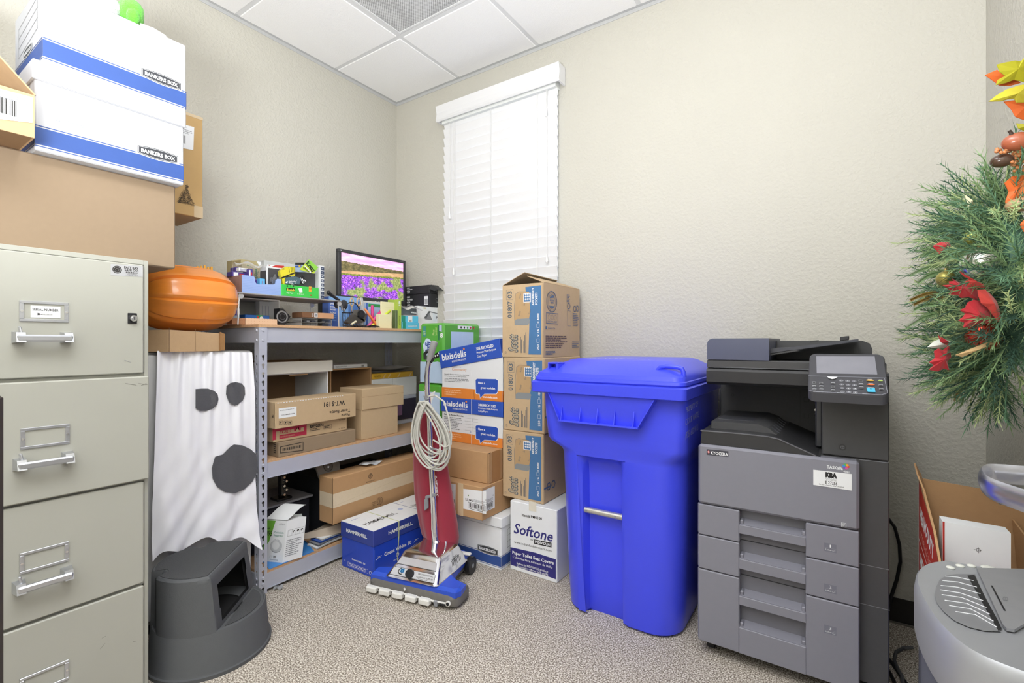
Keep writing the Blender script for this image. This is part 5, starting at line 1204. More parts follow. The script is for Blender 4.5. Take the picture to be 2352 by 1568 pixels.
# the displayed picture: a lit procedural landscape on the screen
def screenmat():
    mt = bpy.data.materials.new('screen_picture'); mt.use_nodes = True; nt = mt.node_tree; n = nt.nodes; B = n['Principled BSDF']; lk = nt.links.new
    tc = n.new('ShaderNodeTexCoord'); mp = n.new('ShaderNodeMapping'); lk(tc.outputs['Object'], mp.inputs[0])
    mp.inputs['Location'].default_value = (0, -(MY0+bw_-(-0.36))/(W-2*bw_), -(zb+bb_-Z1)/(H-bw_-bb_)); mp.inputs['Scale'].default_value = (1, 1/(W-2*bw_), 1/(H-bw_-bb_))
    sp = n.new('ShaderNodeSeparateXYZ'); lk(mp.outputs[0], sp.inputs[0])
    def math_(op, a, b_=None, v=None, cl=False):
        q = n.new('ShaderNodeMath'); q.operation = op; q.use_clamp = cl
        lk(a, q.inputs[0])
        if b_ is not None: lk(b_, q.inputs[1])
        elif v is not None: q.inputs[1].default_value = v
        return q.outputs[0]
    def noise(sc, det=4, stretch=None):
        q = n.new('ShaderNodeTexNoise'); q.inputs['Scale'].default_value = sc; q.inputs['Detail'].default_value = det
        if stretch:
            m2 = n.new('ShaderNodeMapping'); m2.inputs['Scale'].default_value = stretch; lk(mp.outputs[0], m2.inputs[0]); lk(m2.outputs[0], q.inputs[0])
        else: lk(mp.outputs[0], q.inputs[0])
        return q.outputs[0]
    def ramp(fac, st):
        r = n.new('ShaderNodeValToRGB'); e = r.color_ramp.elements
        e[0].position, e[0].color = st[0][0], rgb(st[0][1])+(1,); e[1].position, e[1].color = st[-1][0], rgb(st[-1][1])+(1,)
        for p, c in st[1:-1]: k = e.new(p); k.color = rgb(c)+(1,)
        lk(fac, r.inputs[0]); return r.outputs[0]
    def mix(f, a, b_):
        q = n.new('ShaderNodeMix'); q.data_type = 'RGBA'; lk(f, q.inputs[0]); lk(a, q.inputs[6]); lk(b_, q.inputs[7]); return q.outputs[2]
    u, v = sp.outputs[1], sp.outputs[2]
    sky = ramp(noise(4, 3, (1, 1, 3)), [(0.35, '#e79ad8'), (0.65, '#f7c9ea')])
    tree = ramp(noise(26, 5), [(0.35, '#4f4a2c'), (0.55, '#6e6440'), (0.7, '#8c7d52')])
    sand = ramp(noise(12, 4, (1, 1, 6)), [(0.3, '#b28a62'), (0.7, '#d6b184')])
    grn = ramp(noise(40, 4), [(0.35, '#3f5d1e'), (0.65, '#93963f')])
    lav = ramp(noise(60, 3, (1, 1, 0.55)), [(0.36, '#4f3a63'), (0.46, '#7a3fb8'), (0.56, '#a44be0'), (0.66, '#cf9ad8')])
    gr2 = ramp(noise(50, 3, (1, 1, 0.4)), [(0.35, '#5f7a3a'), (0.7, '#b3b27a')])
    wob = math_('MULTIPLY', noise(30, 4), v=0.05)
    h1 = math_('ADD', math_('MULTIPLY', u, v=-0.02), wob)            # tree line falls to the right
    f1 = math_('GREATER_THAN', math_('SUBTRACT', v, h1), v=0.78)
    f2 = math_('GREATER_THAN', math_('SUBTRACT', v, math_('MULTIPLY', u, v=0.15)), v=0.57)
    ub = math_('ADD', wob, math_('MULTIPLY', u, v=0.10)); f2b = math_('GREATER_THAN', math_('SUBTRACT', v, ub), v=0.49)
    f3 = math_('GREATER_THAN', math_('SUBTRACT', v, ub), v=0.45)
    gl = math_('MULTIPLY', math_('SUBTRACT', noise(5, 2), v=0.5), v=14, cl=True)
    fld = mix(gl, lav, gr2)
    c = mix(f3, fld, grn); c = mix(f2b, c, sand); c = mix(f2, c, tree); c = mix(f1, c, sky)
    lk(c, B.inputs['Base Color']); lk(c, B.inputs['Emission Color']); B.inputs['Emission Strength'].default_value = 0.6; B.inputs['Roughness'].default_value = 0.35
    nb = n.new('ShaderNodeMix'); return mt
m = M(); m.box(MX-0.008, MY0+bw_, zb+bb_, MX-0.004, MY1-bw_, zt-bw_, screenmat()); m.build('screen', mo)
m = M(); ym = (MY0+MY1)/2; m.box(MX-0.075, ym-0.04, Z1+0.012, MX-0.05, ym+0.04, zb+0.12, BZ, 0.004); m.box(MX-0.06, ym-0.04, zb+0.05, MX-0.045, ym+0.04, zb+0.12, BZ); m.build('neck', mo)
m = M(); m.slab([Vector((MX-0.07+0.11*math.cos(a*math.pi/12), ym+0.13*math.sin(a*math.pi/12), Z1+0.0003)) for a in range(24)], (0, 0, 0.012), BZ); m.build('base', mo)
# ================================================================ stacks of cartons near the window
def add_thing(name, label, cat, b, mt, group=None, c=0.003):
    return pbox(name, label, cat, b, mt, group, c=c)
# ---- file box on the floor
b = Box((0.90, -0.525, 0), EX, 0.406, 0.33, 0.253)
bf = bankers(b, 'file_storage_box', 'white file storage box on the carpet, lowest of the stack behind the vacuum', None, logo=True, ffold=False, zl=0.045, name_w=False)
# ---- label carton (25346)
b = Box((0.86, -0.612, 0.259), EX, 0.398, 0.36, 0.160)
t, m = add_thing('cardboard_box', 'brown carton with corner wrapped white barcode labels, above the floor file box', 'box', b, CARD3)
F, R_ = b.front, b.right
m.ppx(F, [(1063, 1122), (1117, 1128), (1117, 1180), (1061, 1167)], WHT2)
a0 = F.uv(1117, 1128); a1 = F.uv(1117, 1180)
m.poly(F, [a0, (b.w, a0[1]-0.002), (b.w, a1[1]-0.002), a1], WHT2)
m.rect(R_, 0, a1[1]-0.002, 0.10, a0[1]-0.002, WHT2)
def lab(F, x, y, w):
    m.t(F, '25346', x, y+0.030, 0.010, INK, w=w*0.33, bold=0.02); m.line(F, [(x+w*0.12, y), (x+w*0.85, y), (x+w*0.85, y+0.024), (x+w*0.12, y+0.024)], 0.0018, INK, True); m.bars(F, x+w*0.16, y+0.003, x+w*0.81, y+0.021, INK)
    m.disc(F, x+w*0.13, y+0.056, 0.004, mat('#6b8f5a', 0.5), 10); m.fine(F, x+w*0.36, y+0.030, x+w*0.9, y+0.044, 4, GREY); m.t(F, '50', x+w*0.84, y+0.050, 0.006, INK); m.fine(F, x+w*0.2, y-0.009, x+w*0.8, y-0.004, 1, INK)
q = F.uv(1066, 1165); lab(F, q[0]+0.008, q[1]+0.008, 0.145); lab(R_, 0.006, a1[1]+0.010, 0.090)
m.ppx(F, [(1024, 1108), (1047, 1112), (1046, 1178), (1026, 1172)], WHT); q = F.uv(1035, 1150); m.bars(F, q[0], q[1]-0.01, q[0]+0.03, q[1]+0.012, INK); m.bars(F, q[0], q[1]-0.055, q[0]+0.03, q[1]-0.03, INK, 5); m.fine(F, q[0]-0.03, q[1]+0.03, q[0]+0.02, q[1]+0.05, 3, GREY)
q = F.uv(1052, 1113)[0]; m.rect(F, q, 0, q+0.035, b.h, TAPE)
m.line(F, [(b.w-0.001, 0), (b.w-0.001, b.h)], 0.002, CARDD); m.build('body', t)
zc = b.o.z+b.h+0.001
# ---- plain brown carton
b = Box((0.80, -0.555, zc), EX, 0.452, 0.34, 0.5735-zc)
t, m = add_thing('cardboard_box', 'plain brown carton directly under the two blue and white paper cartons', 'box', b, CARD3)
seam_top(m, b, tape=False); m.line(b.front, [(b.w-0.003, 0.002), (b.w-0.003, b.h-0.002)], 0.003, SEAM); m.poly(b.right, [(0.0, b.h-0.006), (0.02, b.h-0.001), (0.0, b.h-0.001)], BLK)
m.rect(b.right, 0.03, 0, 0.10, b.h, mat('#a97c50', 0.85)); m.build('body', t)
# ---- copy paper cartons (lidded)
BB_ = mat('#2f55b8', 0.4, var=0.04, coat=0.15); OR_ = mat('#e2873a', 0.45, var=0.05)
gp = 'blue white and orange copy paper cartons'
def paper_carton(z0, z1, label, tilt, y=-0.44, x0=0.842, x1=1.255, dx=0.0, form=False):
    b = Box((x0+dx, y, z0), EX, x1-x0, 0.27, z1-z0); t = thing('paper_carton', label, 'box', (b.cen().x, b.cen().y, z0), gp)
    m = M(); b.solid(m, WHT, 0.003); F = b.front; W, H = b.w, b.h
    oz = H*0.22
    m.rect(F, 0, 0, W, oz, OR_); m.rect(b.right, 0, 0, b.dep, oz, OR_)
    m.t(F, 'blaisdells.com', W*0.70, oz*0.25, 0.009, WHT2, w=W*0.22, bold=0.02)
    m.fine(F, W*0.05, oz*0.2, W*0.35, oz*0.85, 3, mat('#f0b88a', 0.5))
    px = [(W*0.585, oz*0.65), (W*0.60, oz*0.58), (W*0.645, oz*0.58), (W*0.655, oz*0.20), (W*0.72, oz*0.62), (W*0.90, oz*0.70), (W*0.925, oz*0.9), (W*0.93, oz*1.95), (W*0.90, oz*2.08), (W*0.60, oz*2.02), (W*0.58, oz*1.9)]
    px = [(a, c+0.0) for a, c in px]; cc = (W*0.75, oz*1.3)
    m.poly(F, [(cc[0]+(a-cc[0])*1.05, cc[1]+(c-cc[1])*1.06) for a, c in px], WHT2); m.poly(F, px, BB_)
    m.t(F, 'Have a', W*0.62, oz*1.55, 0.011, WHT2, w=W*0.11, bold=0.02); m.t(F, 'great workday.', W*0.66, oz*1.10, 0.011, WHT2, w=W*0.235, bold=0.02)
    if not form:
        m.t(F, 'Going Back to our', W*0.17, H*0.665, 0.006, GREY, w=W*0.17); m.t(F, 'Community', W*0.18, H*0.60, 0.015, mat('#d9975a', 0.5), w=W*0.25)
        m.t(F, "Blaisdell's Business Products gives back more", W*0.05, H*0.50, 0.006, INK, w=W*0.42); m.t(F, 'than just great deals on office products.', W*0.05, H*0.46, 0.006, INK, w=W*0.38)
        m.fine(F, W*0.05, H*0.34, W*0.48, H*0.43, 3, GREY)
    else:
        m.t(F, 'Reduce. Reuse. Recycle.', W*0.04, H*0.60, 0.008, INK, w=W*0.34, bold=0.02); m.fine(F, W*0.04, H*0.27, W*0.36, H*0.57, 8, GREY)
        for k in range(5): m.line(F, [(W*0.40, H*(0.58-0.07*k)), (W*0.62, H*(0.58-0.07*k))], 0.0008, GREY)
        m.line(F, [(W*0.53, H*0.51), (W*0.53, H*0.58)], 0.0008, GREY); m.disc(F, W*0.50, H*0.27, 0.0025, BB_, 8)
    m.build('body', t)
    m = M(); e = 0.005; lh = 0.098 if not form else 0.078
    ang = tilt; uu = Vector((math.cos(ang), 0, math.sin(ang))); vv = Vector((-math.sin(ang), 0, math.cos(ang)))
    o = Vector((b.o.x-e, y-e, z1-lh+0.005)); W2 = W+2*e
    m.frame_box(o, uu*W2, Vector((0, b.dep+2*e, 0)), vv*lh, BB_, 0.002)
    F = Face(o, uu, vv); G = Face(o+uu*W2, EY, vv)
    m.tx(F, 'blaisdells', (W2*0.05, lh*0.42), (W2*0.46, lh*0.42), (0, lh*0.36), WHT2, 0.02)
    m.disc(F, W2*0.435, lh*0.83, 0.006, OR_, 12); m.t(F, 'BUSINESS PRODUCTS', W2*0.21, lh*0.22, lh*0.10, WHT2, w=W2*0.24, bold=0.01)
    m.t(F, '30% RECYCLED', W2*0.63, lh*0.62, lh*0.15, WHT2, w=W2*0.27, bold=0.03); m.t(F, 'Premium Multi-Purpose', W2*0.63, lh*0.43, lh*0.12, WHT2, w=W2*0.30, bold=0.01); m.t(F, 'Copy Paper', W2*0.63, lh*0.23, lh*0.12, WHT2, w=W2*0.15, bold=0.01)
    m.build('lid', t)
    return b, t
b1, t1 = paper_carton(0.575, 0.806, 'lower blue, white and orange copy paper carton with a white strap', 0.0, form=True)
m = M(); F = Face((b1.o.x, b1.o.y-0.0055, b1.o.z), EX, EZ); m.rect(F, b1.w*0.52, 0.002, b1.w*0.53, b1.h+0.006, WHT2, lift=0.001); m.build('strap', t1)
b2_, t2 = paper_carton(0.812, 1.062, 'upper blue, white and orange copy paper carton with its lid on askew', math.radians(9.5))
m = M(); F = b2_.front; m.line(F, [(b2_.w*0.50, b2_.h*0.6), (b2_.w*0.54, b2_.h*0.25), (b2_.w*0.56, 0.0)], 0.0016, WHT2); m.build('loose_strap', t2)
# ---- green tissue multipacks
PG = mat('#56a83a', 0.35, var=0.07, scale=14, coat=0.35, bump=0.15, bscale=18); PB = mat('#bcd3ee', 0.35, var=0.08, scale=12, coat=0.3, bump=0.12, bscale=22)
NVY = mat('#28409a', 0.4)
gf = 'green shrink wrapped tissue multipacks'
b = Box((0.632, -0.400, 0.876), EX, 0.188, 0.335, 0.350)
t = thing('tissue_multipack', 'upper green wrapped facial tissue multipack with a blue cloud print', 'tissue pack', b.cen(), gf); t.location.z = b.o.z
m = M(); b.solid(m, PG, 0.012); F, R_ = b.front, b.right; W, H = b.w, b.h
m.rect(F, 0.004, 0.006, W-0.004, H*0.36, PB); m.poly(F, [(0.004, H*0.36), (W*0.35, H*0.34), (W*0.75, H*0.37), (W-0.004, H*0.34), (W-0.004, H*0.30), (0.004, H*0.30)], PB)
m.poly(F, [(W*0.08+0.03*math.cos(a*math.pi/9)*0+W*(0.26+0.20*math.cos(a*math.pi/9)*(1+0.12*math.cos(4*a))), H*(0.60+0.145*math.sin(a*math.pi/9)*(1+0.06*math.cos(5*a)))) for a in range(18)], mat('#cfe0f4', 0.4))
m.t(F, 'Puffs', W*0.50, H*0.50, W*0.26, NVY, w=H*0.20, rot=90, shear=0.3, bold=0.03)
m.t(F, 'Plus', W*0.62, H*0.80, W*0.08, mat('#d8e8a0', 0.5), w=H*0.09, rot=90); m.t(F, 'Lotion', W*0.72, H*0.80, W*0.08, mat('#d8e8a0', 0.5), w=H*0.13, rot=90)
m.rect(F, W*0.13, H*0.78, W*0.26, H*0.95, mat('#3f8f8a', 0.4)); m.t(F, '#1', W*0.24, H*0.80, W*0.09, mat('#d8e8a0', 0.5), rot=90)
m.rect(F, W*0.76, H*0.72, W*0.83, H*0.96, mat('#2f7a4a', 0.4)); m.t(F, '8', W*0.86, H*0.76, W*0.14, WHT2, bold=0.04); m.ppx(F, [(1009, 746), (1015, 746), (1015, 762), (1009, 760)], mat('#b9c3e2', 0.4))
m.poly(F, [(W*0.55, H*0.40), (W*0.80, H*0.44), (W*0.88, H*0.50), (W*0.80, H*0.53), (W*0.66, H*0.50)], BLK)
for a, c in ((.66, .46), (.75, .47), (.80, .505)): m.disc(F, W*a, H*c, W*0.03, WHT2, 8)
m.rect(R_, 0.06, H*0.36, b.dep*0.80, H*0.86, PB); m.rect(R_, 0.12, H*0.905, b.dep*0.75, H*0.965, WHT2)
for k in range(5): m.disc(R_, 0.15+0.03*k, H*0.935, 0.007, [INK, INK, GRN3, MAG, MAG][k], 8)
m.build('pack', t, True)
b = Box((0.615, -0.402, 0.578), EX, 0.180, 0.335, 0.295)
t = thing('tissue_multipack', 'lower green and pale blue tissue multipack behind the vacuum cord', 'tissue pack', b.cen(), gf); t.location.z = b.o.z
m = M(); b.solid(m, PG, 0.012); m.rect(b.front, 0.012, 0.02, b.w-0.004, b.h*0.85, PB); m.poly(b.front, [(0.05, b.h*0.9), (b.w*0.5, b.h*0.80), (b.w*0.8, b.h*0.88), (b.w*0.6, b.h*0.6)], WHT2); m.build('pack', t, True)
b = Box((0.60, -0.40, 0.0), EX, 0.19, 0.335, 0.577) ; t, m = add_thing('cardboard_box', 'tall brown carton hidden behind the red vacuum bag, under the tissue packs', 'box', b, CARD)
m.build('body', t)
# ---- toilet seat cover carton and three towel cartons
b = Box((1.330, -0.482, 0), EX, 0.262, 0.42, 0.337)
t, m = add_thing('seat_cover_carton', 'white carton with navy band standing on the carpet under the towel cartons', 'box', b, WHT2)
NAV = mat('#33307a', 0.5, var=0.05); F = b.front
edge = [F.uv(*q) for q in ((1172.5, 1256), (1200, 1262), (1230, 1269), (1255, 1277), (1277, 1284))]
bot = [F.uv(*q) for q in ((1277, 1330), (1250, 1320), (1220, 1312), (1190, 1302), (1173, 1296))]
m.poly(F, edge+bot, NAV)
def tS(s_, q0, q1, qh, mt, bold=0.0, shear=0.0): m.tp(F, s_, q0, q1, qh, mt, bold, shear)
tS('Item# PM0100', (1199, 1185), (1245, 1194), (1199, 1179), INK, 0.02)
tS('Softone', (1180, 1223), (1270, 1244), (1180, 1200), NAV, 0.015, 0.25); tS('by', (1219, 1240), (1225, 1241), (1219, 1236), INK)
m.ppx(F, [(1227, 1238), (1267, 1246), (1267, 1257), (1227, 1248)], BLK); tS('INDIVIDUAL', (1229, 1246), (1266, 1254.5), (1229, 1240), WHT2, 0.03)
tS('www.individualproducts.com', (1181, 1246), (1267, 1267), (1181, 1241), INK)
tS('Paper Toilet Seat Covers', (1177, 1271), (1272, 1296), (1177, 1264), WHT2, 0.03); tS('Cubiertas Para Asientos de Baño', (1178, 1280), (1269, 1305), (1178, 1275), WHT2, 0.01)
tS('Softone by INDIVIDUAL products', (1187, 1295), (1259, 1315), (1187, 1290), WHT2, 0.01); tS('are exclusive offered by BradyIFS', (1187, 1300.5), (1259, 1322), (1187, 1296), WHT2, 0.01)
m.ppx(F, [(1215, 1150), (1232, 1153), (1232, 1175), (1215, 1172)], mat('#e2dccd', 0.5)); m.rect(b.right, 0, 0.03, b.dep, b.h*0.42, NAV) if False else None
m.build('body', t)
BLU2 = mat('#4a77a6', 0.6, var=0.05); SLB = mat('#57636e', 0.7)
gs_ = 'brown paper towel cartons stacked beside the blue cart'
def towel(z0, z1, x0, label, open_=False, rot=0.0):
    w = 0.240; dep = 0.388; b = Box((x0, -0.450, z0), EX, w, dep, z1-z0); t = thing('towel_carton', label, 'box', b.cen(), gs_); t.location.z = z0
    m = M()
    if open_: b.open(m, CARD2, CARDD)
    else: b.solid(m, CARD2, 0.004)
    F = b.front; W, H = b.w, b.h; R_ = b.right
    m.t(F, '01807', W*0.235, H*0.545, W*0.105, SLB, w=H*0.23, rot=90, bold=0.02); m.t(F, '03', W*0.235, H*0.815, W*0.105, SLB, w=H*0.10, rot=90, bold=0.02); m.line(F, [(W*0.10, H*0.795), (W*0.27, H*0.795), (W*0.27, H*0.935), (W*0.10, H*0.935)], 0.0012, SLB, True)
    m.poly(F, [(W*0.645, H*0.04), (W*0.945, H*0.04), (W*0.945, H*0.965), (W*0.57, H*0.955), (W*0.59, H*0.86), (W*0.64, H*0.80), (W*0.67, H*0.48)], BLU2)
    # folded towel drawing
    m.poly(F, [(W*0.31, H*0.52), (W*0.33, H*0.86), (W*0.40, H*0.90), (W*0.66, H*0.89), (W*0.69, H*0.60), (W*0.66, H*0.52), (W*0.64, H*0.44), (W*0.31, H*0.44)], mat('#b99a72', 0.8))
    m.line(F, [(W*0.31, H*0.44), (W*0.30, H*0.70), (W*0.33, H*0.87), (W*0.41, H*0.90), (W*0.66, H*0.89)], 0.0014, SLB)
    m.poly(F, [(W*0.31, H*0.44), (W*0.64, H*0.44), (W*0.69, H*0.50), (W*0.66, H*0.53), (W*0.36, H*0.525), (W*0.31, H*0.50)], mat('#8a8f92', 0.7))
    for a, c in ((.36, .80), (.47, .70), (.35, .56), (.60, .58)): m.t(F, 'Scott', W*a+0.02, H*c, 0.010, SLB, rot=75, w=0.026, shear=0.2)
    m.line(F, [(W*0.53, H*0.75), (W*0.70, H*0.75), (W*0.70, H*0.87), (W*0.53, H*0.87)], 0.003, WHT2, True); m.rect(F, W*0.54, H*0.757, W*0.69, H*0.863, BLU2)
    for i in range(3):
        for j in range(3): m.poly(F, [(W*(0.572+0.045*i), H*(0.775+0.035*j)), (W*(0.59+0.045*i), H*(0.79+0.035*j)), (W*(0.572+0.045*i), H*(0.805+0.035*j)), (W*(0.554+0.045*i), H*(0.79+0.035*j))], WHT)
    m.t(F, 'ABSORBENCY', W*0.78, H*0.70, W*0.052, WHT2, w=H*0.24, rot=90, bold=0.03); m.t(F, 'POCKETS', W*0.86, H*0.71, W*0.052, WHT2, w=H*0.16, rot=90, bold=0.03)
    m.t(F, '250', W*0.90, H*0.10, W*0.05, WHT2, w=H*0.075, rot=90, bold=0.02); m.t(F, 'x 16', W*0.90, H*0.28, W*0.05, WHT2, w=H*0.10, rot=90, bold=0.02); m.t(F, '= 4000', W*0.90, H*0.46, W*0.05, WHT2, w=H*0.13, rot=90, bold=0.02)
    for c in (0.20, 0.40): m.line(F, [(W*0.845, H*c), (W*0.905, H*c), (W*0.905, H*(c+0.05)), (W*0.845, H*(c+0.05))], 0.001, WHT2, True)
    m.t(F, 'Scott', W*0.38, H*0.06, W*0.22, SLB, w=H*0.26, rot=90, shear=0.35, bold=0.05); m.t(F, 'Scott', W*0.373, H*0.066, W*0.20, mat('#b0a48e', 0.8), w=H*0.25, rot=90, shear=0.35, bold=0.01)
    for k, (a, l) in enumerate(((0.45, .22), (0.475, .18), (0.53, .16), (0.555, .24), (0.58, .28))): m.rect(F, W*a, H*0.06, W*(a+0.012), H*(0.06+l), SLB)
    m.line(F, [(W*0.07, H*0.05), (W*0.10, H*0.05), (W*0.10, H*0.075), (W*0.07, H*0.075)], 0.001, SLB, True)
    D = b.dep; BL3 = mat('#5a6f8e', 0.7)
    if open_:
        m.ring(R_, D*0.20, H*0.76, D*0.13, 0.004, BL3); m.ring(R_, D*0.20, H*0.76, D*0.088, 0.002, BL3); m.ring(R_, D*0.20, H*0.76, D*0.11, 0.0015, BL3)
        m.t(R_, 'RESPONSIBLE', D*0.205, H*0.765, 0.008, BL3, w=D*0.12, cen=True, bold=0.02); m.t(R_, 'FIBERS', D*0.205, H*0.735, 0.008, BL3, w=D*0.08, cen=True, bold=0.02); m.poly(R_, [(D*.14, H*.80), (D*.27, H*.82), (D*.24, H*.85), (D*.16, H*.83)], BL3); m.poly(R_, [(D*.14, H*.70), (D*.27, H*.70), (D*.22, H*.67), (D*.16, H*.68)], BL3)
        m.line(R_, [(D*.06, H*.46), (D*.36, H*.46), (D*.36, H*.60), (D*.06, H*.60)], 0.003, BL3, True)
        for k in range(3): m.ring(R_, D*(0.13+0.08*k), H*0.545, 0.012, 0.0012, BL3)
        m.t(R_, 'SUSTAINABLE', D*.09, H*.475, 0.008, BL3, w=D*.24)
        m.t(R_, 'Kimberly-Clark', D*.10, H*.385, 0.008, BL3, w=D*.19); m.rect(R_, D*.04, H*.38, D*.07, H*.42, BL3)
        m.fine(R_, D*.04, H*.12, D*.62, H*.30, 7, mat('#5d4c56', 0.8)); m.fine(R_, D*.04, H*.03, D*.30, H*.09, 3, BL3); m.fine(R_, D*.76, H*.12, D*.97, H*.22, 4, BL3)
        for a, c in ((.66, .73), (.84, .70), (.92, .71)): m.ring(R_, D*a, H*c, 0.016, 0.004, BL3, n=6)
        m.fine(R_, D*.60, H*.78, D*.70, H*.90, 6, BL3, 4); m.line(R_, [(D*.62, H*.44), (D*.72, H*.44), (D*.72, H*.66), (D*.62, H*.66)], 0.0015, BL3, True); m.fine(R_, D*.78, H*.44, D*.96, H*.64, 8, BL3, 6)
    else:
        m.rect(R_, 0.0, H*0.21, D*0.16, H*0.235, BL3); m.ring(R_, D*0.12, H*0.23, 0.018, 0.005, BL3, n=6); m.ring(R_, D*0.24, H*0.23, 0.018, 0.005, BL3, n=6); m.rect(R_, D*.70, H*.86, D*.90, H*.88, BL3) if z0 > 0.6 else None
    m.line(F, [(W-0.002, 0.004), (W-0.002, H-0.004)], 0.0016, CARDD)
    m.build('body', t)
    if open_:
        m = M(); z = z0+H; o = Vector((x0, -0.450, z))
        m.slab([o+EY*0.002, o+EX*0.13+EY*0.0+EZ*0.055, o+EX*0.13+EY*(dep-0.05)+EZ*0.05, o+EY*dep], (0.001, 0, 0.003), CARD2)
        m.build('flap', t)
        m = M(); m.slab([o+EX*(w-0.001), o+EX*(w-0.10)+EZ*0.038+EY*0.01, o+EX*(w-0.08)+EZ*0.030+EY*(dep-0.03), o+EX*(w-0.001)+EY*dep], (0.001, 0, 0.003), CARD2); m.build('flap', t)
    return t
towel(0.338, 0.674, 1.262, 'lowest towel carton, right on top of the white and navy carton')
towel(0.675, 1.0405, 1.268, 'middle towel carton, between the open top one and the lowest one')
towel(1.042, 1.402, 1.262, 'topmost towel carton with its flaps standing open, by the window', True)
# ---- blue ream cartons
HB = mat('#2449c4', 0.35, var=0.06, scale=12, coat=0.2); HBD = mat('#34459a', 0.4, var=0.06, coat=0.15)
gh = 'blue ream cartons with white lid tops on the carpet'
def ream(x1, y0, w, dep, h, label, detail=True):
    b = Box((x1-w, y0, 0), EX, w, dep, h-0.012); t = thing('paper_carton', label, 'box', (b.cen().x, b.cen().y, 0), gh)
    m = M(); b.solid(m, HB, 0.003); F, R_ = b.front, b.right; W, D, H = w, dep, h
    m.t(F, 'Great White 30', W*0.33, 0.050, 0.008, WHT2, w=W*0.42, bold=0.03); m.line(F, [(W*0.20, 0.014), (W*0.84, 0.014), (W*0.84, 0.032), (W*0.20, 0.032)], 0.001, WHT2, True); m.fine(F, W*0.23, 0.016, W*0.80, 0.030, 2, WHT2); m.ring(F, W*0.91, 0.022, 0.008, 0.003, WHT2, n=8); m.t(F, '8.5', W*0.07, 0.030, 0.007, WHT2)
    m.t(R_, 'Great White 30', D*0.20, 0.082, 0.017, WHT2, w=D*0.55, bold=0.02); m.ring(R_, D*0.46, 0.060, 0.009, 0.004, WHT2, n=6); m.t(R_, 'HUMAN RIGHT', D*0.38, 0.036, 0.006, WHT2, w=D*0.30)
    for a in (0.05, 0.80): m.line(R_, [(D*a, 0.082), (D*(a+.03), 0.086), (D*(a+.06), 0.092), (D*(a+.10), 0.092)], 0.002, WHT2); m.line(R_, [(D*(a+.03), 0.094), (D*(a+.08), 0.086)], 0.0015, WHT2)
    m.line(R_, [(D*.02, 0.003), (D*.02, h*0.6)], 0.0012, mat('#6f86da', 0.4)); m.line(F, [(W*.5, 0.003), (W*.5, h*0.6)], 0.001, mat('#3a5fd6', 0.4))
    m.build('body', t)
    m = M(); e = 0.004; L = 0.074; bb = Box((b.o.x-e, y0-e, h-L), EX, W+2*e, D+2*e, L); bb.solid(m, HBD, 0.002)
    m.rect(bb.top, 0.001, 0.001, W+2*e-0.001, D+2*e-0.001, WHT2)
    m.t(bb.front, 'HAMMERMILL.', (W+2*e)/2, L*0.42, 0.016, WHT2, w=W*0.66, bold=0.04, cen=True); m.t(bb.right, 'HAMMERMILL.', (D+2*e)*0.52, L*0.40, 0.016, WHT2, w=D*0.50, bold=0.04, cen=True)
    T = bb.top; m.t(T, 'HAMMERMILL.', W*0.66, D*0.10, 0.032, INK, w=D*0.62, rot=90, bold=0.01)
    m.t(T, 'paper', W*0.18, D*0.10, 0.008, mat('#3f63b8', 0.5), w=D*0.16, rot=90); m.disc(T, W*0.5, D*0.88, 0.014, mat('#aeb9dc', 0.5)); m.line(T, [(W*.34, 0.01), (W*.34, D*.9)], 0.0006, mat('#c3c7d2', 0.5))
    m.build('lid', t)
    if detail:
        m = M(); y = y0+D*0.47; TW = mat('#c9cf9b', 0.5); m.box(b.o.x-e-0.001, y, h, x1+e+0.0015, y+0.004, h+0.0015, TW); m.frame_box((x1+e, y, h), (0.0015, 0, 0), (0, 0.004, 0), (0, 0, -L), TW); m.frame_box((x1+e, y, h-L), (0.0015, 0, 0), (0, 0.004, 0), (0.0, -0.012, -(h-L)), TW); m.build('strap', t)
    return t
ream(0.852, -0.926, 0.236, 0.325, 0.2235, 'nearer blue and white ream carton with a thin strap, left of the vacuum')
ream(0.850, -0.592, 0.232, 0.185, 0.2235, 'farther blue and white ream carton, partly behind the red vacuum bag', False)
# ================================================================ upright vacuum
vo, vu, vv_ = Vector((0.915, -1.011, 0)), Vector((0.979, 0.205, 0)), Vector((-0.205, 0.979, 0))
def VP(a, b, z): return vo+vu*a+vv_*b+EZ*z
vac = thing('vacuum_cleaner', 'upright vacuum with chrome hood, blue base, dark red bag and looped cord', 'vacuum cleaner', VP(0.22, 0.18, 0))
VBL = mat('#2f55cf', 0.4, var=0.08, scale=18, coat=0.2); BMP = mat('#6d6a66', 0.7, var=0.15, scale=60, bump=0.1, bscale=200); MAR = mat('#96283c', 0.85, var=0.14, scale=7, sheen=0.35, bump=0.05, bscale=200)
VW = mat('#e4e3df', 0.6, var=0.12, scale=60)
def rr_ring(a0, a1, b0, b1, z, r, n=6):
    out = []
    for cx_, cy_, s0 in ((a1-r, b0+r, -90), (a1-r, b1-r, 0), (a0+r, b1-r, 90), (a0+r, b0+r, 180)):
        for k in range(n+1):
            a = math.radians(s0+90*k/n); out.append((cx_+r*math.cos(a), cy_+r*math.sin(a), z))
    return out
def vring(*a, **k): return [VP(*q) for q in rr_ring(*a, **k)]
m = M(); m.loft([vring(0.004, 0.452, 0.0, 0.125, 0.010, 0.035), vring(-0.002, 0.458, -0.006, 0.13, 0.016, 0.04), vring(-0.002, 0.458, -0.006, 0.13, 0.045, 0.04), vring(0.006, 0.450, 0.004, 0.125, 0.058, 0.035)], BMP); m.build('bumper', vac, True)
m = M()
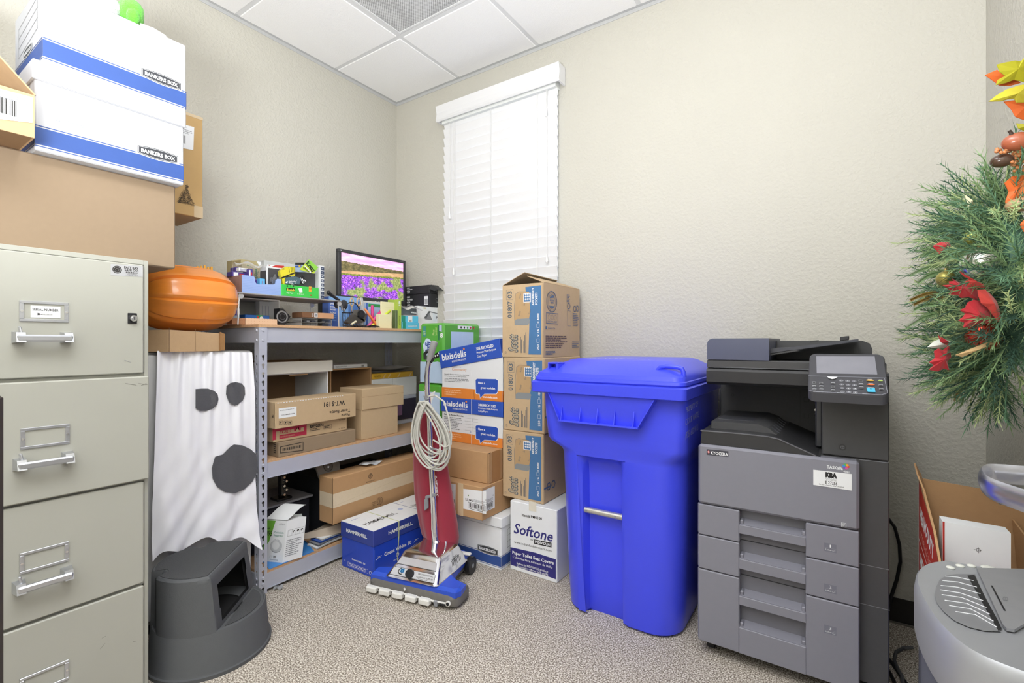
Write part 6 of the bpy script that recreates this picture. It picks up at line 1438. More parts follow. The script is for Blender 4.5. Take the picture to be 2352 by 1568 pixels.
def hood(z, k):  # T shaped blue deck
    e = k
    P = [(0.012+e, 0.006+e), (0.445-e, 0.002+e), (0.458-e, 0.03), (0.452-e, 0.085-e), (0.395-e, 0.105-e), (0.362-e, 0.13), (0.335-e, 0.345-e), (0.30, 0.37-e), (0.13, 0.37-e), (0.105+e, 0.345-e), (0.095+e, 0.13), (0.06+e, 0.09-e), (0.006+e, 0.07-e)]
    return [VP(a, b, z) for a, b in P]
m.loft([hood(0.050, 0.0), hood(0.072, 0.0), hood(0.084, 0.012)], VBL); m.build('deck', vac)
m = M(); m.loft([[VP(a, b, z) for a, b in ((0.12, 0.10), (0.345, 0.10), (0.33, 0.36), (0.13, 0.36))] for z in (0.022, 0.052)], BMP); m.build('underbody', vac)
# roller guard pads
m = M(); m.tube([VP(0.008, -0.010, 0.030), VP(0.35, -0.012, 0.028), VP(0.43, -0.010, 0.030)], 0.004, VW, 8)
for k in range(5): m.frame_box(VP(0.012+0.068*k, -0.032, 0.010), vu*0.054, vv_*0.026, EZ*0.026, VW, 0.005)
m.frame_box(VP(0.352, -0.018, 0.010), vu*0.018, vv_*0.012, EZ*0.022, GREY, 0.002); m.frame_box(VP(0.378, -0.016, 0.018), vu*0.03, vv_*0.01, EZ*0.010, BLK, 0.002); m.cyl(VP(0.418, -0.006, 0.030), VP(0.418, -0.014, 0.030), 0.011, VW); m.cyl(VP(0.418, -0.013, 0.030), VP(0.418, -0.016, 0.030), 0.007, BLK)
m.build('guard_pads', vac)
m = M(); m.tube([VP(0.20, -0.006, 0.05), VP(0.21, -0.018, 0.052)], 0.004, VW); m.build('release_tab', vac)
# chrome hood
def cring(a0, a1, b0, b1, z, r): return [VP(*q) for q in rr_ring(a0, a1, b0, b1, z, r, 8)]
m = M(); m.loft([cring(0.092, 0.362, -0.002, 0.285, 0.083, 0.02), cring(0.098, 0.355, 0.004, 0.28, 0.088, 0.02), cring(0.112, 0.345, 0.034, 0.272, 0.121, 0.02), cring(0.116, 0.341, 0.038, 0.270, 0.124, 0.02), cring(0.130, 0.328, 0.075, 0.255, 0.161, 0.02), cring(0.136, 0.318, 0.085, 0.245, 0.166, 0.015), cring(0.16, 0.29, 0.11, 0.22, 0.169, 0.01)], CHROME)
SIL = mat('#d5d6da', 0.35, 0.3)
F = Face(VP(0.115, 0.0025, 0.0895), vu, (VP(0.115, 0.0325, 0.1225)-VP(0.115, 0.0025, 0.0895)))
m.line(F, [(0.0, 0.004), (0.225, 0.004), (0.22, 0.038), (0.008, 0.038)], 0.0012, INK, True); m.poly(F, [(0.001, 0.005), (0.224, 0.005), (0.219, 0.037), (0.009, 0.037)], SIL)
m.rect(F, 0.046, 0.020, 0.066, 0.036, mat('#59a9e0', 0.4)); m.line(F, [(0.052-0.014*math.cos(a*.4), 0.024-0.012*math.sin(a*.4)) for a in range(-3, 6)], 0.004, INK); m.ring(F, 0.056, 0.026, 0.006, 0.004, mat('#2a6aa8', 0.4))
m.t(F, 'PROFESSIONAL', 0.138, 0.025, 0.006, INK, w=0.075, bold=0.01); m.t(F, 'CLEANING SUPPLIES', 0.134, 0.013, 0.006, INK, w=0.082, bold=0.01); m.fine(F, 0.145, 0.007, 0.195, 0.010, 1, INK)
G = Face(VP(0.128, 0.0390, 0.1275), vu, (VP(0.128, 0.075, 0.161)-VP(0.128, 0.038, 0.124)))
m.line(G, [(0.0, 0.0), (0.203, 0.0), (0.19, 0.034), (0.012, 0.034)], 0.0012, INK, True); m.poly(G, [(0.001, 0.001), (0.202, 0.001), (0.189, 0.033), (0.013, 0.033)], mat('#d9dbe0', 0.25, 0.5))
R_ = Face(VP(0.3565, 0.06, 0.095), vv_, (VP(0.332, 0.08, 0.155)-VP(0.355, 0.08, 0.09)))
for k in range(7): m.line(R_, [(0.095+0.011*k, 0.012), (0.100+0.011*k, 0.044-0.003*abs(k-3))], 0.0035, BLK)
m.build('motor_hood', vac, True)
m = M(); F2 = F.pt(0.100, 0.020); m.cyl(F2, F2+F.n*0.014, 0.020, PLAST_BLK, 0.018, n=14); m.build('knob', vac, True)
for a, b_, w_ in ((0.352, 0.315, 0.022), (0.088, 0.315, 0.022)):
    m = M(); m.cyl(VP(a-w_/2+0.006, b_, 0.040), VP(a+w_/2+0.006, b_, 0.040), 0.040, PLAST_BLK, n=32); m.cyl(VP(a+w_/2+0.006, b_, 0.040), VP(a+w_/2+0.008, b_, 0.040), 0.010, GREY, n=16); m.build('wheel', vac, True)
m = M(); m.frame_box(VP(0.30, 0.30, 0.088), vu*0.06, vv_*0.022, EZ*0.012, VW, 0.004); m.build('pedal', vac)
m = M(); m.tube([VP(0.302, 0.165, 0.168), VP(0.306, 0.168, 0.195), VP(0.306, 0.168, 0.205)], [0.004, 0.004, 0.006], CHROME, 10); m.build('lever', vac, True)
# handle pole and grip
def LV(px, py, b):
    r = ray(px, py); n = vv_; t = ((vo+n*b-CAM).dot(n))/r.dot(n); return CAM+r*t
pb = 0.225
m = M(); m.tube([LV(1000, 1246, pb), LV(998, 1200, pb), LV(994, 1120, pb), LV(990, 1045, pb)], [0.018, 0.0155, 0.0155, 0.0135], CHROME, 18); m.tube([LV(1003, 1252, pb), LV(1001, 1240, pb)], [0.03, 0.018], CHROME, 18)
m.tube([LV(990, 1046, pb), LV(986, 960, pb), LV(982, 900, pb), LV(981, 865, pb), LV(983, 845, pb), LV(986, 828, pb)], 0.0125, CHROME, 18); m.build('handle_tube', vac, True)
m = M(); m.tube([LV(986, 829, pb), LV(992, 805, pb), LV(997.5, 787, pb), LV(998.5, 784, pb)], [0.0155, 0.016, 0.017, 0.014], mat('#8e8f8f', 0.6), 18); m.build('grip', vac, True)
m = M(); m.tube([LV(977, 826, pb-0.01), LV(976, 812, pb-0.01), LV(982, 806, pb-0.01)], 0.008, PLAST_BLK, 10); m.tube([LV(990, 832, pb-0.01), LV(997, 822, pb-0.01)], 0.006, PLAST_BLK, 8); m.build('switch', vac, True)
m = M(); m.tube([LV(997, 1248, pb-0.02), LV(992, 1215, pb-0.018), LV(992, 1180, pb-0.02), LV(988, 1100, pb-0.02), LV(984, 1040, pb-0.02), LV(983, 960, pb-0.018)], 0.0032, mat('#c9c8c2', 0.5), 8); m.build('wire', vac, True)
m = M()
m.frame_box(LV(974, 1147, pb-0.02), LV(982, 1141, pb-0.02)-LV(974, 1147, pb-0.02), vv_*0.012, EZ*-0.055, mat('#8b8d92', 0.5), 0.002); m.frame_box(LV(976, 1146, pb-0.02), LV(1000, 1140, pb-0.02)-LV(976, 1146, pb-0.02), vv_*0.012, EZ*0.014, mat('#8b8d92', 0.5), 0.002); m.build('cord_hook', vac)
m = M(); m.tube([LV(985, 1027, pb-0.01), LV(1022, 1038, pb-0.03), LV(1024, 1050, pb-0.03)], 0.006, CHROME, 10); m.tube([LV(985, 915, pb-0.01), LV(978, 918, pb-0.03), LV(975, 908, pb-0.035)], 0.005, GREY, 10); m.build('cord_hook', vac, True)
# bag
prof = [(985, 938, 965), (985, 980, 955), (984, 1020, 952), (990, 1060, 954), (1000, 1100, 953), (1020, 1140, 956), (1035, 1180, 962), (1046, 1210, 968), (1051, 1235, 975), (1048, 1250, 985), (1035, 1258, 995)]
prof = [(952, 1002, 948), (951, 1010, 975), (951, 1018, 1010), (952, 1024, 1050), (953, 1030, 1090), (955, 1037, 1130), (960, 1043, 1165), (966, 1049, 1200), (973, 1052, 1228), (985, 1050, 1246), (1000, 1043, 1256)]
rings = []
for i, (l, r_, y) in enumerate(prof):
    L_, R2 = LV(l, y, 0.29), LV(r_, y, 0.29); c = (L_+R2)/2; hw = (R2-L_).length/2; dd = 0.030+0.034*math.sin(math.pi*min(1, i/8.0)*0.55)
    ring = []
    for k in range(40):
        a = 2*math.pi*k/40; fold = 1+0.07*math.sin(7*a+i*0.25)+0.04*math.sin(11*a-i*.2)
        yy_ = math.sin(a)*dd*fold
        ring.append(c+vu*(math.cos(a)*hw)+vv_*yy_+EZ*0)
    rings.append(ring)
rings = rings[::-1]
m = M(); m.loft(rings, MAR); m.build('dust_bag', vac, True)
m = M(); FB = Face(LV(1004, 1100, 0.225), vu, EZ); 
m.tp(FB, 'Sanitaire', (1007, 1140), (1003, 1092), (1001, 1140), WHT2, 0.0, 0.3); m.build('bag_lettering', bpy.data.objects['dust_bag'])
# cord loops
CRDM = mat('#c4c3bc', 0.5, var=0.04); rd = random.Random(4); path = []
cxp, cyp = 990, 1000
NL = 13
for k in range(NL):
    top = 922+rd.uniform(-4, 22)*(k > 3); bot = 1040+rd.uniform(-2, 44); lf = 946+rd.uniform(-3, 16); rt = 1016+rd.uniform(-6, 22); dp = pb-0.030-0.006*(k % 5)-rd.uniform(0, .006)
    for i in range(28):
        a = 2*math.pi*i/28-math.pi/2
        f = (1+math.sin(a))/2
        yy = top+(bot-top)*f
        xx = 0.5*(lf+rt)+0.5*(rt-lf)*math.cos(a)*(0.30+0.70*math.sin(f*math.pi*0.62)**0.8)+(f-0.5)*26-2
        path.append(LV(xx, yy, dp+0.010*math.cos(a)))
m = M(); m.tube(path, 0.0042, CRDM, 7); 
m.tube([LV(985, 910, pb-.03), LV(1000, 908, pb-.04), LV(1020, 922, pb-.04), LV(1031, 960, pb-.045), LV(1037, 1000, pb-.045), LV(1036, 1020, pb-.045), LV(1022, 1027, pb-.045), LV(995, 1010, pb-.045)], 0.0042, CRDM, 7)
m.build('power_cord', vac, True)
# ================================================================ recycling cart
CB = mat('#4450f2', 0.32, var=0.04, scale=6, coat=0.15, bump=0.03, bscale=120)
cart = thing('recycling_cart', 'large blue wheeled recycling cart with closed lid and a steel bar', 'recycling cart', (1.92, -0.36, 0))
CH0, CH1 = 1.800, 1.968
def csec(z, xl, xr, yf, yb, r, cd, n=7):
    P = []
    # front from left to right with a channel
    P += [(xl+r, yf), (CH0-0.02, yf), (CH0, yf+min(cd, .012)), (CH0+0.012, yf+cd), (CH0+0.03, yf+cd*1.05), ((CH0+CH1)/2, yf+cd*1.08), (CH1-0.03, yf+cd*1.05), (CH1-0.012, yf+cd), (CH1, yf+min(cd, .012)), (CH1+0.02, yf)]
    for cx_, cy_, s0 in ((xr-r, yf+r, -90), (xr-0.05, yb-0.05, 0), (xl+0.05, yb-0.05, 90), (xl+r, yf+r, 180)):
        rr = r if cy_ == yf+r else 0.05
        for k in range(n+1):
            a = math.radians(s0+90*k/n); P.append((cx_+rr*math.cos(a), cy_+rr*math.sin(a)))
    return [Vector((x, y, z)) for x, y in P]
secs = [(0.0, 1.715, 2.165, -0.625, -0.10, .10, .035), (0.012, 1.703, 2.178, -0.64, -0.09, .11, .045), (0.10, 1.698, 2.188, -0.645, -0.08, .11, .050), (0.35, 1.69, 2.195, -0.652, -0.07, .105, .054), (0.56, 1.686, 2.20, -0.658, -0.065, .10, .054),
        (0.615, 1.684, 2.201, -0.659, -0.065, .10, .050), (0.64, 1.683, 2.202, -0.66, -0.065, .10, .035), (0.652, 1.682, 2.203, -0.66, -0.065, .098, .012), (0.655, 1.682, 2.203, -0.66, -0.065, .098, 0.0), (0.672, 1.676, 2.205, -0.662, -0.065, .09, 0.0), (0.70, 1.645, 2.214, -0.668, -0.06, .055, 0.0), (0.715, 1.636, 2.216, -0.67, -0.06, .045, 0.0), (0.80, 1.628, 2.218, -0.673, -0.06, .04, 0.0), (0.93, 1.620, 2.220, -0.676, -0.06, .04, 0.0)]
m = M(); m.loft([csec(*s_) for s_ in secs], CB)
F = Face((1.62, -0.6605, 0), EX, EZ); 
F = Face((0, -0.6640, 0), EX, EZ)
m.tp(F, 'R64', (1336, 1026), (1359, 1029), (1336, 1014), WHT2, 0.01); m.tp(F, '013439', (1371, 1032), (1421, 1039.5), (1371, 1018), WHT2, 0.01)
G = Face((2.2195, 0, 0), EY, EZ); FW_ = mat('#8f97d8', 0.5)
m.tp(G, 'PROPERTY OF', (1575, 948), (1603, 932), (1575, 935), FW_, 0.01); m.tp(G, 'C.C.C.R. WASTE', (1574, 977), (1604, 957), (1574, 963), FW_, 0.01); m.tp(G, '(925) 682-9113', (1574, 1008), (1603, 987), (1574, 993), FW_, 0.01); m.build('body', cart, True)
def rr2(x0, x1, y0, y1, z, r, n=6): return [Vector(q) for q in rr_ring(x0, x1, y0, y1, z, r, n)]
m = M(); m.loft([rr2(1.60, 2.224, -0.716, -0.05, 0.907, 0.022), rr2(1.594, 2.230, -0.722, -0.045, 0.911, 0.022), rr2(1.592, 2.232, -0.724, -0.043, 0.950, 0.022), rr2(1.60, 2.224, -0.716, -0.05, 0.956, 0.02)], CB); m.build('rim', cart, True)
F = Face((0, -0.700, 0), EX, EZ)
P = [F.uv(*q) for q in ((1262, 903), (1287, 963), (1466, 983), (1505, 922))]
P = [(P[0][0], 0.910), (P[1][0], P[1][1]), (P[2][0], P[1][1]), (P[3][0], 0.910)]
m = M(); m.slab([Vector((P[0][0], -0.712, 0.91)), Vector((P[1][0], -0.690, P[1][1])), Vector((P[2][0], -0.690, P[1][1])), Vector((P[3][0], -0.712, 0.91))], (0, 0.012, 0), CB)
zb = P[1][1]
m.box(P[1][0]-0.004, -0.716, zb-0.006, P[2][0]+0.004, -0.668, zb, CB, 0.001)
for s0, s1 in ((P[0], P[1]), (P[3], P[2])):
    m.slab([Vector((s0[0], -0.716, 0.91)), Vector((s1[0], -0.716, zb)), Vector((s1[0], -0.672, zb)), Vector((s0[0], -0.672, 0.91))], (0.004, 0, 0), CB)
for q in (1333, 1372, 1412, 1456, 1291):
    x = F.uv(q, 960)[0]; m.slab([Vector((x, -0.716, zb)), Vector((x, -0.690, zb)), Vector((x, -0.700, zb+0.062))], (0.003, 0, 0), CB)
m.build('grab_skirt', cart)
m = M(); m.tube([Vector((2.156, -0.672, 0.905)), Vector((2.156, -0.668, 0.80))], 0.003, CB, 6); m.build('side_rib', cart)
lid = M(); lid.loft([rr2(1.607, 2.222, -0.716, -0.05, 0.957, 0.035), rr2(1.603, 2.226, -0.72, -0.046, 0.962, 0.038), rr2(1.604, 2.224, -0.718, -0.048, 0.972, 0.038), rr2(1.608, 2.220, -0.712, -0.052, 0.975, 0.038), rr2(1.612, 2.216, -0.708, -0.056, 0.990, 0.04), rr2(1.635, 2.195, -0.68, -0.08, 1.008, 0.05), rr2(1.70, 2.14, -0.60, -0.12, 1.040, 0.06), rr2(1.72, 2.12, -0.56, -0.15, 1.046, 0.05)], CB)
T = Face((1.72, -0.56, 1.046), EX, EY); lid.t(T, 'RECYCLE ONLY', 0.05, 0.02, 0.035, WHT2, w=0.28); lo = lid.build('lid', cart, True)
m = M()
def lp(px, py): return PY(px, py, -0.66)
m.tube([lp(1509, 872), lp(1510, 850), lp(1516, 843), lp(1530, 841), lp(1556, 843), lp(1566, 846), lp(1570, 855), lp(1571, 872)], 0.0085, CB, 10); m.build('lid_handle', lo, True)
m = M(); a = lp(1266, 858); b_ = lp(1284, 833)
m.box(a.x, -0.69, 0.995, a.x+0.006, -0.63, 1.03, CB, 0.002); m.box(a.x, -0.69, 1.025, b_.x+0.012, -0.63, 1.032, CB, 0.002); m.box(b_.x, -0.69, 0.985, b_.x+0.012, -0.64, 1.03, CB, 0.002); m.build('lid_handle', lo)
m = M(); m.cyl((CH0+0.002, -0.625, 0.425), (CH1-0.002, -0.625, 0.425), 0.0125, mat('#c9c6c0', 0.35, 0.8, var=0.08), n=20); m.cyl((CH0+0.012, -0.638, 0.425), (CH0+0.012, -0.641, 0.425), 0.004, GREY); m.cyl((CH1-0.03, -0.638, 0.425), (CH1-0.03, -0.641, 0.425), 0.004, GREY); m.build('lift_bar', cart, True)
for xw in (1.655, 2.203):
    m = M(); yc, zc, rw = -0.19, 0.135, 0.135; rings = []
    m.cyl((xw, yc, zc), (xw+0.045, yc, zc), rw-0.012, PLAST_BLK, n=40)
    for k in range(36):
        a = 2*math.pi*k/36; c = Vector((xw, yc+math.cos(a)*(rw-0.008), zc+math.sin(a)*(rw-0.008))); tn = Vector((0, -math.sin(a), math.cos(a)))*0.013; rn = Vector((0, math.cos(a), math.sin(a)))*0.008
        m.frame_box(c-tn/2, tn, (0.045, 0, 0), rn, PLAST_BLK, 0.001)
    m.build('wheel', cart)

# ================================================================ copier
CG = mat('#84848f', 0.42, var=0.03, scale=60); CGN = mat('#565a70', 0.4, var=0.03); CDK = mat('#4a4a4c', 0.5, var=0.06, scale=80); CDK2 = mat('#363638', 0.4); CPK = mat('#74747d', 0.5)
cp = thing('copier', 'large dark grey office copier with paper drawers and a tilted control panel', 'copier', (2.52, -0.33, 0))
x0, x1, xs = 2.253, 2.722, 2.797
m = M(); m.box(x0+0.008, -0.598, 0.062, xs, -0.04, 0.752, CDK, 0.004)
for z in (0.305, 0.427): m.line(Face((x1, -0.598, 0), EX, EZ), [(0.0, z), (xs-x1, z)], 0.0015, GREY)
m.line(Face((x1, -0.598, 0), EX, EZ), [(0.0, 0.7505), (xs-x1, 0.7505)], 0.0015, GREY)
m.box(x0+0.15, -0.56, 0.03, xs-0.05, -0.10, 0.062, CDK2, 0.004)
m.build('body', cp)
PX0, PX1 = 2.388, 2.582; yf = -0.640
def fpanel(z0, z1, pockets, name, num=None):
    m = M(); zs = sorted({z0, z1} | {p for q in pockets for p in q})
    m.box(x0, yf, z0, PX0, -0.600, z1, CG, 0.003); m.box(PX1, yf, z0, x1, -0.600, z1, CG, 0.003)
    m.box(x0+0.002, yf+0.012, z0+0.001, x0-0.004, -0.602, z1-0.001, CG, 0.002)
    for a, b_ in zip(zs[:-1], zs[1:]):
        if not any(abs(a-p[0]) < 1e-6 and abs(b_-p[1]) < 1e-6 for p in pockets): m.box(PX0-0.001, yf, a, PX1+0.001, -0.600, b_, CG, 0.0015)
        else:
            m.box(PX0, -0.604, a, PX1, -0.600, b_, CPK)
            if a > z0+1e-6 or z0 > 0.04 and not any(abs(p[0]-z0) < 1e-6 for p in pockets): m.hull8([Vector(q) for q in ((PX0, yf+0.004, a), (PX1, yf+0.004, a), (PX1, -0.604, a), (PX0, -0.604, a), (PX0, yf+0.004, a+0.0015), (PX1, yf+0.004, a+0.0015), (PX1, -0.604, a+0.014), (PX0, -0.604, a+0.014))], CG)
            for xx in ((PX0, PX1-0.012) if a > z0+1e-6 else ()): m.box(xx, yf+0.006, a, xx+0.012, -0.604, a+0.016, CG, 0.003)
    if num:
        F = Face((0, yf, 0), EX, EZ); k, zc = num
        m.rect(F, 2.632, zc-0.013, 2.664, zc+0.013, mat('#757582', 0.4)); m.t(F, k, 2.648, zc+0.001, 0.009, WHT2, cen=True, w=0.0055 if k != '1' else 0.003); m.line(F, [(2.633, zc-0.001), (2.663, zc-0.001)], 0.0006, GREY); m.t(F, 'Letter', 2.636, zc-0.009, 0.0045, WHT2, w=0.016); m.line(F, [(2.654, zc-0.009), (2.660, zc-0.009), (2.660, zc-0.005), (2.654, zc-0.005)], 0.0006, WHT2, True)
    return m
m = fpanel(0.050, 0.306, [(0.246, 0.306), (0.138, 0.216)], 'drawer', ('3', 0.216)); m.build('drawer', cp)
m = fpanel(0.309, 0.4265, [(0.373, 0.4265), (0.309, 0.339)], 'drawer', ('2', 0.345)); m.build('drawer', cp)
m = fpanel(0.4295, 0.538, [(0.490, 0.538), (0.4295, 0.460)], 'drawer', ('1', 0.473)); m.build('drawer', cp)
m = M(); m.box(x0, yf-0.003, 0.541, x1, -0.600, 0.752, CG, 0.008); F = Face((0, yf-0.003, 0), EX, EZ)
m.ppx(F, [(1623, 1031), (1673, 1036), (1673, 1049), (1623, 1044)], mat('#44444e', 0.4)); m.tp(F, 'KYOCERA', (1633, 1042.5), (1672, 1047), (1633, 1036), WHT2, 0.03)
a = F.uv(1627.5, 1037.5); m.poly(F, [(a[0]-.005, a[1]), (a[0], a[1]+.006), (a[0]+.005, a[1]), (a[0], a[1]-.006)], mat('#c8323a', 0.4)); m.ring(F, a[0], a[1], 0.0028, 0.001, WHT2, n=6)
m.tp(F, 'TASKalfa', (1899, 1075), (1936, 1079), (1899, 1068), WHT2, 0.02); m.tp(F, '406ci', (1937, 1084), (1952, 1086), (1937, 1079.5), WHT2, 0.01)
a = F.uv(1943, 1071)
for k, c in enumerate(('#d9453c', '#e9a23a', '#5cb85c', '#3f8fd8', '#7d5ac0', '#d45a9a')): m.disc(F, a[0]+0.0055*math.cos(k), a[1]+0.0055*math.sin(k), 0.0038, mat(c, 0.4), 10)
m.ppx(F, [(1868, 1078), (1956, 1088), (1956, 1126), (1868, 1113)], WHT2); m.tp(F, 'KBA', (1896, 1094), (1923, 1098), (1896, 1084), BLK, 0.08); m.tp(F, 'DOCUSYS', (1896, 1099), (1923, 1102), (1896, 1095.5), GREY, 0.01)
m.tp(F, 'EQUIPMENT ID#', (1898, 1102), (1921, 1105), (1898, 1100), INK); m.tp(F, 'E 27256', (1896, 1110), (1923, 1114), (1896, 1103.5), INK, 0.02); m.tp(F, 'Service & Supplies: 800-538-0050', (1881, 1112), (1938, 1120), (1881, 1109.5), INK, 0.01); m.fine(F, F.uv(1883, 1117)[0], F.uv(1883, 1117)[1]-0.003, F.uv(1936, 1117)[0], F.uv(1883, 1117)[1]-0.0005, 1, GREY)
a = F.uv(1938, 1205); m.line(F, [(a[0]-.006, a[1]-.006), (a[0]+.006, a[1]-.006), (a[0]+.006, a[1]+.006), (a[0]-.006, a[1]+.006)], 0.001, WHT2, True); m.fine(F, a[0]-.004, a[1]-.004, a[0]+.004, a[1]+.004, 3, WHT2)
m.build('front_cover', cp)
# output tray block (black), ridge and cavity
F = Face((0, -0.630, 0), EX, EZ)
P = [F.uv(*q) for q in ((1612, 988), (1700, 995), (1765, 1002), (1790, 1008), (1820, 1022), (1884, 1050))]
m = M(); m.slab([Vector((x0+0.006, -0.630, 0.7525))]+[Vector((a, -0.630, z)) for a, z in P]+[Vector((2.622, -0.630, 0.7525))], (0, 0.42, 0), CDK2)
m.slab([Vector((x0+0.006+0.0, -0.632, P[0][1]-0.003))]+[Vector((a, -0.632, z-0.0025)) for a, z in P[1:]]+[Vector((a, -0.632, z+0.0005)) for a, z in reversed(P[1:])]+[Vector((x0+0.006, -0.632, P[0][1]+0.0005))], (0, 0.01, 0), mat('#6a6a70', 0.4))
m.build('output_tray', cp)
F = Face((0, -0.565, 0), EX, EZ)
Q = [F.uv(*q) for q in ((1634, 967), (1740, 974), (1765, 983), (1790, 1003), (1860, 1040))]
m = M(); m.slab([Vector((Q[0][0], -0.565, 0.77))]+[Vector((a, -0.565, z)) for a, z in Q]+[Vector((Q[-1][0], -0.565, 0.76))], (0, 0.34, 0), CDK)
for k in range(6):
    y = -0.52+0.05*k; m.box(Q[2][0]+0.01, y, 0.765, 2.60, y+0.006, Q[3][1]-0.0+0.0, CDK2) if False else m.slab([Vector((Q[2][0]+0.004, y, Q[2][1]-0.002)), Vector((Q[3][0], y, Q[3][1]+0.004)), Vector((Q[4][0], y, Q[4][1]+0.004)), Vector((Q[4][0], y, Q[4][1]-0.004)), Vector((Q[2][0]+0.004, y, Q[2][1]-0.008))], (0, 0.006, 0), mat('#4a4b52', 0.3))
m.box(Q[0][0]+0.01, -0.50, Q[0][1]-0.002, Q[1][0]-0.02, -0.40, Q[0][1]+0.003, mat('#4a4b50', 0.35), 0.002)
m.build('tray_ridge', cp)
m = M(); m.box(2.245, -0.20, 0.7525, 2.622, -0.04, 0.985, CDK, 0.003); F = Face((0, -0.2005, 0), EX, EZ)
for q in ((1852, 918), (1852, 955)): a = F.uv(*q); m.line(F, [(a[0]-.008, a[1]-.008), (a[0]+.008, a[1]-.008), (a[0]+.008, a[1]+.008), (a[0]-.008, a[1]+.008)], 0.0015, CDK2, True)
a = F.uv(1683, 907); m.ring(F, a[0], a[1], 0.005, 0.0015, CDK2); m.line(F, [F.uv(1838, 895), F.uv(1838, 970)], 0.001, CDK2); m.build('rear_wall', cp)
m = M(); m.box(2.624, -0.598, 0.7535, xs, -0.04, 0.985, CDK, 0.004); F = Face((0, -0.598, 0), EX, EZ); a = F.uv(1935, 1027)
m.ring(F, a[0], a[1], 0.0085, 0.0015, CDK2); m.ring(F, a[0], a[1], 0.004, 0.001, GREY); m.line(F, [(a[0], a[1]), (a[0], a[1]+0.005)], 0.001, GREY)
m.build('side_tower', cp)
m = M(); m.box(2.604, -0.50, 0.758, 2.624, -0.25, 0.93, mat('#3a3b40', 0.15, coat=0.5), 0.004)
for k in range(4): m.cyl((2.606, -0.45, 0.86+0.018*k), (2.606, -0.30, 0.86+0.018*k), 0.006, CHROME if k == 1 else PLAST_BLK, n=10)
m.build('exit_guide', cp)
# scanner body, feeder
yS = -0.545
zA, zB, zC, zD = PY(1625, 884, yS).z, PY(1625, 845, yS).z, PY(1625, 826, yS).z, PY(1625, 777, yS).z
xl = PY(1623, 850, yS).x; xr = 2.800
def extr(prof, xa, xb, mt, nm, par=cp, smooth=True):
    m = M(); m.loft([[Vector((x, y, z)) for y, z in prof] for x in (xa, xb)], mt); return m
hh = zB-zA
prof = [(yS+0.05, zA), (yS+0.01, zA+0.004), (yS-0.004, zA+0.014), (yS-0.006, zB-0.01), (yS, zB-0.002), (yS+0.01, zB), (-0.06, zB), (-0.06, zA)]
m = extr(prof[::-1], xl, xr, CDK2, ''); m.build('scanner', cp, True)
m = M(); m.box(xl, yS+0.004, zB+0.001, xr-0.006, -0.07, zC, CDK, 0.003); m.line(Face((xl, yS+0.004, zB), EX, EZ), [(0, 0.004), (0.35, 0.004)], 0.001, GREY); m.build('document_cover', cp)
xm = PY(1766, 800, yS).x
m = M(); ring_ = []
n = 7; r = 0.022
P = [(xl+0.001, zC+0.001), (xm, zC+0.001), (xm, zD)]+[(xl+0.001+r-r*math.sin(math.radians(90*k/n)), zD-r+r*math.cos(math.radians(90*k/n))) for k in range(n+1)]
m.slab([Vector((x, yS+0.002, z)) for x, z in P], (0, 0.40, 0), CGN); m.build('feeder_cover', cp)
yR = -0.30; zt = PY(1990, 782, yR).z; xq = PY(2004, 800, yR).x
m = M(); P = [(xm+0.001, zC+0.001), (xq, zC+0.001), (xq, zt-0.03), (xq-0.008, zt-0.010), (xq-0.03, zt), (xm+0.001, zt)]
m.slab([Vector((x, yR, z)) for x, z in P], (0, 0.22, 0), CDK); m.build('feeder_back', cp)
m = M(); a, b_, c = PY(1767, 800, -0.50), PY(1815, 797, -0.50), PY(1972, 778, -0.50)
m.slab([a, b_, c, c-EZ*0.008, b_-EZ*0.012, a-EZ*0.02], (0, 0.19, 0), mat('#4b4c54', 0.45))
m.slab([b_+EX*0.002-EZ*0.010, b_+EX*0.03-EZ*0.012, a-EZ*0.025+EX*0.002, a-EZ*0.018], (0, 0.19, 0), CDK)
m.frame_box(c+Vector((-0.05, 0.05, -0.007)), (0.026, 0, 0.004), (0, 0.05, 0), (0, 0, 0.014), CDK2, 0.002); m.frame_box(c+Vector((-0.135, -0.0006, -0.0125)), (0.025, 0, 0.003), (0, 0.003, 0), (0, 0, 0.006), CDK2)
m.build('feeder_tray', cp)
# control panel
TL = PY(1860, 812, -0.600); TR = PY(2031, 812, -0.600); BL = PY(1857, 903, -0.735)
TR.z = TL.z; uu = (TR-TL); dn = BL-TL; dn.x = 0; BL = TL+dn
BR2 = PY(2043, 915, -0.735)
pan = M(); U = uu.normalized(); V = (-dn).normalized(); F = Face(BL, U, V); W = (BR2.x-BL.x); H = dn.length; W0 = uu.length
def rp(w0, w1, h, r, inset=0.0):
    e = inset; P = []
    for (cx_, cy_, s0, w) in ((w1-r, r, -90, 0), (w0-r, h-r, 0, 0), (r+(0), h-r, 90, 0), (r, r, 180, 0)):
        for k in range(7):
            a = math.radians(s0+15*k); P.append((cx_+(r-e)*math.cos(a), cy_+(r-e)*math.sin(a)))
    return P
P0 = rp(W0, W, H, 0.02); low = [F.pt(a, b_)-EZ*0.024+Vector((0, 0.004, 0)) for a, b_ in P0]
pan.loft([low, [F.pt(a, b_) for a, b_ in P0], [F.pt(a, b_, 0.003) for a, b_ in rp(W0, W, H, 0.02, 0.003)]], mat('#47474d', 0.4, var=0.03)); pn = pan.build('control_panel', cp)
F = Face(BL+F.n*0.0031, U, V); m = M()
m.ppx(F, [(1875, 818), (2009, 818.5), (2015, 860), (1876, 857)], mat('#8e8e98', 0.2)); m.build('touch_screen', pn)
m = M(); m.linepx(F, [(1857.5, 863), (2036, 868)], 0.0018, mat('#8c8d98', 0.35)); LB = mat('#d6d7de', 0.5)
keys = []
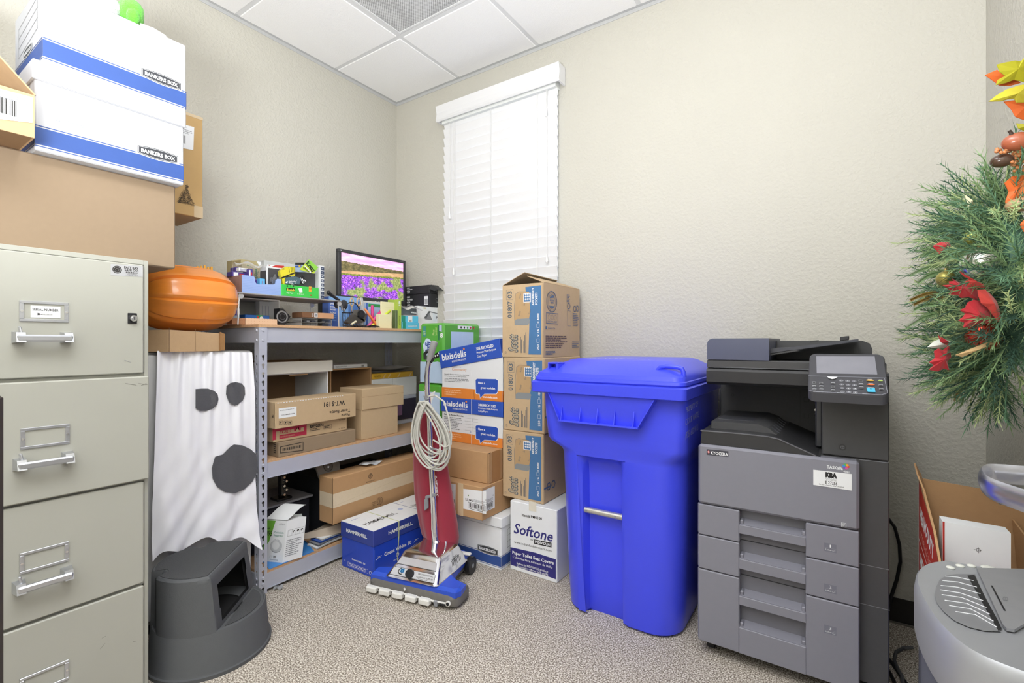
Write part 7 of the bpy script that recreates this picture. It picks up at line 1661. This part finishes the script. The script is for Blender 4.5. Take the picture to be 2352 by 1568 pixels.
for r_, (py, dx) in enumerate(((874, 0), (883, 1.2), (891.5, 2.2), (900, 3.0))):
    for c_ in range(3): keys.append((1932+dx+14.8*c_, py+0.9*c_+r_*0, 0.0048, 0.0032, CPK, ('1', '2', '3', '4', '5', '6', '7', '8', '9', '*', '0', '#')[r_*3+c_]))
for r_ in range(3):
    keys.append((1870+0.4*r_, 880+8.2*r_, 0.004, 0.0026, CDK2, None)); keys.append((1886+0.3*r_, 881+7.8*r_, 0.0045, 0.002, CDK2, None)); keys.append((1913, 882+8*r_, 0.0045, 0.002, CDK2, None)); keys.append((1977+r_*0.6, 876+8*r_, 0.005, 0.002, CDK2, None))
keys += [(2023, 887, 0.0045, 0.002, CDK2, None), (2024, 896, 0.0045, 0.002, CDK2, None)]
for px, py, ra, rb, mt_, ch in keys:
    a = F.uv(px, py); m.disc(F, a[0], a[1], ra*1.2, GREY, 12, rb*1.25); m.disc(F, a[0], a[1]+0.0004, ra, mt_, 12, rb)
    if ch: m.t(F, ch, a[0]-0.001, a[1]-0.0012, 0.0032, WHT2, bold=0.02)
    else: m.rect(F, a[0]-0.005, a[1]+0.0035, a[0]+0.005, a[1]+0.0046, LB)
for px, py, c, w_, h_ in ((1998.5, 875, '#e8b13a', 0.0095, 0.0030), (2000, 884.5, '#e07038', 0.0095, 0.0030), (2022, 876, '#b7d46a', 0.006, 0.002)):
    a = F.uv(px, py); m.disc(F, a[0], a[1], w_, mat(c, 0.35), 16, h_); m.rect(F, a[0]-w_*.6, a[1]+h_+.0006, a[0]+w_*.6, a[1]+h_+0.0018, LB)
m.ppx(F, [(1990, 891.5), (2009, 892.5), (2011, 902.5), (1993, 902)], mat('#4fc0e6', 0.35)); a = F.uv(2000, 894); m.ring(F, a[0], a[1]-.001, 0.002, 0.0006, INK); m.rect(F, a[0]-.007, a[1]+.003, a[0]+.007, a[1]+.0045, LB)
m.ppx(F, [(1899, 866.5), (1924, 867.5), (1917, 871.5), (1911, 872.5), (1905, 870.5)], WHT2)
for q0, q1 in (((1868, 901), (1891, 902)), ((1923, 904), (1942, 905)), ((1953, 905), (1968, 906)), ((1981, 906), (1997, 907))): m.linepx(F, [q0, q1], 0.0012, LB)
m.line(F, [(0.003, 0.006), (0.018, 0.002), (W-0.018, 0.002), (W-0.004, 0.010), (W-0.008, H*0.38)], 0.0009, mat('#a9aab6', 0.4)); m.build('keypad', pn)
for xx, yy in ((2.285, -0.57), (2.74, -0.56), (2.285, -0.10), (2.74, -0.10)):
    m = M(); m.cyl((xx-0.012, yy, 0.028), (xx+0.012, yy, 0.028), 0.028, PLAST_BLK, n=24); m.cyl((xx-0.014, yy, 0.03), (xx+0.014, yy, 0.03), 0.012, GREY, n=16); m.box(xx-0.016, yy-0.01, 0.03, xx+0.016, yy+0.02, 0.062, PLAST_BLK, 0.002); m.build('caster', cp, True)
# cords
m = M(); pts = [Vector((2.797, -0.30, 0.66)), PY(2040, 1190, -0.10), PY(2055, 1210, -0.06), PY(2066, 1250, -0.05), PY(2068, 1290, -0.05), PY(2060, 1330, -0.05), PY(2045, 1375, -0.05), PY(2030, 1415, -0.08)]
pts[0] = Vector((2.80, -0.12, pts[1].z+0.01)); pts[-1].z = 0.01
m.tube(pts, 0.006, PLAST_BLK, 10); m.tube([pts[-1], Vector((2.80, -0.20, 0.007))], 0.006, PLAST_BLK, 10); solo(m, 'power_cable', 'black power cable hanging in an arc beside the copier on the right wall side', 'cable', (2.86, -0.1, 0), smooth=True)
m = M(); m.tube([PZ(2018, 1480, 0.006), PZ(2035, 1505, 0.006), PZ(2055, 1530, 0.006), PZ(2075, 1560, 0.006), PZ(2090, 1580, 0.006)], 0.006, PLAST_BLK, 8); m.tube([PZ(2018, 1505, 0.006), PZ(2034, 1528, 0.006), PZ(2048, 1552, 0.006), PZ(2060, 1580, 0.006)], 0.006, PLAST_BLK, 8)
solo(m, 'power_cable', 'pair of black cables running over the carpet at the lower right of the copier', 'cable', PZ(2050, 1530, 0), smooth=True)
m = M(); m.tube([PZ(2098, 1486, 0.018), PZ(2075, 1488, 0.006), PZ(2058, 1497, 0.006), PZ(2054, 1515, 0.006), PZ(2062, 1535, 0.019), PZ(2072, 1552, 0.019), PZ(2075, 1580, 0.019)], 0.0055, mat('#55565a', 0.5), 8); solo(m, 'power_cable', 'dark grey curled cable on the carpet between the copier and the shredder', 'cable', PZ(2060, 1520, 0), smooth=True)

# ================================================================ red storage-box carton
REDM = mat('#b8352c', 0.5, var=0.05); 
ob = thing('open_carton', 'open torn red and white carton of storage boxes between the copier and the right wall', 'box', (2.98, -0.70, 0))
X0_, X1_, Y0_, Y1_ = 2.872, 3.105, -0.88, -0.535
zL0, zL1 = PX(2155, 1288, X0_).z, PX(2110, 1105, X0_).z
m = M(); m.slab([Vector((X0_, Y0_, 0)), Vector((X0_, Y0_, zL0)), Vector((X0_, -0.80, zL0+0.05)), Vector((X0_, Y1_, zL1+0.02)), Vector((X0_, Y1_, 0))], (0.005, 0, 0), CARD3)
G = Face((X0_, Y1_, 0), -EY, EZ)
m.poly(G, [(0.006, 0.36), (0.006, zL1), (0.26, zL0+0.05), (0.343, zL0-0.004), (0.343, 0.36)], REDM); m.line(G, [(0.003, 0.52), (0.345, 0.475)], 0.003, WHT2); m.rect(G, 0.006, 0.02, 0.343, 0.35, mat('#3f4aa0', 0.5)); m.rect(G, 0.0, 0.02, 0.006, zL1, WHT)
m.t(G, 'HEAVY-DUTY', 0.03, 0.585, 0.040, WHT2, w=0.24, bold=0.05, rot=-8); m.t(G, 'STORAGE BOXES', 0.04, 0.535, 0.022, mat('#e2a79e', 0.5), w=0.24, rot=-8); m.t(G, 'HEAVY-DUTY', 0.03, 0.445, 0.040, WHT2, w=0.27, bold=0.05, rot=-6); m.t(G, 'STORAGE BOXES', 0.06, 0.395, 0.018, mat('#e2a79e', 0.5), w=0.2, rot=-6)
m.rect(Face((X0_+0.005, Y0_, 0), EY, EZ), 0.004, 0.004, 0.34, 0.5, CARDD)
m.slab([Vector((X0_+0.005, Y1_, 0)), Vector((X1_, Y1_, 0)), Vector((X1_, Y1_, zL1-0.04)), Vector((X1_-0.06, Y1_, zL1-0.035)), Vector((X1_-0.062, Y1_, zL1)), Vector((X0_+0.005, Y1_, zL1+0.012))], (0, -0.005, 0), CARD3)
m.box(X0_+0.005, Y0_, 0, X1_, Y0_+0.005, zL0-0.02, REDM); m.box(X1_-0.005, Y0_+0.005, 0, X1_, Y1_-0.005, zL1-0.06, CARD); m.box(X0_+0.005, Y0_+0.005, 0, X1_-0.005, Y1_-0.005, 0.005, CARD)
m.build('body', ob)
m = M(); m.slab([Vector((X0_+0.002, Y1_, zL1+0.022)), Vector((X0_+0.002, Y1_-0.09, zL1-0.01)), Vector((X0_-0.012, Y1_-0.06, zL1+0.035)), Vector((X0_-0.012, Y1_+0.0, zL1+0.055))], (0.004, 0, 0), CARD3); m.build('flap', ob)
m = M(); m.slab([Vector((X1_-0.006, Y1_-0.01, 0.30)), Vector((X1_-0.03, Y1_-0.01, zL1-0.07)), Vector((X1_-0.022, -0.72, zL1-0.10)), Vector((X1_-0.016, Y0_+0.02, zL1-0.16)), Vector((X1_-0.008, Y0_+0.02, 0.28))], (-0.004, 0, 0), CARD3); m.build('inner_flap', ob)
wp = thing('white_carton', 'white folded carton with a target mark sticking out of the open red carton', 'box', (2.99, -0.78, 0.30))
A, B_, C_, D_ = PY(2165, 1197, -0.78), PY(2322, 1225, -0.78), PY(2322, 1310, -0.78), PY(2160, 1290, -0.78)
B_.x = min(B_.x, 3.085); C_.x = min(C_.x, 3.085)
m = M(); m.slab([A, B_, C_-EZ*0.15, D_-EZ*0.15], (0, 0.05, 0), WHT2); F = Face((0, -0.78, 0), EX, EZ); a = F.uv(2247, 1263); m.ring(F, a[0], a[1], 0.004, 0.0008, INK); m.line(F, [(a[0]-.008, a[1]), (a[0]+.006, a[1])], 0.0007, INK); m.line(F, [(a[0], a[1]-.007), (a[0], a[1]+.007)], 0.0007, INK)
m.rect(F, A.x, D_.z-0.15, A.x+0.004, A.z, REDM); m.build('body', wp)

# ================================================================ shredder
SHS = mat('#a9abaf', 0.38, 0.3, var=0.03, scale=30); SHD = mat('#8f9094', 0.45, 0.4); BIN = mat('#4c5163', 0.25, var=0.12, scale=5, coat=0.3)
sh = thing('paper_shredder', 'silver office paper shredder with a dark bin at the lower right corner', 'shredder', (2.95, -1.16, 0))
fp = [(3.105, -0.915), (2.90, -0.918), (2.862, -0.935), (2.832, -0.975), (2.812, -1.03), (2.803, -1.10), (2.804, -1.17), (2.811, -1.24), (2.824, -1.30), (2.845, -1.345), (2.875, -1.368), (2.92, -1.38), (3.0, -1.39), (3.105, -1.395)]
def smooth_poly(P, n=6):
    out = []
    for i in range(len(P)-1):
        p0, p1, p2, p3 = P[max(i-1, 0)], P[i], P[i+1], P[min(i+2, len(P)-1)]
        for k in range(n):
            t = k/n; out.append(tuple(0.5*((2*p1[a])+(-p0[a]+p2[a])*t+(2*p0[a]-5*p1[a]+4*p2[a]-p3[a])*t*t+(-p0[a]+3*p1[a]-3*p2[a]+p3[a])*t**3) for a in range(2)))
    out.append(P[-1]); return out
fs = smooth_poly(fp)
c0 = Vector((2.98, -1.155))
def sr(k, z, kx=None): return [Vector((min(3.108, c0.x+(x-c0.x)*k), c0.y+(y-c0.y)*k, z)) for x, y in fs]
m = M(); m.loft([sr(0.93, 0.0), sr(0.95, 0.02), sr(0.965, 0.30), sr(0.955, 0.48), sr(0.93, 0.485)], BIN); m.build('bin', sh, True)
m = M(); m.loft([sr(0.94, 0.486), sr(0.985, 0.487), sr(1.0, 0.50), sr(1.0, 0.575), sr(0.985, 0.594), sr(0.965, 0.600), sr(0.955, 0.599)], SHS); m.build('head', sh, True)
F = Face((0, 0, 0.6012), EX, EY)
m = M(); dish = [F.uv(*q) for q in ((2196, 1318), (2175, 1320), (2158, 1332), (2150, 1348), (2147, 1365), (2152, 1385), (2168, 1405), (2192, 1425), (2225, 1440), (2262, 1449), (2298, 1450), (2270, 1390), (2248, 1340), (2240, 1318))]
m.poly(F, dish, SHD, lift=0.0002)
for a, b_, c in (((2171, 1323.5), (2200, 1326), (2236, 1334)), ((2165, 1334), (2200, 1337), (2244, 1349)), ((2161, 1345), (2200, 1349), (2252, 1364)), ((2160, 1355), (2205, 1362), (2258, 1380)), ((2163, 1366), (2210, 1373), (2266, 1396)), ((2170, 1379), (2220, 1386), (2274, 1411)), ((2180, 1391), (2230, 1399), (2282, 1427)), ((2195, 1405), (2240, 1412), (2290, 1441))):
    pts = [F.uv(*a), F.uv(*b_), F.uv(*c)]; m.tube([F.pt(q[0], q[1], 0.0008) for q in pts], 0.0008, WHT2, 6)
m.build('paper_rest', sh)
m = M(); dk = [F.uv(*q) for q in ((2238, 1320), (2262, 1370), (2292, 1425), (2301, 1444), (2293, 1449), (2262, 1395), (2222, 1322))]; m.poly(F, dk, BLK, lift=0.0008); m.build('feed_slot', sh)
m = M(); pl = [F.uv(*q) for q in ((2243, 1309), (2352, 1312), (2400, 1330), (2400, 1430), (2352, 1440), (2330, 1453), (2312, 1450), (2303, 1440))]; m.slab([F.pt(a, b_, 0.001) for a, b_ in pl], (0, 0, 0.005), mat('#a3a4a8', 0.4, 0.45))
G = Face((0, 0, 0.6074), EX, EY); m.linepx(G, [(2278, 1345), (2308, 1402)], 0.0028, BLK); m.tp(G, 'CD', (2302, 1378), (2314, 1380), (2304, 1370), SHD, 0.05); m.build('disc_slot_plate', sh)
for k, q in enumerate(((2183, 1303), (2205, 1299), (2231, 1299), (2272, 1304))):
    m = M(); a = F.uv(*q); r = 0.0085 if k < 3 else 0.015
    m.ellipsoid(F.pt(a[0], a[1], 0.0), (r, r*0.8, 0.004), mat('#d9dad2', 0.2, coat=0.5), n=20); m.build('button', sh, True)
# ================================================================ silver loop handle at right edge
lh = thing('handle_bar', 'brushed silver loop handle reaching in from the right edge above the shredder', 'handle', (2.93, -1.56, 0))
zc = 0.918; P = [PZ(*q, zc) for q in ((2500, 1100), (2420, 1096), (2352, 1092), (2300, 1088), (2272, 1087), (2258, 1092), (2256, 1102), (2264, 1114), (2290, 1128), (2352, 1150), (2420, 1172), (2500, 1190))]
P2 = smooth_poly([(p.x, p.y) for p in P], 5)
m = M(); rings = []
for i, p in enumerate(P2):
    a = Vector(P2[max(i-1, 0)]); b_ = Vector(P2[min(i+1, len(P2)-1)]); t = (b_-a).normalized(); nr = Vector((-t.y, t.x)); ring = []
    for k in range(12):
        an = 2*math.pi*k/12; ring.append(Vector((p[0]+nr.x*0.0045*math.cos(an), p[1]+nr.y*0.0045*math.cos(an), zc+0.0145*math.sin(an)*(1-0.15*abs(math.cos(an))))))
    rings.append(ring)
m.loft(rings, mat('#c6c8d2', 0.25, 0.95, var=0.04, aniso=(1, 1, 40))); m.build('loop_grip', lh, True)
m = M(); m.cyl((2.95, -1.52, 0.012), (2.95, -1.52, 0.915), 0.016, STEEL); m.box(2.93, -1.60, 0.90, 3.02, -1.46, 0.925, STEEL, 0.004); m.build('post', lh, True)
m = M(); m.cyl((2.95, -1.52, 0.0), (2.95, -1.52, 0.015), 0.12, STEEL, 0.10, n=40); m.build('base', lh, True)

# ================================================================ wreaths on the right wall
rd = random.Random(21)
NG = [mat('#587c5e', 0.7, var=0.2, scale=30), mat('#7f9c6c', 0.7, var=0.2, scale=30), mat('#b4c48c', 0.65, var=0.2, scale=30), mat('#3d5d4c', 0.7, var=0.2, scale=30)]
wr = thing('pine_wreath', 'big green artificial pine wreath with ornaments hanging on the right wall', 'wreath', (3.05, -0.86, 1.23))
WC = Vector((2.975, -0.86, 1.235)); WR = 0.185
def wpt(a): return WC+Vector((0, math.cos(a)*WR, math.sin(a)*WR))
m = M(); 
for ring_ in (0,): m.tube([wpt(2*math.pi*k/40) for k in range(40)], 0.022, NG[3], 8, closed=True)
m.box(3.03, -0.88, 1.40, 3.118, -0.84, 1.44, BLK)
m.build('frame', wr, True)
brs = [M() for _ in range(4)]
for i in range(800):
    a = rd.uniform(0, 2*math.pi); th = rd.uniform(-math.pi*0.15, math.pi*1.15)
    rad = Vector((0, math.cos(a), math.sin(a))); outd = rad*math.cos(th)+Vector((-1, 0, 0))*math.sin(th); tang = Vector((0, -math.sin(a), math.cos(a)))
    st_ = wpt(a)+outd*rd.uniform(0.0, 0.03); d = (outd+tang*rd.uniform(-0.8, 0.8)+Vector((rd.uniform(-.3, .3), rd.uniform(-.3, .3), rd.uniform(-.4, .3)))).normalized(); L = rd.uniform(0.09, 0.165)
    if st_.x+d.x*L > 3.10: continue
    k = rd.choice((0, 0, 1, 1, 2, 3)); mm = brs[k]; nl = rd.uniform(0.016, 0.03); nn_ = 40
    x_ = d.orthogonal().normalized(); y_ = d.cross(x_)
    mm.tube([st_, st_+d*L*0.6, st_+d*L], [0.0014, 0.0012, 0.0006], NG[k], 4)
    for q in range(nn_):
        s_ = q/nn_; p = st_+d*L*s_; an = q*2.4; o_ = (x_*math.cos(an)+y_*math.sin(an)); e = p+o_*nl*(1-0.35*s_)+d*nl*0.8; sd = d.cross(o_)*0.0013
        mm.add([p-sd, p+sd, e], [(0, 1, 2)], NG[k])
for mm in brs: mm.build('pine_branches', wr)
# trailing cedar sprigs to the left
def sprig(q0, q1, mt, nm, nl=0.012, w_=0.0016):
    m = M(); a = CAM+ray(*q0)*1.20; b_ = CAM+ray(*q1)*1.22; d = b_-a; L = d.length; dn = d.normalized(); x_ = dn.cross(FV).normalized()
    m.tube([a, (a+b_)/2+EZ*0.006, b_], [0.0016, 0.0013, 0.0006], mt, 5)
    for q in range(26):
        s_ = q/26; p = a+d*s_+EZ*0.024*s_*(1-s_)
        for sg in (1, -1):
            e = p+x_*sg*nl*(1-0.6*s_)+dn*nl*1.1; sd = dn*w_*0.8
            m.add([p-sd, p+sd, e], [(0, 1, 2)], mt); e2 = p+FV*-1*nl*0.8+x_*sg*nl*0.5+dn*nl; m.add([p-sd, p+sd, e2], [(0, 1, 2)], mt)
    return m.build(nm, wr)
for q in (((2165, 610), (2091, 632)), ((2160, 625), (2108, 650)), ((2155, 720), (2082, 752)), ((2150, 700), (2100, 712)), ((2160, 585), (2120, 590)), ((2170, 500), (2150, 478)), ((2200, 470), (2185, 455))): sprig(q[0], q[1], NG[1], 'cedar_sprig')
GLD = mat('#b59a5c', 0.35, 0.6, var=0.3, scale=90)
for q in (((2160, 672), (2092, 690)), ((2170, 680), (2100, 700)), ((2262, 545), (2205, 590)), ((2225, 880), (2170, 876)), ((2215, 885), (2193, 920)), ((2280, 530), (2235, 565))): sprig(q[0], q[1], GLD, 'gold_sprig', 0.008, 0.003)
def bauble(q, r, t_, mt, lab):
    m = M(); c = CAM+ray(*q)*(t_-0.085); m.ellipsoid(c, (r, r, r), mt, n=28, k=18); m.cyl(c+EZ*r*0.95, c+EZ*(r+0.006), r*0.18, GLD, n=10); o = m.build('bauble', wr, True); o['label'] = lab
bauble((2254, 605), 0.036, 1.12, mat('#dcdcd6', 0.08, 0.9, var=0.15, scale=25), 'large silver and gold glass bauble'); bauble((2233, 546), 0.0165, 1.13, mat('#a5a552', 0.25, 0.6), 'small olive gold bauble')
bauble((2262, 770), 0.033, 1.13, mat('#c9402a', 0.2, 0.6, var=0.25, scale=40, aniso=(30, 30, 3)), 'faceted red bauble'); bauble((2172, 640), 0.018, 1.20, mat('#a39a52', 0.3, 0.6), 'half hidden gold bauble')
def leaf(pts, t_, mt, nm, par, lab=None, fold=0.01, thick=0.0012):
    m = M(); t_ = t_-0.11 if par == wr else t_; P = [CAM+ray(*q)*t_ for q in pts]; c = sum(P, Vector())/len(P)-FV*0+FV*(-fold); n = len(P)
    base = [c]+P; k = FV*thick
    m.add(base+[p+k for p in base], [(0, 1+(i+1) % n, 1+i) for i in range(n)]+[(n+1, n+2+i, n+2+(i+1) % n) for i in range(n)]+[(1+i, 1+(i+1) % n, n+2+(i+1) % n, n+2+i) for i in range(n)], mt)
    o = m.build(nm, par)
    if lab: o['label'] = lab
RL = mat('#b8202c', 0.6, var=0.15, scale=40, sheen=0.3); RL2 = mat('#cc4038', 0.6, var=0.12, scale=40, sheen=0.3); OL = mat('#d8662a', 0.6, var=0.15, scale=25); YGL = mat('#a5a01e', 0.6, var=0.2, scale=20)
leaf([(2165, 655), (2182, 653), (2180, 646), (2192, 645), (2188, 640), (2207, 650), (2225, 651), (2240, 657), (2246, 668), (2246, 688), (2225, 682), (2208, 684), (2200, 677), (2180, 676), (2184, 667)], 1.105, RL, 'red_leaf', wr)
leaf([(2203, 622), (2215, 635), (2232, 640), (2247, 652), (2265, 655), (2262, 660), (2240, 661), (2222, 656), (2216, 648), (2226, 640)], 1.10, RL2, 'red_leaf', wr)
leaf([(2223, 694), (2238, 688), (2250, 690), (2262, 698), (2274, 705), (2280, 722), (2280, 735), (2270, 745), (2258, 738), (2250, 745), (2235, 742), (2222, 751), (2213, 752), (2216, 741), (2202, 736), (2212, 728), (2218, 720), (2205, 712), (2218, 706)], 1.10, RL, 'red_leaf', wr)
leaf([(2246, 665), (2262, 664), (2275, 675), (2290, 692), (2297, 715), (2300, 735), (2292, 738), (2280, 722), (2268, 706), (2254, 696), (2248, 680)], 1.09, RL2, 'red_leaf', wr)
leaf([(2146, 806), (2156, 800), (2166, 804), (2180, 793), (2182, 803), (2185, 820), (2176, 830), (2180, 850), (2168, 846), (2155, 853), (2134, 849), (2146, 838), (2135, 832), (2148, 822)], 1.17, RL, 'red_leaf', wr)
leaf([(2155, 770), (2165, 776), (2182, 789), (2178, 794), (2162, 786)], 1.16, RL, 'red_leaf', wr)
leaf([(2143, 565), (2158, 556), (2182, 556), (2185, 566), (2158, 582)], 1.17, RL, 'red_leaf', wr); leaf([(2344, 515), (2352, 505), (2370, 520), (2352, 532)], 1.05, OL, 'orange_leaf', wr)
CRM = mat('#d9cfae', 0.6)
leaf([(2131, 797), (2145, 784), (2165, 776), (2188, 786), (2182, 796), (2155, 800)], 1.18, mat('#e6e8e0', 0.3, coat=0.5), 'cream_leaf', wr); leaf([(2195, 815), (2220, 805), (2245, 795), (2268, 786), (2285, 788), (2262, 798), (2235, 808), (2210, 820)], 1.11, mat('#c9a878', 0.6), 'cream_leaf', wr)
leaf([(2218, 448), (2226, 455), (2236, 470), (2225, 478), (2220, 465)], 1.17, CRM, 'cream_leaf', wr)
# fall wreath above
fw = thing('autumn_wreath', 'autumn leaf wreath with acorns and berries at the upper right edge', 'wreath', (3.06, -0.97, 1.62))
m = M(); m.tube([Vector((3.07, -0.99+0.14*math.cos(a*math.pi/16), 1.66+0.14*math.sin(a*math.pi/16))) for a in range(32)], 0.03, mat('#6b4a2c', 0.9, var=0.3), 8, closed=True); m.build('twig_ring', fw, True)
leaf([(2263, 172), (2290, 160), (2300, 170), (2330, 180), (2345, 190), (2320, 197), (2296, 196), (2284, 187)], 1.02, OL, 'orange_leaf', fw)
leaf([(2290, 148), (2310, 143), (2332, 139), (2345, 141), (2356, 130), (2380, 135), (2390, 190), (2352, 188), (2330, 183), (2312, 190), (2288, 195), (2292, 183), (2310, 174), (2297, 165)], 1.00, YGL, 'yellow_leaf', fw)
leaf([(2271, 233), (2290, 218), (2312, 205), (2340, 196), (2370, 190), (2380, 225), (2352, 235), (2335, 235), (2330, 226), (2315, 228), (2300, 232)], 0.99, mat('#c2b638', 0.6, var=0.2, scale=20), 'yellow_leaf', fw)
leaf([(2306, 233), (2330, 230), (2352, 226), (2380, 240), (2370, 280), (2352, 275), (2333, 268), (2324, 252)], 1.01, OL, 'orange_leaf', fw)
leaf([(2335, 283), (2352, 285), (2375, 300), (2352, 300), (2340, 295)], 1.0, YGL, 'yellow_leaf', fw)
leaf([(2308, 420), (2325, 405), (2352, 402), (2352, 410), (2330, 422), (2322, 440), (2324, 470), (2322, 488), (2312, 482), (2310, 462), (2318, 440)], 1.0, OL, 'orange_leaf', fw)
leaf([(2335, 425), (2352, 412), (2385, 420), (2380, 455), (2352, 458), (2333, 452)], 1.0, mat('#dd7a3c', 0.6, var=0.1), 'orange_leaf', fw)
def nut(q, rx, rz, t_, mt, nm): m = M(); c = CAM+ray(*q)*t_; m.ellipsoid(c, (rx, rx*.7, rz), mt, n=20, k=12); m.build(nm, fw, True)
BRN = mat('#a0563a', 0.25, var=0.2, scale=20, coat=0.5)
nut((2336, 325), 0.024, 0.018, 0.98, BRN, 'gourd'); nut((2301, 369), 0.019, 0.0135, 1.0, mat('#4d372a', 0.2, coat=0.5), 'acorn'); nut((2345, 470), 0.024, 0.014, 0.98, mat('#b08a6a', 0.4, var=0.2), 'gourd')
m = M(); m.tube([CAM+ray(2325, 313)*0.98, CAM+ray(2322, 305)*0.98, CAM+ray(2318, 300)*0.98], [0.005, 0.003, 0.003], mat('#3a2a20', 0.6), 8); m.build('stem', fw, True)
m = M(); rd = random.Random(2)
for k in range(70):
    q = (2283+rd.random()**0.7*80, 0); yy = 343+(q[0]-2283)*0.35*rd.random()+rd.uniform(-3, 6) if k < 35 else rd.uniform(350, 392); xx = q[0] if k < 35 else rd.uniform(2325, 2365)
    m.ellipsoid(CAM+ray(xx, yy)*rd.uniform(0.985, 1.01), (0.0036, 0.0036, 0.0036), mat('#c07a48', 0.3, coat=0.4), n=8, k=6)
m.build('berries', fw, True)
